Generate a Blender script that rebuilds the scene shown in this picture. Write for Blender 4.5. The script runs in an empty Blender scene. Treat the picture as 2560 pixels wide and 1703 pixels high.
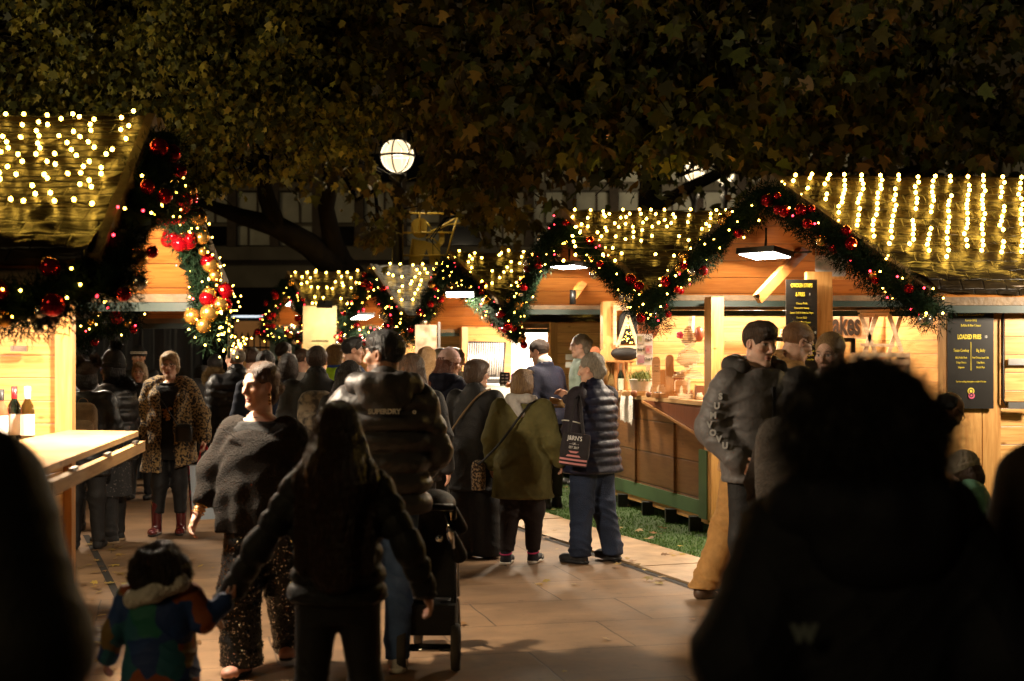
import bpy, bmesh, math, random
import numpy as np
from mathutils import Vector, Matrix
rng = random.Random(7)
nr = np.random.default_rng(7)
SC = bpy.context.scene
COL = SC.collection
PI = math.pi
F = 3555.0            # focal length in photo pixels (50 mm on a 36 mm sensor)
CAMH = 1.7
def at(px, py, d):    # point of the place seen at photo pixel px,py at depth d
    return Vector(((px-1280)/F*d, d, CAMH-(py-880)/F*d))
def gx(px, d): return (px-1280)/F*d
# ---------------------------------------------------------------- materials
MATS = {}
def mat(name, col, rough=.6, metal=0., bump=0., bscale=40., var=.15, vscale=6., spec=.5, coat=0., stretch=None, sheen=0., emit=None, estr=0., trans=0., alpha=1., detail=4., col2=None, thr=None):
    key = name
    if key in MATS: return MATS[key]
    m = bpy.data.materials.new(name); m.use_nodes = True
    nt = m.node_tree; N = nt.nodes; Lk = nt.links
    b = N['Principled BSDF']
    b.inputs['Roughness'].default_value = rough
    b.inputs['Metallic'].default_value = metal
    b.inputs['Specular IOR Level'].default_value = spec
    b.inputs['Coat Weight'].default_value = coat
    b.inputs['Transmission Weight'].default_value = trans
    b.inputs['Sheen Weight'].default_value = sheen
    b.inputs['Alpha'].default_value = alpha
    tc = N.new('ShaderNodeTexCoord'); mp = N.new('ShaderNodeMapping')
    Lk.new(tc.outputs['Object'], mp.inputs['Vector'])
    if stretch: mp.inputs['Scale'].default_value = stretch
    nz = N.new('ShaderNodeTexNoise'); nz.inputs['Scale'].default_value = vscale; nz.inputs['Detail'].default_value = detail
    Lk.new(mp.outputs[0], nz.inputs['Vector'])
    rp = N.new('ShaderNodeValToRGB')
    c = Vector(col)
    lo = c*(1-var); hi = c*(1+var)
    if col2 is not None: lo = c; hi = Vector(col2)
    t = thr or (.3, .7)
    rp.color_ramp.elements[0].position = t[0]; rp.color_ramp.elements[1].position = t[1]
    rp.color_ramp.elements[0].color = (*lo, 1); rp.color_ramp.elements[1].color = (*hi, 1)
    Lk.new(nz.outputs['Fac'], rp.inputs[0]); Lk.new(rp.outputs[0], b.inputs['Base Color'])
    if bump:
        n2 = N.new('ShaderNodeTexNoise'); n2.inputs['Scale'].default_value = bscale; n2.inputs['Detail'].default_value = 3
        Lk.new(mp.outputs[0], n2.inputs['Vector'])
        bp = N.new('ShaderNodeBump'); bp.inputs['Strength'].default_value = bump; bp.inputs['Distance'].default_value = .02
        Lk.new(n2.outputs['Fac'], bp.inputs['Height']); Lk.new(bp.outputs[0], b.inputs['Normal'])
    if emit is not None:
        b.inputs['Emission Color'].default_value = (*emit, 1); b.inputs['Emission Strength'].default_value = estr
    MATS[key] = m
    return m
def wood(name, col, plank=.14, dark=.75, rough=.42, vertical=False):
    if name in MATS: return MATS[name]
    m = bpy.data.materials.new(name); m.use_nodes = True
    nt = m.node_tree; N = nt.nodes; L = nt.links; b = N['Principled BSDF']
    b.inputs['Roughness'].default_value = rough
    tc = N.new('ShaderNodeTexCoord')
    mp = N.new('ShaderNodeMapping'); L.new(tc.outputs['Object'], mp.inputs[0])
    mp.inputs['Scale'].default_value = (14, 14, 1.2) if vertical else (1.2, 1.2, 16)
    g = N.new('ShaderNodeTexNoise'); g.inputs['Scale'].default_value = 3; g.inputs['Detail'].default_value = 6; g.inputs['Distortion'].default_value = .6
    L.new(mp.outputs[0], g.inputs[0])
    rp = N.new('ShaderNodeValToRGB'); L.new(g.outputs['Fac'], rp.inputs[0])
    c = Vector(col)
    e = rp.color_ramp.elements
    e[0].position = .3; e[0].color = (c.x*.72, c.y*.60, c.z*.5, 1); e[1].position = .65; e[1].color = (*c, 1)
    # knots
    mk = N.new('ShaderNodeMapping'); L.new(tc.outputs['Object'], mk.inputs[0]); mk.inputs['Scale'].default_value = (1, 1, 2.2)
    vo = N.new('ShaderNodeTexVoronoi'); vo.inputs['Scale'].default_value = 3.4; L.new(mk.outputs[0], vo.inputs[0])
    kr = N.new('ShaderNodeValToRGB'); L.new(vo.outputs['Distance'], kr.inputs[0])
    kr.color_ramp.elements[0].position = .03; kr.color_ramp.elements[0].color = (.35, .22, .12, 1)
    kr.color_ramp.elements[1].position = .11; kr.color_ramp.elements[1].color = (1, 1, 1, 1)
    mx = N.new('ShaderNodeMix'); mx.data_type = 'RGBA'; mx.blend_type = 'MULTIPLY'; mx.inputs[0].default_value = .85
    L.new(rp.outputs[0], mx.inputs[6]); L.new(kr.outputs[0], mx.inputs[7])
    out = mx.outputs[2]
    if plank:
        sp = N.new('ShaderNodeSeparateXYZ'); L.new(tc.outputs['Object'], sp.inputs[0])
        dv = N.new('ShaderNodeMath'); dv.operation = 'DIVIDE'; dv.inputs[1].default_value = plank
        if vertical:
            ad = N.new('ShaderNodeMath'); ad.operation = 'ADD'; L.new(sp.outputs[0], ad.inputs[0]); L.new(sp.outputs[1], ad.inputs[1]); L.new(ad.outputs[0], dv.inputs[0])
        else: L.new(sp.outputs[2], dv.inputs[0])
        fr = N.new('ShaderNodeMath'); fr.operation = 'FRACT'; L.new(dv.outputs[0], fr.inputs[0])
        pg = N.new('ShaderNodeMath'); pg.operation = 'PINGPONG'; pg.inputs[1].default_value = .5; L.new(fr.outputs[0], pg.inputs[0])
        r2 = N.new('ShaderNodeValToRGB'); L.new(pg.outputs[0], r2.inputs[0])
        r2.color_ramp.elements[0].position = .0; r2.color_ramp.elements[0].color = (.25, .15, .1, 1)
        r2.color_ramp.elements[1].position = .035; r2.color_ramp.elements[1].color = (1, 1, 1, 1)
        fl = N.new('ShaderNodeMath'); fl.operation = 'FLOOR'; L.new(dv.outputs[0], fl.inputs[0])
        wn = N.new('ShaderNodeTexWhiteNoise'); wn.noise_dimensions = '1D'; L.new(fl.outputs[0], wn.inputs['W'])
        mr = N.new('ShaderNodeMapRange'); mr.inputs[3].default_value = dark; mr.inputs[4].default_value = 1.08; L.new(wn.outputs[0], mr.inputs[0])
        m2 = N.new('ShaderNodeMix'); m2.data_type = 'RGBA'; m2.blend_type = 'MULTIPLY'; m2.inputs[0].default_value = 1
        L.new(out, m2.inputs[6]); L.new(r2.outputs[0], m2.inputs[7])
        m3 = N.new('ShaderNodeMix'); m3.data_type = 'RGBA'; m3.blend_type = 'MULTIPLY'; m3.inputs[0].default_value = 1
        L.new(m2.outputs[2], m3.inputs[6]); L.new(mr.outputs[0], m3.inputs[7]); out = m3.outputs[2]
        bp = N.new('ShaderNodeBump'); bp.inputs['Strength'].default_value = .4; bp.inputs['Distance'].default_value = .01
        L.new(r2.outputs[0], bp.inputs['Height']); L.new(bp.outputs[0], b.inputs['Normal'])
    L.new(out, b.inputs['Base Color'])
    MATS[name] = m
    return m
PINE = wood('pine boards', (.72, .42, .145))
PINEV = wood('pine boards vertical', (.62, .34, .11), plank=.16, vertical=True)
PINEP = wood('pine post', (.62, .34, .11), plank=0, vertical=True)
PINET = wood('pine top', (.68, .44, .20), plank=0, rough=.35)
PINEPALE = wood('pale whitewood', (.74, .56, .36), plank=0)
OAK = wood('oak', (.42, .21, .07), plank=0, vertical=True)
DARKWOOD = wood('brown hardwood', (.20, .065, .022), plank=0, vertical=True)
BARGE = mat('weathered bargeboard', (.13, .08, .035), .6, bump=.3, bscale=30, var=.35, vscale=9)
GREENP = mat('green painted board', (.06, .12, .045), .5, var=.12)
DKGREEN = mat('dark green trim', (.006, .022, .016), .5)
BLACK = mat('black plastic', (.012, .012, .013), .5, var=.2)
BLACKM = mat('black metal', (.010, .010, .010), .4, metal=.6)
STEEL = mat('galvanised steel', (.42, .41, .39), .35, metal=1, var=.2)
CHROME = mat('chrome', (.8, .8, .8), .08, metal=1, var=.02)
WHITE = mat('white paint', (.72, .68, .6), .5, var=.05)
def tarp_mat():
    m = bpy.data.materials.new('crinkled roof cover'); m.use_nodes = True
    nt = m.node_tree; N = nt.nodes; L = nt.links; b = N['Principled BSDF']
    b.inputs['Roughness'].default_value = .42; b.inputs['Specular IOR Level'].default_value = .4
    tc = N.new('ShaderNodeTexCoord'); mp = N.new('ShaderNodeMapping'); L.new(tc.outputs['Object'], mp.inputs[0])
    mp.inputs['Scale'].default_value = (1.6, 3.5, 6)
    n = N.new('ShaderNodeTexNoise'); n.inputs['Scale'].default_value = 2.6; n.inputs['Detail'].default_value = 5; n.inputs['Distortion'].default_value = .8; L.new(mp.outputs[0], n.inputs[0])
    rp = N.new('ShaderNodeValToRGB'); L.new(n.outputs['Fac'], rp.inputs[0])
    rp.color_ramp.elements[0].position = .3; rp.color_ramp.elements[1].position = .72
    rp.color_ramp.elements[0].color = (.010, .006, .0025, 1); rp.color_ramp.elements[1].color = (.034, .021, .007, 1)
    L.new(rp.outputs[0], b.inputs['Base Color'])
    bp = N.new('ShaderNodeBump'); bp.inputs['Strength'].default_value = .6; bp.inputs['Distance'].default_value = .05
    L.new(n.outputs['Fac'], bp.inputs['Height'])
    # rows of shingles pressing through the cover
    sp = N.new('ShaderNodeSeparateXYZ'); L.new(tc.outputs['Object'], sp.inputs[0]); cb = N.new('ShaderNodeCombineXYZ'); L.new(sp.outputs[0], cb.inputs[0]); L.new(sp.outputs[2], cb.inputs[1])
    d2 = N.new('ShaderNodeTexNoise'); d2.inputs['Scale'].default_value = 5; L.new(cb.outputs[0], d2.inputs[0])
    dm = N.new('ShaderNodeMix'); dm.data_type = 'RGBA'; dm.blend_type = 'LINEAR_LIGHT'; dm.inputs[0].default_value = .025; L.new(cb.outputs[0], dm.inputs[6]); L.new(d2.outputs['Color'], dm.inputs[7])
    bk = N.new('ShaderNodeTexBrick'); bk.inputs['Scale'].default_value = 1; bk.inputs['Brick Width'].default_value = .17; bk.inputs['Row Height'].default_value = .075; bk.inputs['Mortar Size'].default_value = .007; bk.inputs['Mortar Smooth'].default_value = .8
    bk.inputs['Color1'].default_value = (.7,.7,.7,1); bk.inputs['Color2'].default_value = (1,1,1,1); bk.inputs['Mortar'].default_value = (.25,.25,.25,1)
    L.new(dm.outputs[2], bk.inputs[0]); b2 = N.new('ShaderNodeBump'); b2.inputs['Strength'].default_value = .7; b2.inputs['Distance'].default_value = .018; L.new(bk.outputs['Color'], b2.inputs['Height']); L.new(bp.outputs[0], b2.inputs['Normal']); L.new(b2.outputs[0], b.inputs['Normal'])
    mm = N.new('ShaderNodeMix'); mm.data_type = 'RGBA'; mm.blend_type = 'MULTIPLY'; mm.inputs[0].default_value = .8; L.new(rp.outputs[0], mm.inputs[6]); L.new(bk.outputs['Color'], mm.inputs[7]); L.new(mm.outputs[2], b.inputs['Base Color'])
    return m
TARP = tarp_mat()
BULB = mat('warm light bulb', (.8, .7, .4), .3, emit=(1, .56, .065), estr=50)
BULBS = mat('garland light bulb', (.8, .7, .4), .3, emit=(1, .57, .07), estr=32)
BULBR = mat('red garland bulb', (.8, .1, .1), .3, emit=(1, .03, .05), estr=14)
LED = mat('white floodlight panel', (.9, .9, .9), .3, emit=(1, .93, .80), estr=28)
RED = mat('red bauble', (.38, .004, .010), .14, metal=.75, var=.1)
GOLD = mat('gold bauble', (.58, .31, .07), .24, metal=.9, var=.12, vscale=2)
SILVER = mat('silver bauble', (.62, .58, .52), .15, metal=.9, var=.1)
NEEDLE = mat('green fir needles', (.0055, .014, .0055), .85, var=.5, vscale=30, spec=.08)
# ---------------------------------------------------------------- mesh builder
class MB:
    def __init__(s): s.v = []; s.f = []; s.mi = []; s.cur = 0; s.sm = []
    def add(s, vs, fs, smooth=False):
        o = len(s.v); s.v += [tuple(v) for v in vs]
        for f in fs: s.f.append(tuple(i+o for i in f)); s.mi.append(s.cur); s.sm.append(smooth)
        return s
    def hexa(s, p):   # 8 points: bottom quad then top quad
        return s.add(p, [(3,2,1,0),(4,5,6,7),(0,1,5,4),(1,2,6,5),(2,3,7,6),(3,0,4,7)])
    def box(s, c, size, rot=None):
        hx, hy, hz = size[0]/2, size[1]/2, size[2]/2
        pts = [(-hx,-hy,-hz),(hx,-hy,-hz),(hx,hy,-hz),(-hx,hy,-hz),(-hx,-hy,hz),(hx,-hy,hz),(hx,hy,hz),(-hx,hy,hz)]
        c = Vector(c)
        return s.hexa([c+((rot @ Vector(p)) if rot else Vector(p)) for p in pts])
    def beam(s, a, b, w, h, up=(0,0,1)):
        a = Vector(a); b = Vector(b); d = (b-a).normalized(); u = Vector(up)
        sd = d.cross(u)
        if sd.length < 1e-4: sd = d.cross(Vector((0,1,0)))
        sd.normalize(); u = sd.cross(d).normalized()
        q = [(-w/2,-h/2),(w/2,-h/2),(w/2,h/2),(-w/2,h/2)]
        A = [a+sd*x+u*y for x,y in q]; B = [b+sd*x+u*y for x,y in q]
        return s.add(A+B, [(0,1,2,3),(7,6,5,4),(0,4,5,1),(1,5,6,2),(2,6,7,3),(3,7,4,0)])
    def tube(s, pts, r, n=8, caps=True, smooth=True):
        pts = [Vector(p) for p in pts]; rr = r if isinstance(r, (list,tuple)) else [r]*len(pts)
        V = []; Fc = []
        ref = Vector((0,0,1))
        for i, p in enumerate(pts):
            t = (pts[min(i+1,len(pts)-1)]-pts[max(i-1,0)]).normalized()
            a = t.cross(ref)
            if a.length < .05: a = t.cross(Vector((1,0,0)))
            a.normalize(); b = t.cross(a)
            for k in range(n):
                an = 2*PI*k/n; V.append(p+(a*math.cos(an)+b*math.sin(an))*rr[i])
        for i in range(len(pts)-1):
            for k in range(n):
                Fc.append((i*n+k, i*n+(k+1)%n, (i+1)*n+(k+1)%n, (i+1)*n+k))
        s.add(V, Fc, smooth)
        if caps:
            o = len(s.v)-len(V)
            s.f.append(tuple(o+k for k in range(n))[::-1]); s.mi.append(s.cur); s.sm.append(False)
            s.f.append(tuple(o+(len(pts)-1)*n+k for k in range(n))); s.mi.append(s.cur); s.sm.append(False)
        return s
    def lathe(s, c, prof, n=20, smooth=True, axis=None):
        c = Vector(c); V = []; Fc = []
        R = axis if axis is not None else Matrix.Identity(3)
        for r, z in prof:
            for k in range(n):
                a = 2*PI*k/n; V.append(c+R @ Vector((r*math.cos(a), r*math.sin(a), z)))
        for i in range(len(prof)-1):
            for k in range(n): Fc.append((i*n+k, i*n+(k+1)%n, (i+1)*n+(k+1)%n, (i+1)*n+k))
        return s.add(V, Fc, smooth)
    def ball(s, c, r, n=14, sq=(1,1,1)):
        pr = [(max(1e-4, math.sin(PI*i/(n//2+2))) , -math.cos(PI*i/(n//2+2))) for i in range(n//2+3)]
        c = Vector(c); V = []; Fc = []
        for rr, z in pr:
            for k in range(n):
                a = 2*PI*k/n; V.append(c+Vector((rr*math.cos(a)*r*sq[0], rr*math.sin(a)*r*sq[1], z*r*sq[2])))
        for i in range(len(pr)-1):
            for k in range(n): Fc.append((i*n+k, i*n+(k+1)%n, (i+1)*n+(k+1)%n, (i+1)*n+k))
        return s.add(V, Fc, True)
    def prism(s, outline, origin, ux, uy, th):   # flat outline with real thickness
        o = Vector(origin); ux = Vector(ux); uy = Vector(uy); nn = ux.cross(uy).normalized()
        n = len(outline)
        A = [o+ux*x+uy*y for x,y in outline]; B = [p+nn*th for p in A]
        fs = [tuple(range(n))[::-1], tuple(range(n,2*n))]+[(i,(i+1)%n,n+(i+1)%n,n+i) for i in range(n)]
        return s.add(A+B, fs)
    def build(s, name, mats, parent=None, local=None):
        me = bpy.data.meshes.new(name)
        me.from_pydata([tuple(v) for v in s.v], [], s.f)
        if not isinstance(mats, (list,tuple)): mats = [mats]
        for m in mats: me.materials.append(m)
        me.polygons.foreach_set('material_index', s.mi); me.polygons.foreach_set('use_smooth', s.sm)
        me.update()
        return link(name, me, parent)
def link(name, me, parent=None):
    o = bpy.data.objects.new(name, me); COL.objects.link(o)
    if parent is not None:
        o.parent = parent
        o.matrix_parent_inverse = parent.matrix_basis.inverted()
    return o
def tag(o, label, cat, group=None, kind=None):
    if label: o['label'] = label
    if cat: o['category'] = cat
    if group: o['group'] = group
    if kind: o['kind'] = kind
    return o
def empty(name, loc, label=None, cat=None, rz=0, group=None):
    o = bpy.data.objects.new(name, None); COL.objects.link(o); o.empty_display_size = .1
    o.location = loc; o.rotation_euler = (0,0,rz)
    bpy_update(o)
    return tag(o, label, cat, group)
def bpy_update(o):
    o.matrix_basis = Matrix.LocRotScale(o.location, o.rotation_euler, o.scale)
def inst(name, src, loc, parent=None, rot=None, sc=1.):
    o = src.copy() if hasattr(src, 'copy') and isinstance(src, bpy.types.Object) else bpy.data.objects.new(name, src)
    COL.objects.link(o); o.name = name
    o.location = loc
    if rot: o.rotation_euler = rot
    o.scale = (sc,sc,sc) if isinstance(sc, (int,float)) else sc
    if parent is not None:
        o.parent = parent; o.matrix_parent_inverse = parent.matrix_basis.inverted()
    return o
def text_mesh(s, size, material, bold=0., sx=1., align='CENTER', extrude=.001):
    cu = bpy.data.curves.new('lettering', 'FONT'); cu.body = s; cu.size = size; cu.align_x = align
    cu.offset = bold; cu.extrude = extrude; cu.resolution_u = 3
    ob = bpy.data.objects.new('lettering', cu)
    me = bpy.data.meshes.new_from_object(ob)
    bpy.data.objects.remove(ob); bpy.data.curves.remove(cu)
    for v in me.vertices: v.co.x *= sx
    me.materials.clear(); me.materials.append(material)
    return me
def put_text(name, s, size, m, pos, ux, uy, parent=None, bold=0., sx=1., align='CENTER'):
    me = text_mesh(s, size, m, bold, sx, align)
    ux = Vector(ux).normalized(); uy = Vector(uy).normalized(); n = ux.cross(uy)
    M = Matrix(((ux.x,uy.x,n.x),(ux.y,uy.y,n.y),(ux.z,uy.z,n.z))).to_4x4(); M.translation = Vector(pos)
    me.transform(M); me.name = name
    return link(name, me, parent)
# ---------------------------------------------------------------- camera, world, lights
cd = bpy.data.cameras.new('camera'); cam = bpy.data.objects.new('camera', cd); COL.objects.link(cam)
cam.location = (0,0,CAMH); cam.rotation_euler = (PI/2,0,0)
cd.sensor_width = 36; cd.lens = 50; cd.shift_y = (880-851.5)/2560; cd.clip_end = 500; cd.clip_start = .05
cd.dof.use_dof = True; cd.dof.focus_distance = 11.3; cd.dof.aperture_fstop = 2.3
SC.camera = cam
w = bpy.data.worlds.new('World'); SC.world = w; w.use_nodes = True
bg = w.node_tree.nodes['Background']
sky = w.node_tree.nodes.new('ShaderNodeTexSky'); sky.sky_type = 'NISHITA'; sky.sun_disc = False
SUN_EL, SUN_AZ = math.radians(24), math.radians(205)
sky.sun_elevation = math.radians(1); sky.sun_rotation = SUN_AZ
w.node_tree.links.new(sky.outputs[0], bg.inputs[0]); bg.inputs[1].default_value = .0006
sl = bpy.data.lights.new('sun', 'SUN'); so = bpy.data.objects.new('sun', sl); COL.objects.link(so)
sl.energy = .27; sl.angle = math.radians(12); sl.color = (1, .74, .36)
sd = Vector((-.55, -.75, .45)).normalized()
so.rotation_euler = sd.to_track_quat('Z','Y').to_euler()
vs = SC.view_settings; vs.view_transform = 'Standard'; vs.look = 'None'; vs.exposure = 0; vs.gamma = 1
SC.cycles.max_bounces = 6; SC.cycles.sample_clamp_indirect = 4
LAMP_COL = (1.0, .82, .60)
def floodlight(pos, energy, label, aim=(0,0,-1), size=.34, color=LAMP_COL, spread=180):
    """a wall-mounted LED floodlight: housing, lit panel, bracket and the light it gives"""
    pos = Vector(pos); a = Vector(aim).normalized()
    t = empty('floodlight', pos, label, 'lamp', group='floodlights hanging in the stalls')
    q = a.to_track_quat('-Z','Y').to_matrix()
    MB().box(pos, (size*1.12, size*.72, .05), q).build('housing', BLACK, t)
    MB().box(pos+a*.028, (size, size*.6, .008), q).build('lit_panel', LED, t)
    MB().tube([pos-a*.02, pos-a*.1, pos-a*.1+Vector((0,0,.12))], .012).build('bracket', BLACKM, t)
    l = bpy.data.lights.new('floodlight_lamp', 'AREA'); l.energy = energy; l.color = color; l.shape = 'RECTANGLE'; l.size = size; l.size_y = size*.6
    l.spread = math.radians(spread)
    o = bpy.data.objects.new('floodlight_lamp', l); COL.objects.link(o)
    o.location = pos+a*.045; o.rotation_euler = q.to_euler()
    o.parent = t; o.matrix_parent_inverse = t.matrix_basis.inverted()
    return t
# ---------------------------------------------------------------- ground
def paving_mat():
    m = bpy.data.materials.new('sandstone flags'); m.use_nodes = True
    nt = m.node_tree; N = nt.nodes; L = nt.links; b = N['Principled BSDF']
    tc = N.new('ShaderNodeTexCoord'); mp = N.new('ShaderNodeMapping'); L.new(tc.outputs['Object'], mp.inputs[0])
    mp.inputs['Rotation'].default_value = (0,0,math.radians(-14))
    dn = N.new('ShaderNodeTexNoise'); dn.inputs['Scale'].default_value = 3.0; dn.inputs['Detail'].default_value = 4; L.new(mp.outputs[0], dn.inputs[0])
    dm = N.new('ShaderNodeMix'); dm.data_type = 'RGBA'; dm.blend_type = 'LINEAR_LIGHT'; dm.inputs[0].default_value = .012
    L.new(mp.outputs[0], dm.inputs[6]); L.new(dn.outputs['Color'], dm.inputs[7])
    br = N.new('ShaderNodeTexBrick'); L.new(dm.outputs[2], br.inputs['Vector'])
    br.inputs['Scale'].default_value = 1; br.inputs['Brick Width'].default_value = 1.02; br.inputs['Row Height'].default_value = .78
    br.inputs['Mortar Size'].default_value = .006; br.inputs['Mortar Smooth'].default_value = .3; br.offset = .37; br.inputs['Bias'].default_value = 0
    br.inputs['Color1'].default_value = (.185,.110,.056,1); br.inputs['Color2'].default_value = (.26,.160,.083,1); br.inputs['Mortar'].default_value = (.085,.054,.031,1)
    n = N.new('ShaderNodeTexNoise'); n.inputs['Scale'].default_value = 1.6; n.inputs['Detail'].default_value = 8; n.inputs['Roughness'].default_value = .65
    ms = N.new('ShaderNodeMapping'); L.new(mp.outputs[0], ms.inputs[0]); ms.inputs['Scale'].default_value = (1,1.25,1); L.new(ms.outputs[0], n.inputs[0])
    r = N.new('ShaderNodeValToRGB'); L.new(n.outputs['Fac'], r.inputs[0])
    r.color_ramp.elements[0].position = .3; r.color_ramp.elements[0].color = (.48,.46,.45,1); r.color_ramp.elements[1].position = .7; r.color_ramp.elements[1].color = (1.15,1.12,1.08,1)
    mx = N.new('ShaderNodeMix'); mx.data_type = 'RGBA'; mx.blend_type = 'MULTIPLY'; mx.inputs[0].default_value = 1
    L.new(br.outputs['Color'], mx.inputs[6]); L.new(r.outputs[0], mx.inputs[7])
    sp = N.new('ShaderNodeTexNoise'); sp.inputs['Scale'].default_value = 9; sp.inputs['Detail'].default_value = 9; sp.inputs['Roughness'].default_value = .7; L.new(mp.outputs[0], sp.inputs[0])
    sr = N.new('ShaderNodeValToRGB'); L.new(sp.outputs['Fac'], sr.inputs[0]); sr.color_ramp.elements[0].position = .27; sr.color_ramp.elements[0].color = (.40,.36,.34,1); sr.color_ramp.elements[1].position = .42; sr.color_ramp.elements[1].color = (1,1,1,1)
    m2 = N.new('ShaderNodeMix'); m2.data_type = 'RGBA'; m2.blend_type = 'MULTIPLY'; m2.inputs[0].default_value = .8
    L.new(mx.outputs[2], m2.inputs[6]); L.new(sr.outputs[0], m2.inputs[7])
    L.new(m2.outputs[2], b.inputs['Base Color'])
    rr = N.new('ShaderNodeMapRange'); rr.inputs[3].default_value = .55; rr.inputs[4].default_value = .82; L.new(n.outputs['Fac'], rr.inputs[0]); L.new(rr.outputs[0], b.inputs['Roughness'])
    ad = N.new('ShaderNodeMath'); ad.operation = 'MULTIPLY_ADD'; ad.inputs[1].default_value = -.5; L.new(br.outputs['Fac'], ad.inputs[0]); L.new(n.outputs['Fac'], ad.inputs[2])
    bp = N.new('ShaderNodeBump'); bp.inputs['Strength'].default_value = .5; bp.inputs['Distance'].default_value = .012
    L.new(ad.outputs[0], bp.inputs['Height']); L.new(bp.outputs[0], b.inputs['Normal'])
    return m
PAVE = paving_mat()
tag(MB().add([(-90,-15,0),(90,-15,0),(90,150,0),(-90,150,0)], [(0,1,2,3)]).build('ground', PAVE), None, None, kind='structure')
# line of the path edge on the right: flagstone border, dark gap, artificial turf
def ep(s, off=0):   # point along the border, s in metres from (.22,13.1) towards the viewer, off to the right
    u = Vector((.344,-.939,0)); n = Vector((.939,.344,0))
    return Vector((.22,13.1,0))+u*s+n*off
SLABM = mat('border flagstone', (.36,.24,.135), .5, bump=.25, bscale=25, var=.25, vscale=5)
GAPM = mat('dark gap soil', (.012,.009,.007), .9)
bm_ = MB()
bm_.add([ep(-9,-.0)+Vector((0,0,.004)), ep(9,-.0)+Vector((0,0,.004)), ep(9,.07)+Vector((0,0,.004)), ep(-9,.07)+Vector((0,0,.004))], [(0,1,2,3)])
tag(bm_.build('gap_strip', GAPM), None, None, kind='structure')
s0 = -9.
bs = MB()
while s0 < 8:
    l = rng.choice([1.5,1.7,1.9])
    a = ep(s0+.008,.07); b = ep(s0+l-.008,.07); c = ep(s0+l-.008,.72); d = ep(s0+.008,.72)
    z = .022+rng.uniform(-.004,.004)
    bs.hexa([a,b,c,d]+[Vector((p.x,p.y,z)) for p in (a,b,c,d)])
    s0 += l
tag(bs.build('border_paving', SLABM), None, None, kind='structure')
TURFB = mat('turf backing', (.035,.075,.012), .9, var=.4, vscale=60)
tb = MB(); tb.hexa([ep(-11,.73),ep(9,.73),ep(9,7),ep(-11,7)]+[p+Vector((0,0,.016)) for p in (ep(-11,.73),ep(9,.73),ep(9,7),ep(-11,7))])
tag(tb.build('turf_base', TURFB), None, None, kind='structure')
def fast_mesh(name, V, Fc, mats, parent=None, smooth=False, col=None, mi=None):
    V = np.asarray(V, np.float32); Fc = np.asarray(Fc, np.int32); k = Fc.shape[1]
    me = bpy.data.meshes.new(name)
    me.vertices.add(len(V)); me.vertices.foreach_set('co', V.ravel())
    me.loops.add(Fc.size); me.loops.foreach_set('vertex_index', Fc.ravel())
    me.polygons.add(len(Fc)); me.polygons.foreach_set('loop_start', np.arange(0, Fc.size, k, dtype=np.int32))
    me.polygons.foreach_set('use_smooth', np.full(len(Fc), smooth))
    for m in (mats if isinstance(mats, (list,tuple)) else [mats]): me.materials.append(m)
    if mi is not None: me.polygons.foreach_set('material_index', np.asarray(mi, np.int32))
    if col is not None:
        a = me.color_attributes.new('Col', 'FLOAT_COLOR', 'POINT')
        c4 = np.ones((len(V),4), np.float32); c4[:,:3] = col; a.data.foreach_set('color', c4.ravel())
    me.update(calc_edges=True); me.validate()
    return link(name, me, parent)
def attr_mat(name, rough=.6, spec=.4, trans_leaf=0., bump=0., bscale=200., sss=0.):
    m = bpy.data.materials.new(name); m.use_nodes = True; nt = m.node_tree; b = nt.nodes['Principled BSDF']
    a = nt.nodes.new('ShaderNodeAttribute'); a.attribute_name = 'Col'
    n = nt.nodes.new('ShaderNodeTexNoise'); n.inputs['Scale'].default_value = 35
    tc = nt.nodes.new('ShaderNodeTexCoord'); nt.links.new(tc.outputs['Object'], n.inputs[0])
    mr = nt.nodes.new('ShaderNodeMapRange'); mr.inputs[3].default_value = .82; mr.inputs[4].default_value = 1.15; nt.links.new(n.outputs['Fac'], mr.inputs[0])
    mx = nt.nodes.new('ShaderNodeMix'); mx.data_type = 'RGBA'; mx.blend_type = 'MULTIPLY'; mx.inputs[0].default_value = 1
    nt.links.new(a.outputs['Color'], mx.inputs[6]); nt.links.new(mr.outputs[0], mx.inputs[7])
    nt.links.new(mx.outputs[2], b.inputs['Base Color'])
    b.inputs['Roughness'].default_value = rough; b.inputs['Specular IOR Level'].default_value = spec
    if sss:
        b.inputs['Subsurface Weight'].default_value = sss; b.inputs['Subsurface Radius'].default_value = (.012,.004,.002); b.inputs['Subsurface Scale'].default_value = 1
    if bump:
        n2 = nt.nodes.new('ShaderNodeTexNoise'); n2.inputs['Scale'].default_value = bscale; nt.links.new(tc.outputs['Object'], n2.inputs[0])
        bp = nt.nodes.new('ShaderNodeBump'); bp.inputs['Strength'].default_value = bump; bp.inputs['Distance'].default_value = .004
        nt.links.new(n2.outputs['Fac'], bp.inputs['Height']); nt.links.new(bp.outputs[0], b.inputs['Normal'])
    if trans_leaf:
        tr = nt.nodes.new('ShaderNodeBsdfTranslucent'); nt.links.new(mx.outputs[2], tr.inputs[0])
        ms = nt.nodes.new('ShaderNodeMixShader'); ms.inputs[0].default_value = trans_leaf
        nt.links.new(b.outputs[0], ms.inputs[1]); nt.links.new(tr.outputs[0], ms.inputs[2]); nt.links.new(ms.outputs[0], nt.nodes['Material Output'].inputs[0])
    return m
LEAFM = attr_mat('leaf', .55, .35, .35)
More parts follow.
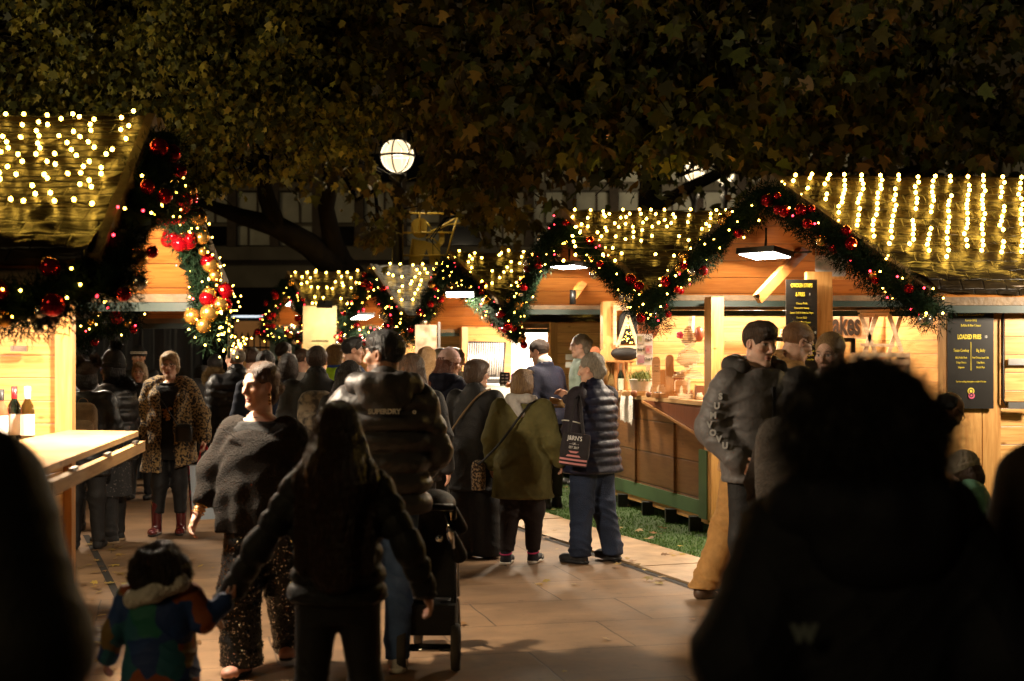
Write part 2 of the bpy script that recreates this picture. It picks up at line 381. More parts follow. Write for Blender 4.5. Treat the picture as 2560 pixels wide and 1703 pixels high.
# turf blades (one mesh, nobody could count them)
n = 42000
S = nr.uniform(-6,4,n); O = .73+nr.uniform(0,1,n)**1.3*3.2
u = np.array((.344,-.939)); nn = np.array((.939,.344))
base = np.array((.22,13.1))+S[:,None]*u+O[:,None]*nn
h = nr.uniform(.012,.028,n); ang = nr.uniform(0,2*PI,n); wv = .004
V = np.zeros((n,3,3)); V[:,0,:2] = base+np.c_[np.cos(ang),np.sin(ang)]*wv; V[:,1,:2] = base-np.c_[np.cos(ang),np.sin(ang)]*wv
V[:,2,:2] = base+nr.normal(0,.01,(n,2)); V[:,:2,2] = .016; V[:,2,2] = .016+h
cg = np.array((.055,.12,.018))*nr.uniform(.6,1.5,(n,1))
tag(fast_mesh('turf', V.reshape(-1,3), np.arange(n*3).reshape(-1,3), LEAFM, col=np.repeat(cg,3,0)), 'bright green artificial turf laid under the stalls', 'turf', kind='stuff')
# left hand drain slot and mossy planter base
dr = MB(); a = Vector((gx(215,13.2),13.2,.003)); b = Vector((gx(318,9.2),9.2,.003)); dr.add([a+Vector((-.03,0,0)),b+Vector((-.03,0,0)),b+Vector((.03,0,0)),a+Vector((.03,0,0))],[(0,1,2,3)])
tag(dr.build('drain_slot', GAPM), None, None, kind='structure')
# ---------------------------------------------------------------- leaves
LT_A = [(-90,.30),(-60,.34),(-25,.46),(-8,.30),(8,.27),(30,.55),(45,.33),(60,.30),(90,.62),(120,.30),(135,.33),(150,.55),(172,.27),(188,.30),(205,.46),(240,.34)]
LEAF_T = np.array([(0,.4,0)]+[(r*math.cos(math.radians(a)), .4+r*math.sin(math.radians(a)), -.25*r*r) for a,r in LT_A])
LEAF_F = np.array([(0,i+1,(i+1)%len(LT_A)+1) for i in range(len(LT_A))])
def leaf_cloud(P, size, pal, flat=False):
    """many separate lobed leaves at the points P"""
    n = len(P); k = len(LEAF_T)
    if flat:
        up = np.tile((0,0,1.),(n,1))+nr.normal(0,.18,(n,3)); tip = np.c_[nr.normal(0,1,(n,2)), np.zeros(n)]
    else:
        tip = np.c_[nr.normal(0,.75,(n,2)), -1+nr.normal(0,.45,n)]; up = np.c_[nr.normal(0,1,(n,2)), nr.normal(.3,.5,n)]
        up[:,1] -= .15
    tip /= np.linalg.norm(tip,axis=1)[:,None]; up -= tip*np.sum(up*tip,1)[:,None]; up /= np.linalg.norm(up,axis=1)[:,None]
    sx = np.cross(tip, up)
    sc = size*nr.uniform(.42,1.25,n)
    cup = nr.uniform(-1.2,1.6,n)
    V = P[:,None,:]+sc[:,None,None]*(LEAF_T[None,:,0:1]*sx[:,None,:]*nr.uniform(.75,1.05,n)[:,None,None]+LEAF_T[None,:,1:2]*tip[:,None,:]+(LEAF_T[None,:,2:3]*cup[:,None,None])*up[:,None,:])
    Fc = LEAF_F[None]+(np.arange(n)*k)[:,None,None]
    pal = np.array(pal); c = pal[nr.integers(0,len(pal),n)]*nr.uniform(.6,1.35,(n,1))
    return V.reshape(-1,3), Fc.reshape(-1,3), np.repeat(c,k,0)
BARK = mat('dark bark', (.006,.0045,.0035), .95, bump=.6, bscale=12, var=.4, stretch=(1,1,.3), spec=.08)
def wobble(a, b, n, amp):
    a = Vector(a); b = Vector(b); out = []
    for i in range(n+1):
        t = i/n; p = a.lerp(b,t)
        if 0 < i < n: p = p+Vector((rng.gauss(0,amp),rng.gauss(0,amp),rng.gauss(0,amp)))
        out.append(p)
    return out
def tree(label, base, limbs, crowns, size, pal, group='plane trees over the market'):
    """limbs: lists of (point, radius); crowns: (centre, radii, clumps, leaves per clump, spread)"""
    t = empty('tree', base, label, 'tree', group=group)
    tr = MB()
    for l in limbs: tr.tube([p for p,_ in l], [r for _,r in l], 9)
    ends = [p for l in limbs for p,_ in l[1:]]
    PP = []
    for c, r, nc, nl, sp in crowns:
        c = Vector(c); lp = min(ends, key=lambda q: (q-c).length)
        tr.tube(wobble(lp, c, 5, .12), [.07,.06,.05,.045,.04,.03], 6)
        tw = MB()
        for i in range(nc):
            while True:
                q = Vector((rng.uniform(-1,1),rng.uniform(-1,1),rng.uniform(-1,1)))
                if q.length < 1: break
            q = q*(q.length**-.25 if q.length > .05 else 1)
            cc = c+Vector((q.x*r[0],q.y*r[1],q.z*r[2]))
            mid = c.lerp(cc,.5)+Vector((0,0,.15))
            tw.tube([c, mid, cc, cc+Vector((rng.gauss(0,.2),rng.gauss(0,.2),-.25))], [.022,.016,.01,.004], 4)
            n = int(nl*rng.uniform(.5,1.4))
            s = sp*rng.uniform(.6,1.3)
            d = nr.normal(0,1,(n,3))*np.array((s*1.05,s*.8,s*.55))*.78
            d[:,2] -= .35*np.abs(d[:,0])
            PP.append(np.array(cc)+d)
        tw.build('twigs', BARK, t)
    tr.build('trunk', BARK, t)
    PP = np.concatenate(PP); keep = np.ones(len(PP),bool); X_ = PP[:,0]/PP[:,1]*F+1280; Y_ = 880-(PP[:,2]-CAMH)/PP[:,1]*F   # pruned round the lamps and thin low down
    for cx,cy,rx,ry,pr in CLEAR: keep &= ~((((X_-cx)/rx)**2+((Y_-cy)/ry)**2 < 1) & (nr.uniform(0,1,len(PP)) < pr))
    V, Fc, C = leaf_cloud(PP[keep], size, pal)
    fast_mesh('crown', V, Fc, LEAFM, t, col=C)
    return t
OLIVE = [(.27,.23,.03),(.19,.18,.025),(.31,.25,.035),(.15,.15,.025),(.07,.078,.018),(.05,.055,.014)]
BROWN = [(.115,.085,.018),(.22,.14,.028),(.09,.085,.018),(.085,.056,.014),(.055,.042,.012),(.10,.10,.02),(.045,.034,.01)]
GREENL = [(.07,.085,.016),(.05,.07,.014),(.09,.085,.018),(.13,.08,.02),(.035,.042,.012),(.03,.03,.01)]
CLEAR = [(993,392,66,72,1.),(1085,595,100,90,1.),(680,600,230,150,.82),(1737,432,44,42,1.),(1806,430,62,38,.8),(1700,480,230,70,.6),(1400,480,130,60,.5),(650,395,85,35,.75),(1560,300,100,50,.55)]
def lim(*a): return [(at(x,y,d), r) for x,y,d,r in a]
tree('dense olive green maple with small leaves above the left stall', (-8.2,17,0),
     [[(Vector((-8.2,17,0)),.32),(Vector((-8.1,16.8,3)),.26),(Vector((-7.2,16.4,5)),.2),(Vector((-5.5,16,5.6)),.13),(Vector((-3.4,15.6,5.4)),.07)],
      [(Vector((-8.1,16.8,3)),.18),(Vector((-8.3,16,5.5)),.12),(Vector((-7.5,15,6.5)),.06)]],
     [(at(120,120,16),(1.7,1.6,1.0),34,235,.34),(at(420,100,16),(1.7,1.6,1.1),36,235,.34),(at(700,110,15.5),(1.3,1.4,1.0),30,235,.32),
      (at(560,290,15),(1.2,1.1,.62),24,220,.28),(at(760,270,15),(.75,.9,.6),14,200,.26),(at(330,260,16),(1.1,1.1,.5),18,220,.3),(at(470,420,15),(.45,.5,.30),5,70,.18),(at(560,430,15.2),(.3,.4,.25),3,50,.15),
      (at(60,270,18),(1.2,1,.6),12,140,.34)],
     .108, OLIVE)
tree('brown and orange leaved plane tree behind the lamp post with a forked leaning trunk', at(960,1060,29.5)*1,
     [lim((985,1080,29.5,.36),(930,760,29.2,.32),(860,690,29,.28),(770,610,28.5,.25),(690,565,28,.22),(600,540,27.5,.16),(500,505,27,.09)),
      lim((690,565,28,.2),(668,500,27.6,.17),(655,440,27,.13),(640,380,26,.09),(720,330,24,.06)),
      lim((930,740,29.2,.3),(855,660,29,.24),(828,590,28.6,.2),(815,520,28,.16),(840,420,26,.12),(1000,260,21,.1),(1150,180,18,.07)),
      lim((815,520,28,.14),(850,330,25,.1),(1050,215,20,.07),(1300,230,17,.05))],
     [(at(980,180,18),(1.6,1.6,1.2),24,62,.5),(at(1250,150,16),(1.8,1.6,1.2),28,62,.48),(at(1130,340,19),(1.1,1.4,.7),16,60,.42),(at(1330,360,17),(1.3,1.3,.75),18,58,.4),
      (at(1150,540,23),(1.0,1,.45),9,38,.36),(at(945,560,24),(.4,.4,.4),5,26,.22),(at(900,270,23),(1.5,1.5,.7),16,60,.5),(at(700,380,26),(1.2,1,.3),5,36,.36),(at(860,420,25),(.9,1,.35),6,36,.36),
      (at(1250,470,21),(.8,.8,.45),8,45,.34),(at(900,60,20),(2.2,1.6,1.1),24,62,.5)],
     .20, BROWN)
tree('tall dark green plane tree with large lobed leaves over the right hand stalls', (3.6,27,0),
     [[(Vector((2.7,28,0)),.34),(at(1625,520,28),.24),(at(1630,400,27.6),.2),(at(1600,250,26),.14),(at(1500,120,22),.08)],
      [(at(1622,530,28),.14),(at(1720,470,27),.12),(at(1850,410,26),.09),(at(2000,380,25),.05)],
      [(at(2600,600,22),.2),(at(2050,480,19),.16),(at(1880,400,18),.13),(at(1780,330,17.5),.1),(at(1690,200,17),.07)]],
     [(at(1500,110,15.5),(1.5,1.4,1.1),26,58,.45),(at(1780,90,15),(1.6,1.4,1.0),26,58,.45),(at(1620,300,15.5),(1.0,1.1,.62),18,55,.36),(at(1450,300,16),(.8,1,.6),12,52,.36),(at(2050,110,16),(1.7,1.5,1.2),26,58,.46),(at(2350,120,16),(1.6,1.5,1.2),26,58,.46),
      (at(1950,300,17),(1.3,1.2,.7),18,52,.4),(at(2230,300,18),(1.5,1.3,.7),18,52,.42),(at(2450,330,17),(1.1,1.2,.7),14,52,.42),(at(1700,440,22),(.9,.8,.3),6,40,.3),(at(1880,350,19),(.6,.7,.25),4,40,.3)],
     .205, GREENL)
# fallen leaves
PP = []
for i in range(170):
    s = rng.uniform(-4,5.5); o = rng.choice([rng.gauss(.03,.12), rng.gauss(.75,.2), rng.uniform(.7,2.2)])
    p = ep(s,o); PP.append((p.x,p.y,.05 if o > .7 else .03))
for i in range(70): 
    d = rng.uniform(7.4,13); PP.append((gx(rng.uniform(200,330),d)+rng.gauss(0,.1), d, .015))
for i in range(40): PP.append((rng.uniform(-2.5,1.5), rng.uniform(7.5,14), .012))
V, Fc, C = leaf_cloud(np.array(PP), .09, [(.33,.21,.07),(.38,.27,.06),(.22,.12,.05)], flat=True)
tag(fast_mesh('fallen_leaves', V, Fc, LEAFM, col=C), 'dry yellow and brown leaves scattered along the path edges', 'leaf litter', kind='stuff')
# ---------------------------------------------------------------- background building
WALLB = mat('grey concrete', (.11,.098,.075), .8, bump=.2, bscale=6, var=.25, vscale=1.5)
PANELB = mat('pale facade panel', (.34,.34,.29), .7, var=.2, vscale=2)
DARKG = mat('dark window glass', (.006,.006,.007), .12)
BROWNP = mat('brown pilaster', (.050,.036,.026), .8, var=.3)
LITW = mat('lit window glass', (.3,.15,.06), .4, emit=(1,.36,.09), estr=.6, var=.3)
YB = 42.
bld = empty('office_building', (0,YB,0), 'long dark office block with pale panels behind the trees', 'building')
wl = MB(); wl.box((2,YB+3,6), (44,6,12)); wl.build('wall', WALLB, bld)
for z0,z1,th in ((4.40,4.78,.25),(6.45,6.62,.16)):
    MB().box((2,YB-th/2-.003,(z0+z1)/2), (44,th,z1-z0)).build('ledge', WALLB, bld)
MB().box((2,YB-.06,1.8), (44,.1,3.6)).build('shopfront', DARKG, bld)
wi = 0
for i in range(26):
    x = -14.5+i*1.25
    MB().box((x,YB-.1,7), (.26,.2,4.4)).build('pilaster', BROWNP, bld)
    for z0,z1 in ((4.85,5.40),(5.52,6.40),(6.72,7.55)):
        dark = (z0 < 5 and i%3 == 1) or (z0 > 6.6 and x < -1)
        f = MB().box((x+.625,YB-.03,(z0+z1)/2), (.94,.05,z1-z0)).build('window' if dark else 'facade_panel', DARKG if dark else PANELB, bld)
        if not dark: MB().box((x+.625+rng.choice((-.15,.12)),YB-.07,(z0+z1)/2), (.06,.03,z1-z0-.004)).build('mullion', BROWNP, f)
    z0,z1 = 7.75,9.2
    litw = i in (5,6,7,13,14,15)
    MB().box((x+.625,YB-.03,(z0+z1)/2 if not litw else 7.75+.35), (.94,.05,z1-z0 if not litw else .7)).build('lit_window' if litw else 'window', LITW if litw else DARKG, bld)
for (px0,px1,py0,py1) in ((1482,1512,285,345),(1518,1545,275,330),(1625,1648,250,330)):
    p0 = at(px0,py1,YB-.1); p1 = at(px1,py0,YB-.1)
    MB().box(((p0.x+p1.x)/2,YB-.085,(p0.z+p1.z)/2), (p1.x-p0.x,.06,p1.z-p0.z)).build('lit_window', LITW, bld)
# railing with spikes, lit doorway behind it
ral = empty('railing', (gx(640,33),33,0), 'black iron railing with spear tops by the lit doorway', 'railing')
xs = [gx(575,33)+.14*i for i in range(18)]
for x in xs:
    m = MB(); m.tube([(x,33,0),(x,33,2.0)], .018, 6); m.lathe((x,33,2.0), [(.001,0),(.04,.05),(.001,.17)], 6); m.build('bar', BLACKM, ral)
for z in (.25,1.8): MB().box((sum(xs)/len(xs),33,z), (xs[-1]-xs[0]+.2,.03,.05)).build('rail', BLACKM, ral)
drw = empty('lit_doorway', (gx(625,37),37,0), 'warm lit doorway with a bright strip above, beyond the railing', 'doorway')
MB().box((gx(640,37),37,1.3), (1.5,.1,2.6)).build('frame', BLACKM, drw)
MB().box((gx(640,37),36.93,1.55), (1.1,.03,1.9)).build('pane', mat('amber glass', (.2,.1,.03), .4, emit=(1,.4,.1), estr=.10), drw)
MB().box((gx(630,37),36.9,2.62), (1.5,.06,.05)).build('light_strip', mat('strip light', (.8,.8,.8), .4, emit=(.8,.9,1), estr=1.2), drw)
PALEB = mat('pale teal canvas', (.10,.16,.17), .7, var=.15)
scn = empty('canvas_screen', (gx(750,31),31,0), 'pale teal canvas panels between dark posts beside the farthest stall', 'screen')
for i in range(4):
    MB().box((gx(688+i*36,31),31,1.25), (.24,.03,2.3)).build('panel', PALEB, scn); MB().box((gx(706+i*36,31),30.98,1.25), (.07,.07,2.5)).build('post', BLACKM, scn)
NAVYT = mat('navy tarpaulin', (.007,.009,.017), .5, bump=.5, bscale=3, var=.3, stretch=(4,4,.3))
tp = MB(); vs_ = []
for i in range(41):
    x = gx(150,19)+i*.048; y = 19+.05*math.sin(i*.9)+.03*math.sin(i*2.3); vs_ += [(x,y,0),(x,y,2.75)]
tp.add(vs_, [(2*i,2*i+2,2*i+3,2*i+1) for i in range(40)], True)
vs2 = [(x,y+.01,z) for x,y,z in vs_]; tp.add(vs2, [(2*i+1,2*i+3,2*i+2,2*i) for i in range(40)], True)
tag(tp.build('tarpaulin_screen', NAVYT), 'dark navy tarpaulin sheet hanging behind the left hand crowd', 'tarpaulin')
# ---------------------------------------------------------------- street lamps
GLOBE = mat('lit opal globe', (.9,.85,.7), .3, emit=(1,.74,.42), estr=1.0, var=.02)
nt_ = GLOBE.node_tree; em_ = nt_.nodes.new('ShaderNodeEmission'); em_.inputs[0].default_value = (1,.74,.40,1); em_.inputs[1].default_value = .95; tb_ = nt_.nodes.new('ShaderNodeBsdfTransparent'); tb_.inputs[0].default_value = (.8,.8,.8,1); ad_ = nt_.nodes.new('ShaderNodeAddShader')
nt_.links.new(em_.outputs[0], ad_.inputs[0]); nt_.links.new(tb_.outputs[0], ad_.inputs[1]); nt_.links.new(ad_.outputs[0], nt_.nodes['Material Output'].inputs[0])   # opal glass glows and lets the lamp inside shine out
IRON = mat('black cast iron', (.012,.011,.010), .45, var=.2)
def street_lamp(label, x, y, zc, r, power, post=True):
    t = empty('street_lamp', (x,y,0), label, 'street lamp', group='globe street lamps')
    g = MB(); g.ball((x,y,zc), r, 32); g.build('globe', GLOBE, t)
    c = MB()
    for a in range(3):
        an = a*PI/3+.3
        c.tube([(x+r*1.02*math.cos(an)*math.cos(q), y+r*1.02*math.sin(an)*math.cos(q), zc+r*1.02*math.sin(q)) for q in [2*PI*i/40 for i in range(41)]], r*.05, 6, False)
    c.tube([(x+r*1.03*math.cos(q), y+r*1.03*math.sin(q), zc) for q in [2*PI*i/48 for i in range(49)]], r*.075, 6, False)
    c.lathe((x,y,zc+r), [(.001,.16*r),(.12*r,.12*r),(.5*r,.0),(.55*r,-.12*r),(.1*r,-.1*r)], 16)
    c.build('cage', IRON, t)
    p = MB(); zb = zc-r
    p.lathe((x,y,zb), [(.001,-.02),(r*.55,-.02),(r*.5,-.1),(r*.28,-.16),(r*.28,-.28),(r*.6,-.34),(r*.25,-.55),(r*.3,-.8),(r*.42,-.84),(r*.42,-.92),(r*.31,-.96),(r*.31,-2.6),(r*.4,-2.7),(r*.45,-3.6),(r*.8,-3.7),(r*.85,-zb)], 20)
    p.build('post', IRON, t)
    l = bpy.data.lights.new('globe_lamp', 'POINT'); l.energy = power; l.color = (1,.80,.50); l.shadow_soft_size = r*.5
    o = bpy.data.objects.new('globe_lamp', l); COL.objects.link(o); o.location = (x,y,zc-0.0); o.parent = t; o.matrix_parent_inverse = t.matrix_basis.inverted()
    t.children[0].visible_shadow = True
    return t
lp = at(993,390,26)
street_lamp('tall black lamp post with a lit caged globe beside the wire trumpeter', lp.x, 26, lp.z, .305, 190)
for px,py,r,lb in ((1735,430,.28,'globe street lamp glowing behind leaves, left one of the far pair'),(1812,436,.25,'globe street lamp mostly hidden by leaves, right one of the far pair')):
    q = at(px,py,38); street_lamp(lb, q.x, 38, q.z, r, 200)
street_lamp('added globe lamp out of view beyond the left edge, lighting the left tree', -7.4, 11.5, 4.2, .28, 470)  # unseen lamp added to light the left tree
street_lamp('added globe lamp out of view beyond the right edge, lighting the right tree', 8.6, 11.5, 4.6, .28, 110)  # likewise an added lamp out of view, for the foliage on the right
# ---------------------------------------------------------------- wire-frame angel motif on the lamp post
GILT = mat('gold rope light tube', (.85,.60,.09), .4, var=.1); MESHM = mat('gold mesh sheet', (.85,.60,.09), .6, bump=.8, bscale=120, var=.2, vscale=60)
D = 26.25
def A(x,y): return at(x,y,D)
mo = empty('wire_motif', A(1008,660), 'gold wire frame figure blowing a trumpet on the lamp post', 'Christmas decoration')
fr = MB(); e = .018
for a,b in (((1006,655),(1006,531)),((1006,533),(1146,535)),((1146,535),(1116,640)),((1008,582),(1132,582)),((1008,639),(1118,639)),((1049,533),(1049,582))):
    fr.tube([A(*a),A(*b)], e, 6)
fr.build('frame', GILT, mo)
tr = MB()
for pts in (((1078,580),(1110,563),(1135,548),(1147,536)),((1080,578),(1120,562),(1150,558),(1157,560),(1147,536)),((1066,556),(1078,570),(1078,585),(1066,596)),((1070,592),(1085,598),(1095,608))):
    tr.tube([A(*p) for p in pts], .016, 6)
tr.build('trumpet', GILT, mo)
def flat(pts, name):
    o = A(1006,660); o = Vector((o.x,D,o.z)); k = D/F
    MB().prism([((x-1006)*k,(660-y)*k) for x,y in pts], o, (1,0,0), (0,0,1), -.015).build(name, MESHM, mo)
flat([(1028,560),(1034,550),(1046,545),(1060,546),(1066,552),(1068,565),(1067,585),(1060,594),(1045,596),(1034,590),(1028,578)], 'head')
flat([(1030,596),(1045,600),(1062,602),(1072,606),(1090,610),(1097,600),(1098,580),(1106,576),(1112,590),(1111,606),(1100,618),(1102,655),(1104,665),(1076,665),(1072,640),(1066,622),(1058,645),(1046,662),(1022,660),(1024,630)], 'robe')
sb = empty('small_lamp_box', A(962,578), 'little yellow box lamp fixed on the post bracket', 'lamp')
MB().box(A(962,578), (.16,.12,.12), Matrix.Rotation(.25,3,'Y')).build('box', mat('yellow box', (.5,.36,.06), .4), sb)
MB().tube([A(962,578),A(985,572)], .02).build('bracket', IRON, sb)
# ---------------------------------------------------------------- stalls
def ico(name, r, m, sub=1):
    bm = bmesh.new(); bmesh.ops.create_icosphere(bm, subdivisions=sub, radius=r); me = bpy.data.meshes.new(name); bm.to_mesh(me); bm.free()
    for p in me.polygons: p.use_smooth = True
    me.materials.append(m); return me
BULB_ME = ico('bulb', 1., BULB); BULBS_ME = ico('bulb', 1., BULBS); BULBR_ME = ico('bulb', 1., BULBR)
def bauble_me(m):
    mb = MB(); mb.ball((0,0,0), 1, 20); mb.cur = 1; mb.lathe((0,0,.95), [(.22,0),(.22,.2),(.001,.22)], 8)
    o = mb.build('bauble', [m, GOLD]); me = o.data; bpy.data.objects.remove(o); return me
BAUB = {k: bauble_me(m) for k,m in (('red',RED),('gold',GOLD),('silver',SILVER))}
def garland(label, path, radius, nb, nl, seed, dens=2600, biglist=(), toward=Vector((0,-1,0)), fac=1., bulb_r=.0085, red=.25):
    """bushy fir garland along a path with baubles and little lamps wired on"""
    r_ = random.Random(seed); n_ = np.random.default_rng(seed)
    pts = [Vector(p) for p in path]
    seg = [(pts[i+1]-pts[i]).length for i in range(len(pts)-1)]; tot = sum(seg)
    def along(t):
        s = t*tot
        for i,l in enumerate(seg):
            if s <= l or i == len(seg)-1: return pts[i].lerp(pts[i+1], min(1,s/l))
            s -= l
    t = empty('christmas_garland', along(.5), label, 'garland', group='fir garlands on the stall gables')
    core = MB(); core.tube([along(i/24)+Vector((r_.gauss(0,.02),r_.gauss(0,.02),r_.gauss(0,.02))) for i in range(25)], radius*.5, 8)
    n = int(dens*tot)
    # needle sprigs: thin crossed blades radiating from the core
    base = np.array([along(x) for x in n_.uniform(0,1,n)])
    dr = n_.normal(0,1,(n,3)); dr /= np.linalg.norm(dr,axis=1)[:,None]
    dr[:,2] -= .15
    rad = radius*n_.uniform(.4,.88,n)*(1+.35*np.sin(base[:,2]*9+base[:,0]*7+seed))
    b0 = base+dr*rad[:,None]; ln = radius*n_.uniform(.22,.48,n)
    d2 = dr+n_.normal(0,.75,(n,3)); d2 /= np.linalg.norm(d2,axis=1)[:,None]
    sd = np.cross(d2, n_.normal(0,1,(n,3))); sd /= np.linalg.norm(sd,axis=1)[:,None]
    wd = n_.uniform(.0025,.005,n)*fac
    V = np.stack([b0+sd*wd[:,None], b0-sd*wd[:,None], b0+d2*ln[:,None]],1).reshape(-1,3)
    fo = fast_mesh('foliage', V, np.arange(3*n).reshape(-1,3), NEEDLE, t)
    core.build('stem', NEEDLE, t)
    def spot(k=.85):
        c = along(r_.random()); a = Vector((r_.gauss(0,1),r_.gauss(0,1),r_.gauss(0,1))).normalized()+toward*.9
        a.normalize(); return c+a*radius*k
    for i in range(nb):
        kind = r_.choice(['red','red','gold','silver','red']) if not biglist else r_.choice(biglist)
        s = r_.uniform(.026,.058)*fac
        inst('bauble', BAUB[kind], spot(.95), t, (r_.uniform(-.6,.6),r_.uniform(-.6,.6),0), s)
    for i in range(nl):
        inst('bulb', BULBR_ME if r_.random() < red else BULBS_ME, spot(1.05), t, None, bulb_r*r_.uniform(.8,1.2))
    return t
def plank_quad(a, b, c, d, th, out=None):
    """slab with corners a,b,c,d (one face) and thickness th along its normal"""
    a,b,c,d = map(Vector,(a,b,c,d)); n = (b-a).cross(d-a).normalized()*th
    return MB().hexa([a,b,c,d,a+n,b+n,c+n,d+n])
LINING = wood('varnished roof boards', (.50,.20,.045))
def stall(label, P, N_, Fp, r, L, WN, WF, zc=1.24, base=.17, lining=None, nearwall=True, farwall=True, wallL=None, gable_beam=True, backwall=True, counter=True, front_mat=None, flap=None):
    """timber market stall: pitched roof with a lit cover, boarded walls, corner posts, counter and floor"""
    lining = lining or LINING
    P,N_,Fp = Vector(P),Vector(N_),Vector(Fp); r = Vector(r).normalized(); R = r*L
    root = empty('market_stall', ((WN[0]+WF[0])/2,(WN[1]+WF[1])/2,0), label, 'market stall', group='timber market stalls')
    up = Vector((0,0,.03))
    # crinkled cover on a fine grid so that it sags and puckers
    for nm,(e0,e1) in (('roof_cover',(P,N_)),('roof_cover',(P,Fp))):
        nu,nv = 40,22; V = []; Fc = []
        nrm = (e1-e0).cross(R).normalized()
        if nrm.z < 0: nrm = -nrm
        for i in range(nu+1):
            for j in range(nv+1):
                u,v = i/nu,j/nv
                p = e0.lerp(e1, v*1.03)+R*u
                k = .012*math.sin(u*L*9+v*3)*math.sin(v*15+u*5)+rng.gauss(0,.006)
                if v > .72: k += (v-.72)*.22*(math.sin(u*L*4.1+1)*.5+.6)*math.sin(v*9+u*3)
                V.append(p+nrm*(.10+k))
        for i in range(nu):
            for j in range(nv): Fc.append((i*(nv+1)+j,(i+1)*(nv+1)+j,(i+1)*(nv+1)+j+1,i*(nv+1)+j+1))
        MB().add(V, Fc, True).build(nm, TARP, root)
        # boards under the cover, seen from inside
        a,b = e0+R*.0,e1
        q = [e0,e0+R,e1+R,e1]
        s = MB(); s.hexa([p for p in q]+[p+nrm*.055 for p in q]); s.build('roof_boards', lining, root)
        # eave board and green trim
        m = MB(); m.beam(e1+Vector((0,0,.04))-r*.01, e1+R+Vector((0,0,.04)), .045, .15); m.build('eave_board', BARGE, root)
        m = MB(); m.beam(e1+Vector((0,0,-.065))-r*.005, e1+R+Vector((0,0,-.065)), .05, .055); m.build('eave_trim', DKGREEN, root)
        m = MB(); m.beam(e0-r*.03+nrm*.04, e1-r*.03+nrm*.04, .05, .16, up=nrm); m.build('bargeboard', BARGE, root)
    WN = Vector((WN[0],WN[1],0)); WF = Vector((WF[0],WF[1],0))
    wl = wallL or L-.35
    g = (WF-WN).normalized(); zN = N_.z+.0; zF = Fp.z
    eN = N_.z; eF = Fp.z
    RN = r*wl
    def wall(a, b, z0, z1a, z1b, th, name, m):
        a=Vector((a.x,a.y,0)); b=Vector((b.x,b.y,0)); n = Vector((-(b-a).y,(b-a).x,0)).normalized()*th
        bt=[a,b,b+n,a+n]
        return MB().hexa([Vector((p.x,p.y,z0)) for p in bt]+[Vector((bt[0].x,bt[0].y,z1a)),Vector((bt[1].x,bt[1].y,z1b)),Vector((bt[2].x,bt[2].y,z1b)),Vector((bt[3].x,bt[3].y,z1a))]).build(name, m, root)
    if nearwall: wall(WN, WN+RN, base, eN+.06, eN+.06, .04, 'side_wall', PINE)
    if farwall: wall(WF+RN, WF, base, eF+.06, eF+.06, .04, 'side_wall', PINE)
    B0 = WN+RN; B1 = WF+RN
    zr = P.z-.1
    mid = (B0+B1)/2
    bw = MB()
    n = Vector((-(B1-B0).y,(B1-B0).x,0)).normalized()*.04
    prof = [(B0,base),(B1,base),(B1,eF),(mid,zr),(B0,eN)]
    Aq = [Vector((p.x,p.y,z)) for p,z in prof]; Bq = [q-n for q in Aq]
    if backwall: bw.add(Aq+Bq, [(0,1,2,3,4),(9,8,7,6,5)]+[(i,(i+1)%5,5+(i+1)%5,5+i) for i in range(5)]); bw.build('back_wall', PINE, root) if backwall else None
    fl = MB(); q = [WN,WN+RN,WF+RN,WF]; fl.hexa([Vector((p.x,p.y,base-.06)) for p in q]+[Vector((p.x,p.y,base)) for p in q]); fl.build('floor', PINE, root)
    for p,z,s in ((WN,eN,1),(WF,eF,-1)):
        MB().beam(Vector((p.x,p.y,base-.05))+g*s*.03, Vector((p.x,p.y,z+.05))+g*s*.03, .10, .10, up=g).build('post', PINEP, root)
        f = MB(); f.tube([(p.x,p.y,0),(p.x,p.y,base)], .03, 10); f.box((p.x,p.y,.006), (.12,.12,.012)); f.build('levelling_foot', STEEL, root)
    if counter:
        a = WN+g*.08; b = WF-g*.08
        n = Vector((g.y,-g.x,0)); n = -n if n.dot(r) > 0 else n     # outward
        fm = front_mat or PINE
        q = [a,b,b-n*.035,a-n*.035]
        MB().hexa([Vector((p.x,p.y,base+.14)) for p in q]+[Vector((p.x,p.y,zc-.04)) for p in q]).build('counter_front', fm, root)
        q = [a+n*.012,b+n*.012,b-n*.03,a-n*.03]
        MB().hexa([Vector((p.x,p.y,base)) for p in q]+[Vector((p.x,p.y,base+.138)) for p in q]).build('base_board', GREENP, root)
        q = [a+n*.05,b+n*.05,b-n*.55,a-n*.55]
        MB().hexa([Vector((p.x,p.y,zc-.038)) for p in q]+[Vector((p.x,p.y,zc)) for p in q]).build('counter_top', PINET, root)
        for s in (.3,.68):
            c = a.lerp(b,s)+n*.012
            MB().beam(Vector((c.x,c.y,base+.145)), Vector((c.x,c.y,zc-.06)), .09, .022, up=n).build('batten', fm, root)
    if gable_beam:
        for k in (.55,):
            a = Fp.lerp(P,.5)+r*.9; b = N_.lerp(P,.5)+r*.9
            MB().beam(a-Vector((0,0,.05)), b-Vector((0,0,.05)), .06, .10).build('tie_beam', lining, root)
    return root
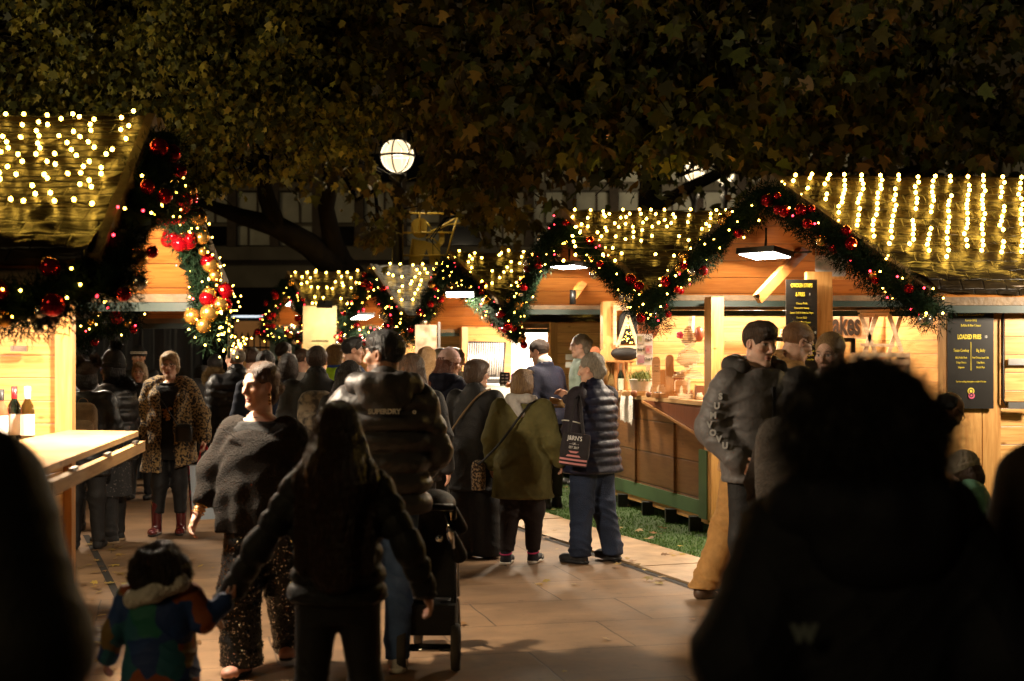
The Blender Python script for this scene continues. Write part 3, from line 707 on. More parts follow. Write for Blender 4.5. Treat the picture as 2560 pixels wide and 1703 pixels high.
def rlights(label, P, E, r, L, spots, br, nrm_off=.10, seed=1):
    """strings of warm lamps lying on the roof cover: wires and single bulbs"""
    r_ = random.Random(seed); P=Vector(P); E=Vector(E); r=Vector(r).normalized()
    nrm = (E-P).cross(r).normalized(); nrm = -nrm if nrm.z < 0 else nrm
    t = empty('string_lights', P, label, 'string lights', group='string lights on the stall roofs')
    pos = []
    for s in spots:
        pts = [P.lerp(E,v)+r*u+nrm*(nrm_off+.035) for u,v in s]
        w = MB(); w.tube([p-nrm*.012 for p in pts], .004, 4) if len(pts) > 1 else None
        if len(pts) > 1: w.build('wire', BLACK, t)
        pos += pts
    k = 0
    if len(pos) > 100:
        r_.shuffle(pos); rest = pos[100:]; pos = pos[:100]
        V0 = np.array([v.co for v in BULB_ME.vertices]); F0 = np.array([p.vertices for p in BULB_ME.polygons])
        V = np.concatenate([V0*np.array((br,br,br*1.15))+np.array(p) for p in rest]); Fq = np.concatenate([F0+i*len(V0) for i in range(len(rest))])
        o = fast_mesh('bulbs', V, Fq, BULB, t, True); o['kind'] = 'stuff'
    for p in pos: inst('bulb', BULB_ME, p, t, (r_.gauss(0,.3),r_.gauss(0,.3),0), (br,br,br*1.15))
    return t
def net(L, n_rows, v0, v1, du, seed, drop=.2, jit=.05, slant=.0, gap=None):
    """zig-zag net of lamp positions (u along ridge, v down the slope)"""
    r_ = random.Random(seed); out = []
    for j in range(n_rows):
        v = v0+(v1-v0)*j/max(1,n_rows-1); row = []
        if gap and gap[0] < v < gap[1]: continue
        u = .08+(j%2)*du/2
        while u < L-.05:
            if r_.random() > drop: row.append((u+r_.gauss(0,jit)+slant*v, v+r_.gauss(0,jit*.35)))
            u += du
        if row: out.append(row)
    return out
# --- right hand row -------------------------------------------------
P1,N1,F1 = at(1935,464,12.0),at(2330,752,10.8),at(1650,742,13.2)
R1 = (1,.05,0)
WN1,WF1 = (3.40,11.05),(2.74,12.55)
ST1 = stall('nearest right hand stall with rows of lights and fries signs', P1,N1,F1, R1, 3.4, WN1, WF1, zc=1.22, wallL=2.9, farwall=False, lining=LINING, backwall=False)
P2,N2,F2 = at(1415,546,14.7),at(1640,766,13.5),at(1300,766,16.2)
R2 = (1,.06,0)
WN2,WF2 = (1.84,13.05),(1.06,16.2)
ST2 = stall('wooden gift stall, the second on the right, with boards and a brown front', P2,N2,F2, R2, 2.9, WN2, WF2, zc=1.24, nearwall=False, lining=LINING, wallL=2.6, front_mat=wood('dark stained front',(.20,.09,.028),plank=.33))
P3,N3,F3 = at(1130,646,20.3),at(1300,815,18.9),at(1050,826,21.8)
R3 = (1,.06,0)
stall('jewellery stall, third on the right, with a very bright white table', P3,N3,F3, R3, 2.6, (.55,18.9), (-.75,21.8), zc=1.2)
P4,N4,F4 = at(932,675,24.8),at(1015,800,23.4),at(870,822,26.2)
stall('fourth right hand stall with a golden lit roof below the lamp post', P4,N4,F4, (1,.06,0), 2.6, (-1.35,23.4), (-2.5,26.2), zc=1.2)
P5,N5,F5 = at(725,691,28),at(795,812,26.6),at(672,815,29.4)
stall('farthest stall at the end of the right hand row', P5,N5,F5, (1,.06,0), 2.4, (-3.3,26.6), (-4.3,29.4), zc=1.2)
# --- left hand row --------------------------------------------------
PL,NL,FL = at(372,334,7.8),at(232,690,6.55),at(545,742,9.0)
STL = stall('nearest left hand wine stall with a wide fold out counter', PL,NL,FL, (-1,0,0), 3.0, (-2.62,6.6), (-2.74,8.75), zc=1.19, wallL=2.3, counter=True)
NL2 = at(285,788,12.4); PL2 = NL2+Vector((.02,1.4,1.05)); FL2 = NL2+Vector((.05,2.8,.02))
stall('dark left hand stall behind the wine stall', PL2,NL2,FL2, (-1,0,0), 2.8, (-5.0,12.5), (-4.9,15.1), zc=1.19)
# garlands
def gp(P,N_,Fp,dz=.12,ext=.15,low=0.,f=(-.07,-.10,0)):
    d = Vector((0,0,-dz)); f = Vector(f)
    a = N_+d+(N_-P).normalized()*ext+f; c = Fp+d+(Fp-P).normalized()*ext+f
    return [a+Vector((0,0,-low)), N_.lerp(P,.5)+d*1.0+f, P+d*1.35+f, Fp.lerp(P,.5)+d*1.0+f, c+Vector((0,0,-low))]
garland('bushy garland hung along the gable of the nearest right hand stall', gp(P1,N1,F1,.055,.10), .145, 34, 66, 11, 6200, fac=1.0, red=.18)
garland('garland with red baubles around the gift stall gable', gp(P2,N2,F2,.055,.15), .15, 34, 66, 12, 6000)
garland('garland around the jewellery stall gable hanging low on its left', gp(P3,N3,F3,.09,.12), .18, 36, 74, 13, 4200, fac=1.15, bulb_r=.0062)
garland('thick garland ring around the fourth stall gable', gp(P4,N4,F4,.09,.12)+[N4+Vector((0,0,-.25))], .20, 44, 80, 14, 2800, fac=1.3, bulb_r=.012)
garland('garland ring on the farthest stall gable', gp(P5,N5,F5,.09,.12)+[N5+Vector((0,0,-.25))], .19, 40, 70, 15, 2600, fac=1.3, bulb_r=.008)
gl = gp(PL,NL,FL,.05,.05,0,(.09,-.05,0))
garland('dark garland along the near gable edge of the wine stall', gl[:3], .15, 13, 16, 16, 6500, fac=.9, toward=Vector((.5,-.8,0)), bulb_r=.0062)
gl2 = [PL+Vector((.03,.1,-.30)), at(440,500,8.3), at(490,640,8.6), at(520,760,8.7), at(530,820,8.6)]
garland('bright garland packed with large red and gold baubles on the wine stall', gl2, .135, 46, 84, 17, 7500, biglist=('red','red','gold','gold','red','gold','red'), fac=1.0, toward=Vector((.3,-1,0)), bulb_r=.0062, red=.12)
garland('garland swag with one row of baubles below the near eave of the wine stall', [at(-60,755,6.5),at(60,760,6.45),at(150,745,6.45),at(215,690,6.5)], .14, 9, 10, 18, 6500, fac=.95, bulb_r=.006)
garland('garland cluster on the corner of the dark stall behind the wine stall', [at(190,850,12.2),at(235,815,12.2),at(300,800,12.2),at(320,760,12.4),at(300,740,13.2)], .16, 20, 24, 19, 4800, toward=Vector((.2,-1,0)), bulb_r=.008)
# dense fairy lights falling from the wine stall garland
t = empty('fairy_light_curtain', at(575,700,9.4), 'dense golden fairy lights trailing down past the wine stall garland', 'string lights')
pth = [at(500,570,9.3),at(530,640,9.4),at(556,700,9.4),at(572,760,9.4),at(575,830,9.4),at(572,895,9.4)]
wr = MB(); wr.tube(pth, .012, 5); wr.build('wire', BLACK, t)
for i in range(98):
    s = rng.random()**.7*5; k = min(4,int(s)); c = pth[k].lerp(pth[k+1], s-k)
    sp = .012+.035*min(1,s/3)
    inst('bulb', BULBS_ME, c+Vector((rng.gauss(0,sp),rng.gauss(0,sp),rng.gauss(0,.03))), t, None, .0062)
cdl = empty('light_star', at(607,860,14), 'small cluster of golden lamps beside the fairy light curtain', 'string lights')
MB().tube([at(607,905,14),at(607,845,14)], .01).build('stem', BLACK, cdl)
for i in range(14): inst('bulb', BULBS_ME, at(607+rng.gauss(0,9),860+rng.gauss(0,12),14), cdl, None, .010)
# --- roof lamps -----------------------------------------------------
cols = []
for i in range(29):
    u0 = .10+i*.147; c = []
    nb = 10; vmax = .75
    v = .02+rng.uniform(0,.02); u = u0+.02
    while v < vmax+rng.uniform(-.03,.04):
        c.append((u+.010*math.sin(v*25+i)+rng.gauss(0,.006), v)); dv = .047+rng.uniform(-.010,.010); v += dv; u -= 1.42*dv
    c = [(a,b) for a,b in c if .03 < a < 3.35 and rng.random() > .07]
    if c: cols.append(c)
rlights('columns of bright warm lamps on the nearest right hand roof', P1, N1, R1, 3.4, cols, .0155, seed=21)
rlights('slanting short strings of lamps on the gift stall roof', P2, N2, R2, 2.9, net(2.3,8,.03,.40,.16,22,.20,.03,-1.0)+net(1.9,3,.48,.64,.24,23,.25,.04,-1.0), .0140, seed=22)
rlights('scattered lamps on the jewellery stall roof', P3, N3, R3, 2.6, net(1.6,9,.02,.66,.18,24,.32,.05,-.2), .0155, seed=23)
rlights('scattered lamps on the golden fourth roof', P4, N4, (1,.06,0), 2.6, net(1.35,9,.02,.72,.2,25,.40,.05), .0175, seed=24)
rlights('closely spaced lamps in two bands on the farthest roof', P5, N5, (1,.06,0), 2.4, net(1.45,8,.03,.80,.17,26,.22,.045,0,(.40,.52)), .0185, seed=25)
rlights('net of lamps on the wine stall roof', PL, NL, (-1,0,0), 3.0, net(1.1,15,.02,.68,.105,27,.24,.022,0), .0105, seed=26)
# --- floodlights ----------------------------------------------------
floodlight(at(1912,632,12.4), 120, 'wide floodlight under the roof of the nearest right hand stall', aim=(-.12,-.10,-1), size=.38)
floodlight(at(1422,662,15.2), 100, 'floodlight under the gift stall roof', aim=(-.05,-.05,-1))
floodlight((2.75,14.9,2.72), 200, 'floodlight inside the gift stall behind its garland', aim=(0,.15,-1))
floodlight((4.2,12.6,2.75), 60, 'floodlight inside the nearest right hand stall', aim=(0,.3,-1))
floodlight((4.6,9.9,2.25), 85, 'floodlight facing the bright side wall at the right edge', aim=(-.25,.8,-.6), size=.25)
floodlight(at(1150,732,19.3), 200, 'brilliant round looking floodlight in the jewellery stall', aim=(.0,-.25,-1), size=.36)
floodlight((.95,20.3,2.62), 520, 'floodlight inside the jewellery stall over the white table', aim=(-.1,0,-1))
floodlight(at(905,790,24.9), 60, 'floodlight glimpsed behind the fourth stall garland', aim=(.2,-.2,-1))
floodlight((-1.2,24.9,2.6), 240, 'floodlight inside the fourth stall', aim=(-.1,0,-1))
floodlight(at(737,757,28.0), 70, 'floodlight in the farthest stall', aim=(.2,-.3,-1), size=.3)
floodlight((-3.0,28.1,2.6), 260, 'floodlight inside the farthest stall', aim=(-.1,0,-1))
floodlight((-3.35,25.4,2.55), 22, 'added floodlight that brightens the yellow notice panel', aim=(-.1,.6,-1), size=.25)  # extra lamp put in only so that the notice panel is lit
floodlight(at(305,570,7.7), 190, 'floodlight under the peak of the wine stall roof', aim=(.12,.28,-1), size=.22)
floodlight((-3.6,7.6,2.45), 60, 'floodlight inside the wine stall', aim=(.25,.1,-1), size=.22)
floodlight((-4.0,13.6,2.35), 60, 'floodlight under the dark stall roof behind the wine stall', aim=(.45,-.25,-1), size=.22)
# ---------------------------------------------------------------- bodies: blended implicit surfaces, one continuous skin each
def rot3(yaw=0, pitch=0, roll=0):
    return np.array((Matrix.Rotation(yaw,3,'Z') @ Matrix.Rotation(pitch,3,'X') @ Matrix.Rotation(roll,3,'Y')))
class Sdf:
    """list of (kind, data, blend, sign) evaluated on a grid and turned into a skin by surface nets"""
    def __init__(s, h, k=.03): s.h = h; s.k = k; s.p = []; s.post = None
    def cone(s, a, b, ra, rb, k=None, q=None, sub=False):      # tapered capsule; q=(period, depth) quilts it along its length
        s.p.append(('c', (np.array(a,float), np.array(b,float), ra, rb, q), s.k if k is None else k, sub)); return s
    def ell(s, c, r, R=None, k=None, sub=False):
        s.p.append(('e', (np.array(c,float), np.array(r,float), R), s.k if k is None else k, sub)); return s
    def col(s, prof, k=None, q=None, sub=False, n=2.2, fold=None):           # elliptical column; rows z, rx, ry, cx, cy
        s.p.append(('k', (np.array(prof,float), q, n, fold), s.k if k is None else k, sub)); return s
    def bounds(s, p):
        t, d = p[0], p[1]
        if t == 'c': return np.minimum(d[0]-d[2], d[1]-d[3]), np.maximum(d[0]+d[2], d[1]+d[3])
        if t == 'e':
            m = d[1].max() if d[2] is not None else d[1]; return d[0]-m, d[0]+m
        P = d[0]; return np.array(((P[:,3]-P[:,1]).min(), (P[:,4]-P[:,2]).min(), P[:,0].min())), np.array(((P[:,3]+P[:,1]).max(), (P[:,4]+P[:,2]).max(), P[:,0].max()))
    def mesh(s, clip_lo=None, clip_hi=None):
        h = s.h; B = [s.bounds(p) for p in s.p if not p[3]]
        lo = np.min([b[0] for b in B],0)-3*h-.03; hi = np.max([b[1] for b in B],0)+3*h+.03
        if clip_lo is not None: lo = np.maximum(lo, clip_lo)
        if clip_hi is not None: hi = np.minimum(hi, clip_hi)
        n = np.ceil((hi-lo)/h).astype(int)+1
        X = lo[0]+np.arange(n[0])*h; Y = lo[1]+np.arange(n[1])*h; Z = lo[2]+np.arange(n[2])*h
        D = np.full(n, 1., np.float32)
        for p in s.p:
            b0,b1 = s.bounds(p); m = p[2]+2*h+.035
            i0 = np.maximum(np.floor((b0-m-lo)/h).astype(int),0); i1 = np.minimum(np.ceil((b1+m-lo)/h).astype(int)+1, n)
            if (i1 <= i0).any(): continue
            sl = tuple(slice(a,b) for a,b in zip(i0,i1))
            x = X[sl[0]][:,None,None]; y = Y[sl[1]][None,:,None]; z = Z[sl[2]][None,None,:]
            t, d = p[0], p[1]
            if t == 'c':
                a,b,ra,rb,q = d; ab = b-a; L2 = max(1e-9,(ab**2).sum())
                u = np.clip(((x-a[0])*ab[0]+(y-a[1])*ab[1]+(z-a[2])*ab[2])/L2,0,1)
                e = np.sqrt((x-a[0]-u*ab[0])**2+(y-a[1]-u*ab[1])**2+(z-a[2]-u*ab[2])**2)-(ra+(rb-ra)*u)
                if q: e = e-q[1]*np.sqrt(np.abs(np.sin(PI*u*math.sqrt(L2)/q[0])))
            elif t == 'e':
                c,r,R = d; dx,dy,dz = x-c[0],y-c[1],z-c[2]
                if R is not None:
                    dx,dy,dz = R[0,0]*dx+R[1,0]*dy+R[2,0]*dz, R[0,1]*dx+R[1,1]*dy+R[2,1]*dz, R[0,2]*dx+R[1,2]*dy+R[2,2]*dz
                k0 = np.sqrt((dx/r[0])**2+(dy/r[1])**2+(dz/r[2])**2); k1 = np.sqrt((dx/r[0]**2)**2+(dy/r[1]**2)**2+(dz/r[2]**2)**2)
                e = k0*(k0-1)/np.maximum(k1,1e-6)
            else:
                P,q,nn,fold = d; o = np.argsort(P[:,0]); P = P[o]
                f = lambda j: np.interp(z, P[:,0], P[:,j])
                rx,ry = f(1),f(2); ax = np.abs((x-f(3))/rx); ay = np.abs((y-f(4))/ry)
                g = (ax**nn+ay**nn)**(1/nn)
                e = (g-1)*np.minimum(rx,ry)
                if q: e = e-q[1]*np.abs(np.sin(PI*(z-P[0,0])/q[0]))**.65
                if fold:
                    th = np.arctan2(y-f(4), x-f(3)); e = e-fold[1]*np.sin(th*fold[0]+z*3)*np.clip((fold[2]-z)/.3,0,1)
                e = np.maximum(e, np.maximum(P[0,0]-z, z-P[-1,0]))
            cur = D[sl]; k = max(p[2],1e-5)
            if p[3]:
                e = -e; hh = np.clip(.5-.5*(e-cur)/k,0,1)   # smooth max
                D[sl] = cur*hh+e*(1-hh)+k*hh*(1-hh)
            else:
                hh = np.clip(.5+.5*(e-cur)/k,0,1)
                D[sl] = e*(1-hh)+cur*hh-k*hh*(1-hh)
        if s.post is not None: D = s.post(D, X[:,None,None], Y[None,:,None], Z[None,None,:])
        D[0]=1;D[-1]=1;D[:,0]=1;D[:,-1]=1;D[:,:,0]=1;D[:,:,-1]=1
        return surface_nets(D, lo, h)
CORN = np.array([(0,0,0),(1,0,0),(0,1,0),(1,1,0),(0,0,1),(1,0,1),(0,1,1),(1,1,1)])
EDGE = [(0,1),(2,3),(4,5),(6,7),(0,2),(1,3),(4,6),(5,7),(0,4),(1,5),(2,6),(3,7)]
def surface_nets(D, lo, h):
    I = D < 0; nx,ny,nz = D.shape
    c = np.zeros((nx-1,ny-1,nz-1), np.int8)
    for a,b,d in CORN: c += I[a:nx-1+a, b:ny-1+b, d:nz-1+d]
    act = (c > 0) & (c < 8); idx = np.argwhere(act)
    if len(idx) == 0: return np.zeros((0,3)), np.zeros((0,4),int)
    vid = np.full(act.shape, -1, np.int64); vid[tuple(idx.T)] = np.arange(len(idx))
    vals = np.stack([D[idx[:,0]+o[0], idx[:,1]+o[1], idx[:,2]+o[2]] for o in CORN],1)
    acc = np.zeros((len(idx),3)); cnt = np.zeros(len(idx))
    for a,b in EDGE:
        va,vb = vals[:,a],vals[:,b]; m = (va < 0) != (vb < 0)
        t = np.where(m, va/np.where(np.abs(va-vb)<1e-9,1,(va-vb)), 0)
        acc += np.where(m[:,None], CORN[a]+t[:,None]*(CORN[b]-CORN[a]), 0); cnt += m
    V = lo+(idx+acc/cnt[:,None])*h
    Q = []
    for ax in range(3):
        s0 = [slice(None)]*3; s1 = [slice(None)]*3; s0[ax] = slice(0,-1); s1[ax] = slice(1,None)
        A,Bq = I[tuple(s0)],I[tuple(s1)]; ch = np.argwhere(A != Bq)
        o1,o2 = [(1,2),(2,0),(0,1)][ax]
        m = (ch[:,o1] > 0) & (ch[:,o2] > 0) & (ch[:,o1] < I.shape[o1]-1) & (ch[:,o2] < I.shape[o2]-1); ch = ch[m]
        e1 = np.zeros(3,int); e1[o1] = 1; e2 = np.zeros(3,int); e2[o2] = 1
        g = lambda k: vid[tuple((ch-k).T)]
        q = np.stack([g(e1+e2), g(e2), g(e1*0), g(e1)],1)
        fl = A[tuple(ch.T)]
        q[~fl] = q[~fl][:,::-1]; Q.append(q)
    Q = np.concatenate(Q); Q = Q[(Q >= 0).all(1)]
    return V, Q
def vnoise(V, sc, seed=0):
    """cheap smooth value: a few warped sines, for folds and curls"""
    r = np.random.default_rng(seed); out = 0
    for i in range(5):
        k = r.normal(0,1,3)*sc*(1+.6*i); out = out+np.sin(V@k+r.uniform(0,6.3)+1.3*np.sin(V@(r.normal(0,1,3)*sc*.7)))/(1+.6*i)
    return out/2.5
def vnormals(V, Q):
    n = np.cross(V[Q[:,2]]-V[Q[:,0]], V[Q[:,3]]-V[Q[:,1]]); N = np.zeros_like(V)
    for j in range(4): np.add.at(N, Q[:,j], n)
    return N/np.maximum(np.linalg.norm(N,axis=1)[:,None],1e-9)
SKINM = attr_mat('skin', .5, .4, bump=.12, bscale=260, sss=.12)
def fabric(name, col, rough=.8, bump=.25, bscale=90, var=.15, vscale=20, sheen=0., spec=.3, **k):
    return mat('cloth '+name, col, rough, bump=bump, bscale=bscale, var=var, vscale=vscale, sheen=sheen, spec=spec, **k)
def hairm(name, col, col2=None):
    c2 = col2 or tuple(min(1,c*2.2+.004) for c in col)
    return mat('hair '+name, col, .42, bump=.9, bscale=9, stretch=(26,26,2.2), vscale=7, col2=c2, spec=.45, thr=(.35,.75))
H_BLACK = hairm('black', (.006,.005,.005)); H_DARK = hairm('dark brown', (.014,.007,.004)); H_BROWN = hairm('brown', (.045,.022,.010))
H_BLOND = hairm('blond', (.22,.12,.045),(.48,.30,.13)); H_GREY = hairm('grey', (.20,.17,.13),(.42,.36,.28)); H_GINGER = hairm('ginger', (.16,.07,.025),(.3,.15,.06)); H_AUBURN = hairm('auburn', (.010,.0035,.002),(.045,.014,.005)); H_DKBLOND = hairm('dark blond', (.10,.05,.018),(.30,.17,.06))
class Frame:
    """a moving head: local head coordinates to body coordinates"""
    def __init__(s, c, R, k): s.c = np.array(c,float); s.R = R; s.k = k
    def p(s, x, y, z): return s.c+s.R@(np.array((x,y,z))*s.k)
    def inv(s, V): return ((V-s.c)@s.R)/s.k
def head_sdf(S, f, female=False, beard=0, fat=0.):
    k = f.k; R = f.R; e = lambda c,r,kk=.02,sub=False: S.ell(f.p(*c), np.array(r)*k, R, kk*k, sub)
    cn = lambda a,b,ra,rb,kk=.015: S.cone(f.p(*a), f.p(*b), ra*k, rb*k, kk*k)
    jw = .9 if female else 1.
    e((0,-.012,.03),(.074,.094,.085)); e((0,.022,-.03),(.061+fat*.5,.066,.088),.03)
    cn((-.05*jw-fat,0,-.065),(-.012,.062,-.105),.022+fat,.019+fat*.5,.025); cn((.05*jw+fat,0,-.065),(.012,.062,-.105),.022+fat,.019+fat*.5,.025)
    e((0,.07,-.107),(.02,.018,.016),.02)
    for s in (-1,1):
        e((s*.042,.058,-.018),(.024,.022,.02),.02); cn((s*.014,.084,.026),(s*.042,.070,.027),.010,.009,.012)
        e((s*.031,.088,.006),(.019,.012,.0115),.010,True)
        e((s*.031,.068,.005),(.0135,.0135,.0125),.003); cn((s*.018,.081,.012),(s*.045,.072,.013),.004,.004,.004)
        e((s*.012,.092,-.036),(.009,.010,.008),.006)
        e((s*.076,-.008,-.004),(.009,.019,.031),.006); e((s*.081,-.002,-.002),(.006,.009,.018),.004,True)
    cn((0,.084,.018),(0,.106,-.028),.0085,.0125,.012); e((0,.098,-.036),(.008,.010,.007),.008)
    e((0,.083,-.064),(.024,.010,.0065),.006); e((0,.081,-.076),(.020,.011,.0075),.006); e((0,.096,-.0698),(.022,.008,.0018),.003,True)
def head_colors(V, f, skin, lip=(.42,.14,.11), iris=(.06,.05,.04), brow=(.06,.035,.02), brow_w=1., beard=None, blush=.25):
    L = f.inv(V); x,y,z = np.abs(L[:,0]),L[:,1],L[:,2]; sk = np.array(skin); C = np.tile(sk,(len(V),1))
    def mixin(m, c): 
        m = np.clip(m,0,1)[:,None]; return C*(1-m)+np.array(c)*m
    g = lambda d: np.exp(-d)
    ck = g(((x-.042)/.022)**2+((y-.06)/.04)**2+((z+.03)/.022)**2)+.8*g(((x)/.014)**2+((y-.105)/.02)**2+((z+.03)/.014)**2)+.8*g(((x-.079)/.012)**2+((y+.005)/.03)**2+(z/.035)**2)
    C = mixin(ck*blush, sk*np.array((1.25,.72,.62)))
    if beard is not None:
        m = ((z < -.045) & (y > -.01) & (z > -.135))*1.*(1-.9*g(((x)/.024)**6+((z+.07)/.012)**4)); m = np.maximum(m, ((z<-.045)&(z>-.058)&(x<.03)&(y>.07))*1.)
        C = mixin(m*.75, beard)
    C = mixin(g((x/.023)**4+((z+.069)/.0135)**4)*(y>.062), lip)
    C = mixin(g((x/.019)**4+((z+.0698)/.0022)**2)*(y>.06), np.array(lip)*.25)
    ey = g(((x-.031)/.0155)**4+((z-.005)/.0075)**4)*(y > .055)
    C = mixin(ey*1.2, (.62,.56,.50)); C = mixin(1.3*g(((x-.031)/.0062)**4+((z-.005)/.0066)**4)*(y>.055), iris)
    C = mixin(.9*g(((x-.031)/.018)**4+((z-.0125)/.0022)**2)*(y>.055), np.array(brow)*.6)
    C = mixin(brow_w*g(((x-.032)/.019)**4+((z-.0265-.004*np.cos((x-.03)*80))/.0042)**2)*(y>.05), brow)
    return C
def hand(S, w, f, side, curl=.5, k=1., up=None):
    """palm, four unequal bent fingers and a thumb from wrist w along direction f"""
    f = np.array(f,float); f /= np.linalg.norm(f)
    n = np.array(up if up is not None else (-side,0,0),float); n = n-f*(n@f); n /= np.linalg.norm(n); l = np.cross(f,n)*side
    S.cone(w, w+f*.035*k, .023*k, .026*k, .01)
    for o in (-.028,-.009,.010,.027): S.cone(w+f*.02*k+l*o*k*.6, w+f*.085*k+l*o*k, .015*k, .0115*k, .012)
    for o,ln in ((-.030,.058),(-.010,.070),(.010,.075),(.029,.066)):
        a = w+f*.088*k+l*o*k; c1 = curl; c2 = curl*2.1
        b = a+(f*math.cos(c1)+n*math.sin(c1))*ln*.52*k; c = b+(f*math.cos(c2)+n*math.sin(c2))*ln*.5*k
        S.cone(a,b,.0098*k,.0088*k,.004); S.cone(b,c,.0088*k,.0072*k,.004)
    a = w+f*.028*k+l*.026*k; b = a+(f*.62+l*.62+n*.3)*.042*k; c = b+(f*.85+l*.12+n*.45)*.034*k
    S.cone(a,b,.0125*k,.0105*k,.010); S.cone(b,c,.0105*k,.0085*k,.004)
def person(label, px, d, H, yaw, hair=('short',H_DARK), skin=(.48,.26,.16), head=(0,0,0), top=None, bottom=None, shoes=(.01,.01,.01), arms=('down','down'), legs=None, lean=(0,0), w=1., female=False,
           face=None, hat=None, glasses=None, h=None, hands=False, x=None, beard=None, hk=1., fat=0., z=0., lowcut=False, headz=0.):
    """one person: continuous skin (face, ears, fingers included) with clothes, hair and shoes as parts"""
    face = face or {}
    s = H/1.75
    h = h or max(.0075, d*.0012)
    hh = max(.0036, min(.008, d*.00042))
    loc = Vector((gx(px,d) if x is None else x, d, z))
    root = empty('person', loc, label, 'person', rz=yaw, group='people at the market')
    lx,ly = lean
    def up(p):     # bend the upper body forward or sideways from the hips
        p = np.array(p,float); t = max(0,(p[2]-.95)/.5); return p+np.array((lx*t, ly*t, -(.5*(lx*lx+ly*ly))*t*.9))
    # joints
    SH = [up((sd*.178*(.93 if female else 1.02)*(.6+.4*w), -.012, 1.415)) for sd in (-1,1)]
    AR = []
    for i,sd in enumerate((-1,1)):
        a = arms[i]
        if a == 'down': el,ha = (sd*(.235*(.65+.35*w)+.01),-.035,1.14),(sd*(.245*(.65+.35*w)+.015),.03,.90)
        elif a == 'pocket': el,ha = (sd*(.27*(.65+.35*w)),-.07,1.14),(sd*(.19*(.65+.35*w)),.09,.98)
        elif a == 'front': el,ha = (sd*(.245*(.65+.35*w)),-.01,1.13),(sd*.09,.25,1.10)
        elif a == 'push': el,ha = (sd*.26,.02,1.14),(sd*.2,.27,1.05)
        elif a == 'phone': el,ha = (sd*.22,.05,1.13),(sd*.08,.27,1.26)
        else: el,ha = a
        el = np.array(el,float); ha = np.array(ha,float)
        if isinstance(a, str): el = el+up(SH[i]*0+np.array((0,0,1.2)))-np.array((0,0,1.2)); ha = ha+(up((0,0,1.1))-np.array((0,0,1.1)))
        AR.append((SH[i],el,ha))
    LG = legs or [((-.10,0,.49),(-.11,-.02,.085)),((.10,.0,.49),(.11,.02,.085))]
    LG = [(np.array((sd*.088*(.6+.4*w),0,.90)),np.array(k,float),np.array(a,float)) for sd,(k,a) in zip((-1,1),LG)]
    nb = up((0,-.02,1.44)); hc = up((0,.02,1.635+headz)); f = Frame(hc, rot3(*head), hk*1.02)
    fz = (1.75-.115*1.02)-1.635
    # --- body
    S = Sdf(h*1.25, .05)
    wv = .8+.2*w
    prof = [(.84,.14,.10),(.95,.165*(1.04 if female else .97),.115),(1.08,.135,.10),(1.28,.16,.11),(1.40,.17,.095),(1.46,.08,.07),(1.49,.05,.05)]
    S.col([(z_, a*wv*.97, b*wv*.95, up((0,0,z_))[0], up((0,0,z_))[1]) for z_,a,b in prof], .04)
    for (a,b,c) in AR: S.cone(a,b,.043,.036); S.cone(b,c,.036,.026)
    for (a,b,c) in LG:
        S.cone(a,b,.078*wv,.052*wv); S.cone(b,c,.052*wv,.035); S.cone(c+np.array((0,-.03,-.04)), c+np.array((0,.12,-.055)), .032,.026,.03)
    V0,Q0 = S.mesh()
    S = Sdf(hh, .02*f.k); head_sdf(S, f, female, fat=fat)
    S.cone(f.p(0,-.02,-.07), nb+np.array((0,0,-.02)), (.046 if female else .055)*f.k+fat*.6, .056+fat*.6, .03); S.ell(nb+np.array((0,.0,-.05)), (.13*wv,.085,.06), None, .04)
    V1,Q1 = S.mesh()
    C1 = head_colors(V1, f, skin, beard=beard, **face)
    parts = [(V0,Q0,np.tile(np.array(skin),(len(V0),1))),(V1,Q1,C1)]
    for i,sd in enumerate((-1,1)):
        if hands or d < 12:
            S = Sdf(max(.004,hh*1.05), .01); a,b,c = AR[i]; fd = c-b; fd /= np.linalg.norm(fd)
            if hands == 'fore': S.cone(b,c,.043,.029,.02); S.cone(a+(b-a)*.55,b,.050,.043,.03)
            else: S.cone(c-fd*.05,c,.03,.026,.01)
            hand(S, c, fd, sd, .55 if not isinstance(arms[i],str) or arms[i]!='down' else .35, 1.0 if not female else .92, up=None if abs(fd[2])>.5 else (0,0,1 if False else -1))
            V2,Q2 = S.mesh(); parts.append((V2,Q2,np.tile(np.array(skin)*np.array((1.05,.95,.92)),(len(V2),1))))
    V = np.concatenate([p[0] for p in parts]); off = np.cumsum([0]+[len(p[0]) for p in parts[:-1]]); Q = np.concatenate([p[1]+o for p,o in zip(parts,off)])
    def mk(name, V, Q, m, col=None, parent=root):
        o = fast_mesh(name, np.asarray(V)*s, Q, m, None, True, col); o.parent = parent; return o
    mk('body', V, Q, SKINM, np.concatenate([p[2] for p in parts]))
    # --- clothes
    def trousers(m, r0=.098, rk=.072, ra=.058, zlo=.07, zhi=1.0, fold=.006, rhip=1.):
        S = Sdf(h, .045)
        S.col([(.80,.13*wv,.11*wv,0,0),(.90,.175*wv*rhip,.132*wv*rhip,0,-.005),(zhi,.165*wv,.125*wv,up((0,0,zhi))[0]*.8,up((0,0,zhi))[1]*.8)], .05)
        for a,b,c in LG: S.cone(a+np.array((0,0,.0)),b,r0*wv,rk*wv); S.cone(b,c+np.array((0,-.005,-.02)),rk*wv,ra)
        S.post = lambda D,X,Y,Z: np.maximum(D-1.7*fold*(1-np.abs(np.sin(Z*27+X*9+Y*6+1.8*np.sin(Z*13+X*15))))**2*np.clip((.9-Z)*3,.15,1)*(.35+.65*np.exp(-((Z-.45)/.12)**2)+.8*np.exp(-((Z-.12)/.08)**2)), zlo-Z)
        return mk('trousers', *S.mesh(), m)
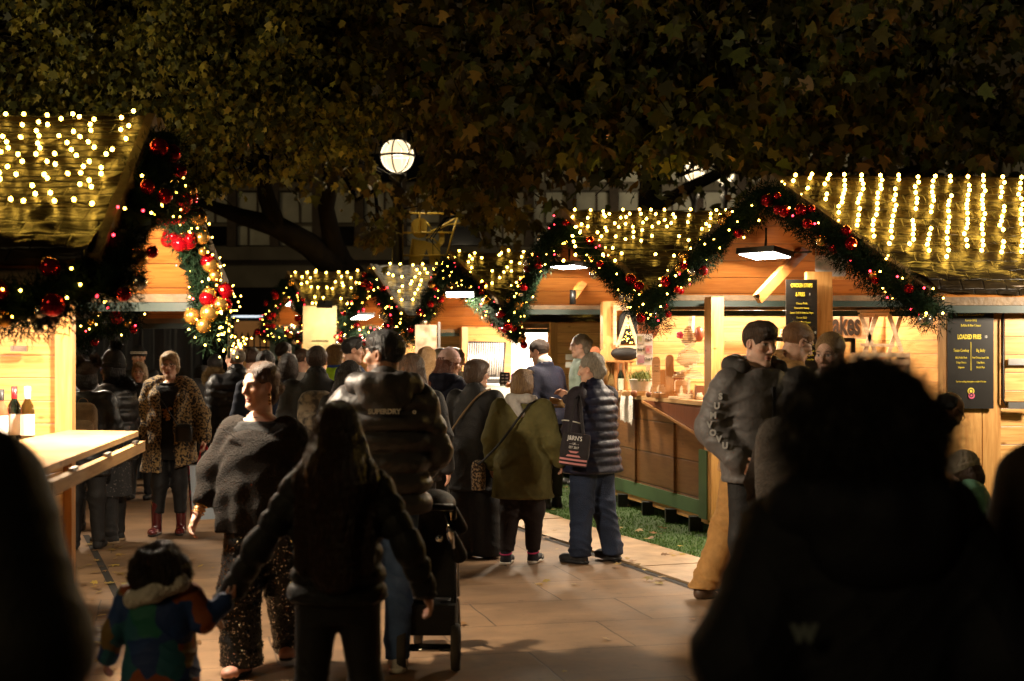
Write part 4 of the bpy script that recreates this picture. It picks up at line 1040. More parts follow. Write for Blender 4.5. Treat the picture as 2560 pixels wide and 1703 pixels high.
    def shoe(m, sole=None, boot=0., big=1.):
        for a,b,c in LG:
            S = Sdf(min(h,.009), .03); dz = c[2]-.085
            ft = np.array((c[0]-b[0],c[1]-b[1],0))*.0
            t = np.array((c[0]*.12, .135, 0))
            S.cone(c+np.array((0,-.035,-.05)), c+t+np.array((0,0,-.052)), .042*big, .036*big); S.ell(c+t+np.array((0,.01,-.045)), (.045*big,.06*big,.034)); S.cone(c+np.array((0,-.01,-.03)), c+np.array((0,-.015,.02+boot)), .048, .05 if boot < .1 else .056)
            zf = dz+.004; S.post = lambda D,X,Y,Z,zf=zf: np.maximum(D, zf-Z)
            V,Q = S.mesh(); o = mk('shoe', V, Q, m)
            if sole is not None:
                S = Sdf(min(h,.009), .02); S.cone(c+np.array((0,-.04,-.06)), c+t+np.array((0,.02,-.06)), .047*big,.043*big)
                S.post = lambda D,X,Y,Z,zf=zf: np.maximum(np.maximum(D, zf-Z), Z-zf-.026); o2 = mk('sole', *S.mesh(), sole); o2.parent = o
    def jacket(m, zlo=.80, e=.03, puff=None, flare=0., sleeves=True, sr=(.070,.058,.046), collar=None, openf=False, cuff=0., name='jacket', zt=1.485, wide=1., k=.035, wr=.006, neck=None, shoulder=1., sleeve_t=1.):
        S = Sdf(h, k)
        q = (puff, (.034 if puff > .09 else .020) if puff < .2 else .012) if puff else None
        hw = 1.02 if female else .97
        P_ = [(zlo,.170*hw+flare,.128+flare*.8),(.95,.172*hw+flare*.6,.13+flare*.5),(1.08,.155+flare*.3,.118+flare*.3),(1.28,.172,.125),(1.385,.178*shoulder,.108),(1.43,.150*shoulder,.09),(1.46,.10,.078),(zt,.072,.066)]
        P_ = [p for p in P_ if p[0] >= zlo]
        S.col([(z_, (a*wv+e)*wide, b*wv+e, up((0,0,z_))[0], up((0,0,z_))[1]) for z_,a,b in P_], k, q)
        for i,(a,b,c) in enumerate(AR):
            c2 = b+(c-b)*(1-cuff)
            if sleeves is True or (sleeves and sleeves[i]):
                qs = (puff,.013) if puff else None
                S.cone(a+np.array((0,0,-.01)),b,sr[0]+e*.4,sr[1]+e*.3,k,qs); S.cone(b,c2,sr[1]+e*.3,sr[2]+e*.2,k,qs)
            elif sleeves == 'short':
                S.cone(a,a+(b-a)*.72,sr[0]+e*.3,sr[1]+.014,k)
        if collar: S.cone(nb+np.array((0,.0,-.02)), nb+np.array((0,.0,collar)), .075+e, .07+e*.6, .03); S.ell(nb+np.array((0,.015,collar+.03)),(.06+e*.5,.065+e*.5,.05),None,.01,True)
        ph = rng.uniform(0,6)
        def post(D,X,Y,Z):
            a1 = np.sin(Z*24+X*10+1.6*np.sin(Z*9+Y*11+ph)+.8*np.sin(X*23+ph)); a2 = np.sin(X*25-Z*15+Y*14+1.2*np.sin(Z*17-X*6+ph))
            W = -wr*((1-np.abs(a1))**2.2*1.5*(.35+.65*np.sin(Z*5+X*4+ph)**2)+.8*(1-np.abs(a2))**2.5*np.sin(Z*4-Y*5+ph*2)**2)
            D = D+W-.006*((Z < zlo+.028) & (Z > zlo))
            return np.maximum(D, zlo-Z)
        S.post = post
        return mk(name, *S.mesh(), m)
    P = dict(mk=mk, up=up, AR=AR, LG=LG, nb=nb, f=f, s=s, h=h, hh=hh, wv=wv, root=root, jacket=jacket, trousers=trousers, shoe=shoe, H=H)
    if top: top(P)
    if bottom: bottom(P)
    if shoes is not None:
        if callable(shoes): shoes(P)
        else: shoe(mat('shoe %s' % (shoes,), shoes, .5, var=.2))
    if hair: make_hair(P, *hair)
    if hat: hat(P)
    if glasses: make_glasses(P, glasses)
    return P
def make_hair(P, style, m, o={}):
    f,mk = P['f'],P['mk']; k = f.k
    S = Sdf(max(.0045, P['hh']*1.15), .02*k)
    e = lambda c,r,kk=.02,sub=False: S.ell(f.p(*c), np.array(r)*k, f.R, kk*k, sub)
    cn = lambda a,b,ra,rb,kk=.02: S.cone(f.p(*a), f.p(*b), ra*k, rb*k, kk*k)
    amp = .0035; fs = 1.
    faceoff = lambda c=(0,.085,-.04), r=(.066,.080,.098): e(c,r,.010,True)
    if style in ('short','crop','fade','quiff','fringe'):
        t = {'short':.012,'crop':.006,'fade':.006,'quiff':.010,'fringe':.011}[style]
        e((0,-.014,.035),(.075+t,.096+t,.084+t))
        if style == 'quiff': e((0,.03,.108),(.062,.062,.032),.03)
        if style == 'fade': e((0,.005,.075),(.072,.088,.055),.02)
        if style == 'fringe': e((0,.035,.085),(.070,.060,.045),.03); e((0.012,.075,.056),(.056,.028,.022),.02)
        e((0,.075,-.035),(.080 if style!='fringe' else .07,.088,.088 if style!='fringe' else .078),.008,True); e((0,-.02,-.135),(.12,.13,.085),.02,True)
        for s_ in (-1,1): e((s_*.082,.01,-.01),(.02,.028,.042),.008,True)
    elif style == 'balding':
        e((0,-.014,.028),(.079,.1,.08)); e((0,.06,.03),(.1,.12,.15),.01,True); e((0,-.0,.11),(.06,.09,.05),.02,True); e((0,-.02,-.135),(.12,.13,.08),.02,True)
        for s_ in (-1,1): e((s_*.082,.01,-.01),(.02,.028,.042),.008,True)
    elif style == 'bob':
        e((0,-.014,.035),(.092,.112,.098)); e((0,-.025,-.05),(.102,.098,.105),.04); e((0,-.02,-.2),(.14,.15,.075),.015,True)
        e((0,.09,-.05),(.060,.075,.115),.01,True); e((.02,.06,.1),(.04,.05,.025),.02)
    elif style == 'pixie':
        e((0,-.012,.038),(.092,.110,.096)); e((0,-.03,-.03),(.092,.085,.08),.03); e((-.02,.055,.09),(.055,.045,.028),.03); e((.025,.07,.075),(.035,.03,.022),.03)
        e((.0,.088,-.045),(.060,.07,.098),.01,True); e((0,-.02,-.165),(.14,.15,.08),.015,True); fs = 1.3
    elif style == 'long':
        L = o.get('L',.42); sp = o.get('spread',.03)
        e((0,-.014,.035),(.088,.108,.096)); cn((0,-.045,0),(0,-.09,-.22),.088,.10+sp,.05); cn((0,-.09,-.2),(0,-.105,-L),.10+sp,.085+sp*.6,.06)
        for s_ in (-1,1): cn((s_*.07,-.02,-.02),(s_*(.105+sp),-.055,-.24),.040,.055,.03); cn((s_*(.105+sp),-.055,-.2),(s_*(.10+sp),-.075,-L+.02),.05,.045,.03)
        e((0,.09,-.05),(.062,.08,.12),.01,True); amp = .006
    elif style == 'pulled':
        e((0,-.016,.034),(.080,.1005,.090)); e((0,-.040,.058),(.084,.088,.080),.03); cn((0,-.08,.0),(0,-.105,-.03),.045,.04)
        if o.get('bun'): e((0,-.125,o['bun']),(.042,.042,.042),.012)
        if o.get('tail'): cn((0,-.115,.03),(0,-.15,-.10),.034,.036); cn((0,-.15,-.10),(.01,-.13,-.22),.036,.015)
        e((0,.084,-.024),(.070,.082,.102),.008,True); e((0,.0,-.175),(.12,.10,.085),.02,True)
        e((0,-.066,-.05),(.066,.046,.07),.02)
        for s_ in (-1,1): e((s_*.083,.008,-.014),(.02,.026,.036),.008,True)
    elif style == 'curly':
        R = o.get('R',.16); e((0,-.02,.03),(.085,.105,.095)); 
        for i in range(o.get('n',46)):
            a = rng.uniform(0,2*PI); zz = rng.uniform(-.8,1); q = math.sqrt(1-zz*zz)
            c = (q*math.cos(a)*R*.72, -.03+q*math.sin(a)*R*.70, .0+zz*R*.72)
            if c[1] > .05 and c[2] < .05: continue
            e(c,(R*.28,R*.28,R*.30),.02)
        e((0,.10,-.05),(.06,.08,.10),.01,True); amp = .010; fs = .9
    V,Q = S.mesh()
    if len(V):
        N = vnormals(V,Q); L = f.inv(V)
        th = np.arctan2(L[:,0], L[:,1]+.02)
        st = np.sin(th*38+3*np.sin(L[:,2]*22+th*3))*.5+np.sin(th*71+2*np.sin(L[:,2]*31))*.35
        V = V+N*((st*.5+vnoise(L,30*fs,3)*.7)*amp)[:,None]
        # loose strands that break the outline
        n = o.get('strands', 220 if P['hh'] < .0055 else 60)
        if n:
            i = nr.integers(0,len(V),n); b = V[i]; dd = N[i]*nr.uniform(.2,1,(n,1))+np.array((0,0,-.8))*nr.uniform(0,1.2,(n,1))+nr.normal(0,.35,(n,3))
            dd /= np.linalg.norm(dd,axis=1)[:,None]; sdv = np.cross(dd,nr.normal(0,1,(n,3))); sdv /= np.linalg.norm(sdv,axis=1)[:,None]
            ln = nr.uniform(.015,o.get('sl',.05),(n,1)); wd = .0011
            T = np.stack([b-N[i]*.006+sdv*wd,b-N[i]*.006-sdv*wd,b+dd*ln-sdv*.0004,b+dd*ln+sdv*.0004],1).reshape(-1,3)
            Q = np.concatenate([Q, np.arange(4*n).reshape(-1,4)+len(V)]); V = np.concatenate([V,T])
        mk('hair', V, Q, m)
def make_glasses(P, m):
    f = P['f']; s = P['s']; mb = MB()
    for sd in (-1,1):
        pts = [f.p(sd*.033+.022*math.cos(a), .094-.006*abs(math.cos(a)), .003+.017*math.sin(a)) for a in [2*PI*i/20 for i in range(21)]]
        mb.tube([Vector(p)*s for p in pts], .0022, 5, False)
        mb.tube([Vector(f.p(sd*.055,.09,.008))*s, Vector(f.p(sd*.079,.05,.010))*s, Vector(f.p(sd*.081,-.01,.008))*s], .0021, 5)
    mb.tube([Vector(f.p(-.011,.096,.006))*s, Vector(f.p(0,.1,.009))*s, Vector(f.p(.011,.096,.006))*s], .002, 5)
    o = mb.build('glasses', m); o.parent = P['root']
def beanie(m, pom=None, pomr=.05, zl=.035, tall=.03, band=None, ears=False):
    def go(P):
        f = P['f']; k = f.k
        S = Sdf(max(.005,P['hh']*1.2), .02)
        S.ell(f.p(0,-.018,.05), np.array((.092,.112,.092+tall))*k, f.R, .02)
        S.cone(f.p(0,-.018,.05), f.p(0,-.03,.09+tall), .07*k, .05*k)
        R = f.R; c = f.c
        def post(D,X,Y,Z):
            l1 = (X-c[0])*R[0,1]+(Y-c[1])*R[1,1]+(Z-c[2])*R[2,1]; l2 = (X-c[0])*R[0,2]+(Y-c[1])*R[1,2]+(Z-c[2])*R[2,2]; l0 = (X-c[0])*R[0,0]+(Y-c[1])*R[1,0]+(Z-c[2])*R[2,0]
            th = np.arctan2(l0,l1)
            D = D-.0025*np.abs(np.sin(th*24))-.006*((l2/k < zl+.03+.25*l1*.5)&(l2 > -.1))
            return np.maximum(D, (zl-.20*(-l1/k)*.35-.02)*k-l2)
        S.post = post
        V,Q = S.mesh(); o = P['mk']('hat', V, Q, m)
        poms = [] if pom is None else ([(-.075,-.02,.125),(.075,-.02,.125)] if ears else [(0,-.05,.165+tall)])
        for c_ in poms:
            n = 2600; cc = f.p(*c_); dd = nr.normal(0,1,(n,3)); dd /= np.linalg.norm(dd,axis=1)[:,None]; sv = np.cross(dd,nr.normal(0,1,(n,3))); sv /= np.linalg.norm(sv,axis=1)[:,None]
            ln = nr.uniform(.6,1.15,(n,1))*pomr
            T = np.stack([cc+sv*.003,cc-sv*.003+dd*.01,cc+dd*ln],1).reshape(-1,3)
            p_ = P['mk']('pompom', T, np.arange(3*n).reshape(-1,3), pom); p_.parent = o
    return go
def fur_hood(P, m, c=(0,-.05,-.12), r=(.15,.12,.09), n=9000, ln=.045):
    """shaggy trim lying on the shoulders"""
    nb = P['nb']; d = nr.normal(0,1,(n,3)); d /= np.linalg.norm(d,axis=1)[:,None]
    b = nb+np.array((0,-.03,.03))+d*np.array(r)*.8; dd = d+nr.normal(0,.5,(n,3))+np.array((0,0,-.3)); dd /= np.linalg.norm(dd,axis=1)[:,None]
    sv = np.cross(dd,nr.normal(0,1,(n,3))); sv /= np.linalg.norm(sv,axis=1)[:,None]
    T = np.stack([b+sv*.003,b-sv*.003,b+dd*ln*nr.uniform(.5,1.2,(n,1))],1).reshape(-1,3)
    P['mk']('fur_trim', T, np.arange(3*n).reshape(-1,3), m)
def hood(P, m, puff=None, big=1., back=-.085, z=-.0):
    """hood lying down behind the neck"""
    nb = P['nb']; S = Sdf(P['h'], .03)
    pts = [(-.12*big,.045,.035+z),(-.13*big,-.05,.05+z),(-.075*big,back-.03,.055+z),(0,back-.055,.05+z),(.075*big,back-.03,.055+z),(.13*big,-.05,.05+z),(.12*big,.045,.035+z)]
    q = (puff,.008) if puff else None
    for a,b in zip(pts[:-1],pts[1:]): S.cone(nb+np.array(a), nb+np.array(b), .048*big, .05*big, None, q)
    S.ell(nb+np.array((0,back-.03,-.02+z)), (.125*big,.062*big,.085*big))
    V,Q = S.mesh(); N = vnormals(V,Q); V = V+N*(vnoise(V,16,5)*.006)[:,None]
    return P['mk']('hood', V, Q, m)
def worn(P, name, label, cat, parts, group=None):
    """a bag or other carried thing in the wearer's own frame: parts = (name, mesh data function result V,Q, material)"""
    root = P['root']; t = empty(name, root.location, label, cat, rz=root.rotation_euler.z, group=group)
    for nm,V,Q,m in parts:
        o = fast_mesh(nm, np.asarray(V)*P['s'], Q, m, None, True); o.parent = t
    return t
def strap_mesh(pts, wd=.02, th=.004):
    """ribbon through body points"""
    pts = [np.array(p,float) for p in pts]; fine = []
    for i in range(len(pts)-1):
        p0 = pts[max(i-1,0)]; p1 = pts[i]; p2 = pts[i+1]; p3 = pts[min(i+2,len(pts)-1)]
        for t in np.linspace(0,1,7,endpoint=i==len(pts)-2):
            fine.append(.5*((2*p1)+(-p0+p2)*t+(2*p0-5*p1+4*p2-p3)*t*t+(-p0+3*p1-3*p2+p3)*t**3))
    cen = np.mean(fine,0); V = []; Q = []
    for i,p in enumerate(fine):
        t = fine[min(i+1,len(fine)-1)]-fine[max(i-1,0)]; t /= max(1e-9,np.linalg.norm(t)); o = p-cen; o[2] *= .3; o -= t*(o@t); o /= max(1e-9,np.linalg.norm(o)); b = np.cross(t,o)
        V += [p+b*wd/2, p+b*wd/2+o*th, p-b*wd/2+o*th, p-b*wd/2]
        if i:
            a = 4*(i-1); c = 4*i
            for j in range(4): Q.append((a+j,a+(j+1)%4,c+(j+1)%4,c+j))
    return np.array(V), np.array(Q)
# ---------------------------------------------------------------- the people
def J(m, **k): return lambda P: P['jacket'](m, **k)
def T_(m, **k): return lambda P: P['trousers'](m, **k)
def both(*fs): return lambda P: [f(P) for f in fs]
C_BLK = fabric('black', (.012,.011,.011), .65); C_BLK2 = fabric('black nylon', (.011,.011,.012), .42, bump=.35, bscale=30, spec=.45)
C_CHAR = fabric('charcoal puffer', (.052,.047,.045), .5, bump=.3, bscale=26, spec=.4); C_NAVY = fabric('navy', (.005,.006,.016), .75, spec=.15); C_NAVYP = fabric('navy puffer', (.009,.010,.026), .5, bump=.3, bscale=26)
C_GREY = fabric('grey padded', (.115,.105,.102), .5, bump=.3, bscale=22); C_TAN = fabric('tan canvas', (.42,.23,.085), .75); C_KHAKI = fabric('tan trousers', (.40,.21,.065), .8)
C_OLIVE = fabric('olive parka', (.095,.082,.024), .8, bump=.4, bscale=18); C_JEAN = fabric('blue denim', (.07,.13,.29), .8, var=.45, vscale=5, bump=.4, bscale=120); C_DJEAN = fabric('dark denim', (.013,.021,.045), .8, var=.4, vscale=5, bump=.4, bscale=120)
C_DKBRN = fabric('dark brown', (.030,.019,.012), .8); C_DKBLUE = fabric('dark blue', (.012,.022,.06), .7); C_WHITEJ = fabric('off white jacket', (.58,.58,.62), .7); C_PINK = fabric('pink knit', (.62,.42,.40), .9, bump=.6, bscale=60)
C_LIME = fabric('lime jacket', (.38,.62,.02), .6); C_MINT = fabric('mint jacket', (.16,.36,.25), .7); C_BEIGE = fabric('beige knit', (.42,.36,.28), .9, bump=.6, bscale=60); C_HOT = fabric('pink trousers', (.6,.05,.16), .8)
C_SCARF = fabric('pale scarf', (.38,.35,.32), .9, bump=.5, bscale=50); C_KNIT = fabric('dark knit', (.015,.011,.008), .95, bump=1., bscale=130, sheen=.0, var=.3, vscale=120)
C_LEO = mat('cloth leopard', (.34,.22,.085), .85, var=.1, vscale=52, col2=(.018,.011,.007), thr=(.47,.53), bump=.5, bscale=80, sheen=.15); C_BURG = mat('burgundy patent leather', (.085,.010,.010), .16, var=.2, coat=.5)
C_DOTS = mat('cloth dotted skirt', (.010,.009,.009), .8, var=.1, vscale=70, col2=(.16,.13,.12), thr=(.62,.66)); C_PLAID = mat('cloth plaid', (.03,.024,.018), .85, vscale=14, col2=(.20,.16,.11), thr=(.42,.6))
C_BPK = fabric('tan backpack', (.17,.105,.05), .75); C_BPKG = mat('woven grey backpack', (.10,.08,.062), .85, var=.2, vscale=70, bump=.8, bscale=110); FURD = mat('dark fur', (.012,.010,.010), .7, var=.4, vscale=30); FURB = mat('brown fur', (.05,.028,.016), .7, var=.4, vscale=30); FURT = mat('tan fur', (.20,.13,.05), .8, var=.4, vscale=30); FLEECE = fabric('white fleece', (.72,.66,.60), .95, bump=.9, bscale=70)
MULTI = None
def multi_mat():
    m = bpy.data.materials.new('cloth dinosaur print'); m.use_nodes = True; nt = m.node_tree; N = nt.nodes; L = nt.links; b = N['Principled BSDF']; b.inputs['Roughness'].default_value = .7
    tc = N.new('ShaderNodeTexCoord'); nz = N.new('ShaderNodeTexNoise'); nz.inputs['Scale'].default_value = 9; L.new(tc.outputs['Object'], nz.inputs[0]); dm = N.new('ShaderNodeMix'); dm.data_type = 'RGBA'; dm.blend_type = 'LINEAR_LIGHT'; dm.inputs[0].default_value = .05; L.new(tc.outputs['Object'], dm.inputs[6]); L.new(nz.outputs['Color'], dm.inputs[7])
    vo = N.new('ShaderNodeTexVoronoi'); vo.inputs['Scale'].default_value = 11; L.new(dm.outputs[2], vo.inputs[0]); v = N.new('ShaderNodeSeparateColor'); L.new(vo.outputs['Color'], v.inputs[0])
    r = N.new('ShaderNodeValToRGB'); r.color_ramp.interpolation = 'CONSTANT'; L.new(v.outputs[0], r.inputs[0])
    st = [(0,(.30,.07,.015)),(.14,(.012,.05,.20)),(.36,(.01,.14,.10)),(.52,(.012,.04,.17)),(.68,(.20,.12,.035)),(.82,(.015,.11,.16)),(.93,(.28,.07,.02))]
    for i,(p,c) in enumerate(st):
        e = r.color_ramp.elements[i] if i < 2 else r.color_ramp.elements.new(p); e.position = p; e.color = (*c,1)
    L.new(r.outputs[0], b.inputs['Base Color']); return m
MULTI = multi_mat()
SK = (.62,.36,.25); SKP = (.66,.41,.30); SKD = (.10,.048,.026); SKM = (.42,.22,.13)
# 1 tall man pushing the stroller
def superdry(P):
    P['jacket'](C_CHAR, puff=.105, zlo=.83, e=.044, collar=.05, sr=(.066,.058,.048), shoulder=.95); hood(P, C_CHAR, None, 1.08, -.09, .0)
    o = put_text('lettering', 'SUPERDRY', .034, WHITE, (-.085,-.218,1.345), (1,0,0), (0,.12,1), bold=.0018, sx=1.0, align='LEFT'); o.data.transform(Matrix.Scale(P['s'],4)); o.parent = P['root']
    o = put_text('emblem', 'o', .034, WHITE, (.135,-.218,1.345), (1,0,0), (0,.12,1), bold=.002, align='LEFT'); o.data.transform(Matrix.Scale(P['s'],4)); o.parent = P['root']
person('tall man seen from behind in a charcoal quilted hooded jacket and jeans, pushing a stroller', 960, 7.5, 1.80, .12, ('fade',H_BLACK,{}), SKM, (1.05,0,0), superdry, T_(C_JEAN, r0=.10, rk=.075, ra=.062, fold=.008), lambda P: P['shoe'](fabric('white trainer',(.7,.66,.6),.5), WHITE),
       (((-.27,.02,1.14),(-.2,.22,1.02)),((.27,.02,1.14),(.2,.24,1.02))), [((-.09,.03,.49),(-.12,-.10,.10)),((.08,.05,.49),(.07,.06,.085))], w=.97, beard=(.03,.02,.015), face=dict(brow=(.01,.008,.006)))
# 2 woman in front with long hair
person("woman in black with very long auburn hair seen from behind, holding a child's hand", 845, 5.4, 1.50, .0, ('long',H_AUBURN,dict(L=.60,spread=.028,strands=1500,sl=.07)), SK, (0,-.1,0), J(C_BLK, puff=.085, zlo=.88, e=.016, sr=(.054,.046,.040), shoulder=.95), T_(C_BLK, r0=.10, rk=.07, ra=.05), (.01,.01,.01),
       (((-.34,-.03,1.13),(-.50,.02,.88)),((.315,-.05,1.13),(.385,.06,.91))), [((-.12,0,.49),(-.13,-.03,.085)),((.12,.03,.49),(.14,.08,.085))], w=1.0, female=True)
# 3 child
def kidtop(P):
    P['jacket'](MULTI, zlo=.70, e=.05, sr=(.075,.062,.055), flare=.04)
    nb = P['nb']; S = Sdf(P['h'],.03)
    for a,b in (((-.17,.03,-.0),(-.15,-.10,-.03)),((-.15,-.10,-.03),(0,-.16,.02)),((0,-.16,.02),(.15,-.10,.08)),((.15,-.10,.08),(.15,.02,.06))): S.cone(nb+np.array(a), nb+np.array(b), .058, .058)
    V,Q = S.mesh(); V = V+vnormals(V,Q)*(vnoise(V,60,4)*.004)[:,None]; P['mk']('fleece_collar', V, Q, FLEECE)
person('small child with dark curly hair in a colourful printed jacket with a white fleece collar', 402, 5.3, .98, .0, ('curly',H_DARK,dict(R=.150,n=70,strands=2600,sl=.045)), SK, (0,-.1,.05), kidtop, T_(C_NAVY), (.02,.02,.03),
       (((-.30,-.03,1.18),(-.36,.04,1.0)),((.29,-.02,1.25),(.41,.06,1.36))), w=1.25, hk=1.36, h=.006, headz=-.07)
# 4 woman walking towards the viewer in sequin trousers
def sequin_top(P):
    P['jacket'](fabric('black vest',(.012,.012,.012)), zlo=1.0, e=-.006, zt=1.445, sleeves=False, name='vest_top')
    S = Sdf(.0085,.06); wv = P['wv']
    S.col([(.80,.245,.17,.02,.01),(.95,.26,.185,.01,.01),(1.10,.25,.175,0,.01),(1.25,.225,.172,0,.0),(1.34,.205,.152,0,-.005),(1.40,.17,.105,0,-.01),(1.445,.12,.09,0,-.012)], .05, None, fold=(9,.010,1.2))
    for a,b,c in P['AR']: S.cone(a+np.array((0,0,-.03)),b,.070,.090,.07); S.cone(b,b+(c-b)*.62,.090,.058,.05)
    S.ell((0,.02,1.485),(.105,.12,.085),None,.012,True)
    def post(D,X,Y,Z): return np.maximum(D+.004*np.sin(Z*40+X*20+2*np.sin(Y*30)), (.80-.10*np.clip(X/.25,-1,1))-Z)
    S.post = post; P['mk']('sweater', *S.mesh(), C_KNIT)
    # dark eyelet seams
    mb = MB(); s = P['s']
    for sd in (-1,1):
        for i in range(12):
            x = sd*(.075+.0095*i); z = 1.335+.0052*i; mb.ball((x*s,(.150-.028*(i/11))*s,z*s), .0042, 6)
    o = mb.build('eyelets', C_BLK); o.parent = P['root']
def sequin_bot(P):
    o = P['trousers'](fabric('sequin base',(.013,.012,.012),.5), r0=.105, rk=.108, ra=.118, zlo=.055, fold=.007)
    me = o.data; n0 = len(me.vertices); co = np.empty(n0*3,np.float32); me.vertices.foreach_get('co',co); co = co.reshape(-1,3); no = np.empty(n0*3,np.float32); me.vertices.foreach_get('normal',no); no = no.reshape(-1,3)
    i = nr.integers(0,n0,5200); nn = no[i]+nr.normal(0,.28,(len(i),3)); nn /= np.linalg.norm(nn,axis=1)[:,None]
    a = np.cross(nn, nr.normal(0,1,(len(i),3))); a /= np.linalg.norm(a,axis=1)[:,None]; b = np.cross(nn,a); c = co[i]+no[i]*.003; r = .0048
    V = np.stack([c+a*r,c+b*r,c-a*r,c-b*r],1).reshape(-1,3); q = fast_mesh('sequins', V, np.arange(4*len(i)).reshape(-1,4), mat('silver black sequin',(.30,.28,.26),.16,metal=1)); q.parent = o
Psq = person("woman in a loose dark jumper and black sequin trousers walking towards the viewer", 652, 7.6, 1.625, PI-.22, ('pulled',hairm('warm dark brown',(.030,.013,.006),(.13,.06,.02)),dict(bun=-.02,strands=500,sl=.03)), SKP, (-.52,-.06,.0), sequin_top, sequin_bot,
       lambda P: P['shoe'](mat('pink bare foot',(.52,.25,.18),.5), fabric('black sandal sole',(.02,.018,.016),.5)), (((-.30,-.04,1.14),(-.30,.06,.90)),((.315,-.05,1.13),(.365,.07,.885))),
       [((-.10,-.10,.49),(-.10,-.26,.12)),((.085,.10,.49),(.06,.14,.085))], w=1.22, female=True, face=dict(brow=(.12,.06,.03), lip=(.50,.20,.16)), fat=.006, hands=True, h=.0095)
f = Psq['f']; mb = MB(); s = Psq['s']
for sd in (-1,1):
    for i in range(4): mb.ball(Vector(f.p(sd*.082,-.002,-.048-.017*i))*s, .0085-.0006*(i%2)*3, 8)
o = mb.build('earrings', GOLD); o.parent = Psq['root']
mb = MB(); a,b,c = Psq['AR'][1]; fd = (c-b)/np.linalg.norm(c-b)
for i in range(3):
    p = c-fd*(.02+.022*i); u_ = np.cross(fd,(0,1,0)); u_ /= np.linalg.norm(u_); v_ = np.cross(fd,u_)
    mb.tube([Vector((p+u_*.037*math.cos(q)+v_*.037*math.sin(q))*s) for q in [2*PI*k/20 for k in range(21)]], .0035, 6, False)
o = mb.build('bracelet', GOLD); o.parent = Psq['root']
# 5 woman in the leopard coat
def leo(P):
    P['jacket'](fabric('black dress',(.011,.010,.010)), zlo=.72, e=.015, sleeves=False, name='dress', zt=1.43)
    S = Sdf(.011,.04)
    S.col([(.60,.27,.20,0,-.01),(.80,.255,.19,0,-.01),(1.0,.235,.17,0,-.01),(1.25,.225,.155,0,-.01),(1.38,.205,.125,0,-.015),(1.45,.135,.10,0,-.03),(1.47,.11,.09,0,-.03)], .04, None, fold=(5,.012,1.0))
    for a,b,c in P['AR']: S.cone(a,b,.088,.082); S.cone(b,b+(c-b)*.92,.082,.076)
    for sd in (-1,1):   # wide shawl collar
        S.cone((sd*.115,-.0,1.46),(sd*.125,.105,1.33),.055,.045); S.cone((sd*.125,.105,1.33),(sd*.075,.155,1.10),.045,.022)
    S.cone((-.11,-.05,1.47),(.11,-.05,1.47),.06,.06)
    S.col([(.55,.075,.3,-.01,.26),(1.0,.06,.3,0,.26),(1.30,.062,.3,0,.26),(1.50,.055,.3,0,.26)],.012,None,True)
    S.post = lambda D,X,Y,Z: np.maximum(D+.004*np.sin(Z*30+X*17), (.62+.10*np.clip(-X*3,-.2,1))-Z)
    V,Q = S.mesh(); V = V+vnormals(V,Q)*(vnoise(V,55,8)*.004)[:,None]; P['mk']('coat', V, Q, C_LEO)
    mb = MB(); s = P['s']
    for i in range(26): mb.ball((rng.gauss(0,.016)*s, .16*s, (1.17+.0045*(i-13))*s), .012, 6)
    o = mb.build('sequin_flowers', mat('bronze sequin',(.3,.12,.03),.3,metal=.8)); o.parent = P['root']
Pleo = person('blonde woman with glasses in a leopard print coat facing the viewer, carrying a gift bag', 425, 13.3, 1.69, PI+.06, ('pixie',H_BLOND,dict(strands=300,sl=.03)), SKP, (.02,-.03,.03), leo, T_(C_BLK, ra=.05, zlo=.2), lambda P: (P['shoe'](C_BURG, BLACK, .18), [setattr(MB().hexa([Vector(q) for q in [(c[0]-.02,c[1]-.09,.0),(c[0]+.02,c[1]-.09,0),(c[0]+.02,c[1]-.045,0),(c[0]-.02,c[1]-.045,0),(c[0]-.03,c[1]-.09,.06),(c[0]+.03,c[1]-.09,.06),(c[0]+.03,c[1]-.02,.06),(c[0]-.03,c[1]-.02,.06)]]).build('heel',BLACK),'parent',P['root']) for a,b,c in P['LG']]),
       (((-.30,-.03,1.14),(-.335,.06,.92)),((.29,-.08,1.14),(.29,.06,.95))), [((-.09,0,.49),(-.105,.0,.085)),((.09,.03,.49),(.115,.07,.085))], w=1.12, female=True, glasses=mat('brown spectacle frame',(.05,.02,.015),.3), face=dict(lip=(.45,.13,.10)), hands=True)
# 6 woman in the green jacket
def green(P):
    P['jacket'](C_OLIVE, zlo=.60, e=.035, flare=.045, sr=(.084,.072,.056), wr=.007); S = Sdf(.009,.03); nb = P['nb']
    for a,b in (((-.10,.03,.05),(-.08,-.09,.06)),((-.08,-.09,.06),(.08,-.09,.06)),((.08,-.09,.06),(.1,.03,.05)),((-.05,-.11,.03),(.03,-.13,-.07))): S.cone(nb+np.array(a),nb+np.array(b),.042,.042)
    P['mk']('scarf', *S.mesh(), C_SCARF)
def put_on_shoe(P):
    c = P['LG'][1][2]; o = put_text('shoe_letter','S',.05,WHITE,(c[0]+.060,c[1]+.09,.045),(0,1,0),(0,0,1),bold=.002); o.data.transform(Matrix.Scale(P['s'],4)); o.parent = P['root']
    mb = MB(); 
    for a,b,c in P['LG']: mb.tube([Vector((c[0]+.050*math.cos(q),c[1]-.012+.052*math.sin(q),.105+.01*math.sin(q)))*P['s'] for q in [2*PI*k/16 for k in range(17)]],.007,6,False)
    o = mb.build('pink_lining', mat('pink lining',(.7,.05,.2),.6)); o.parent = P['root']
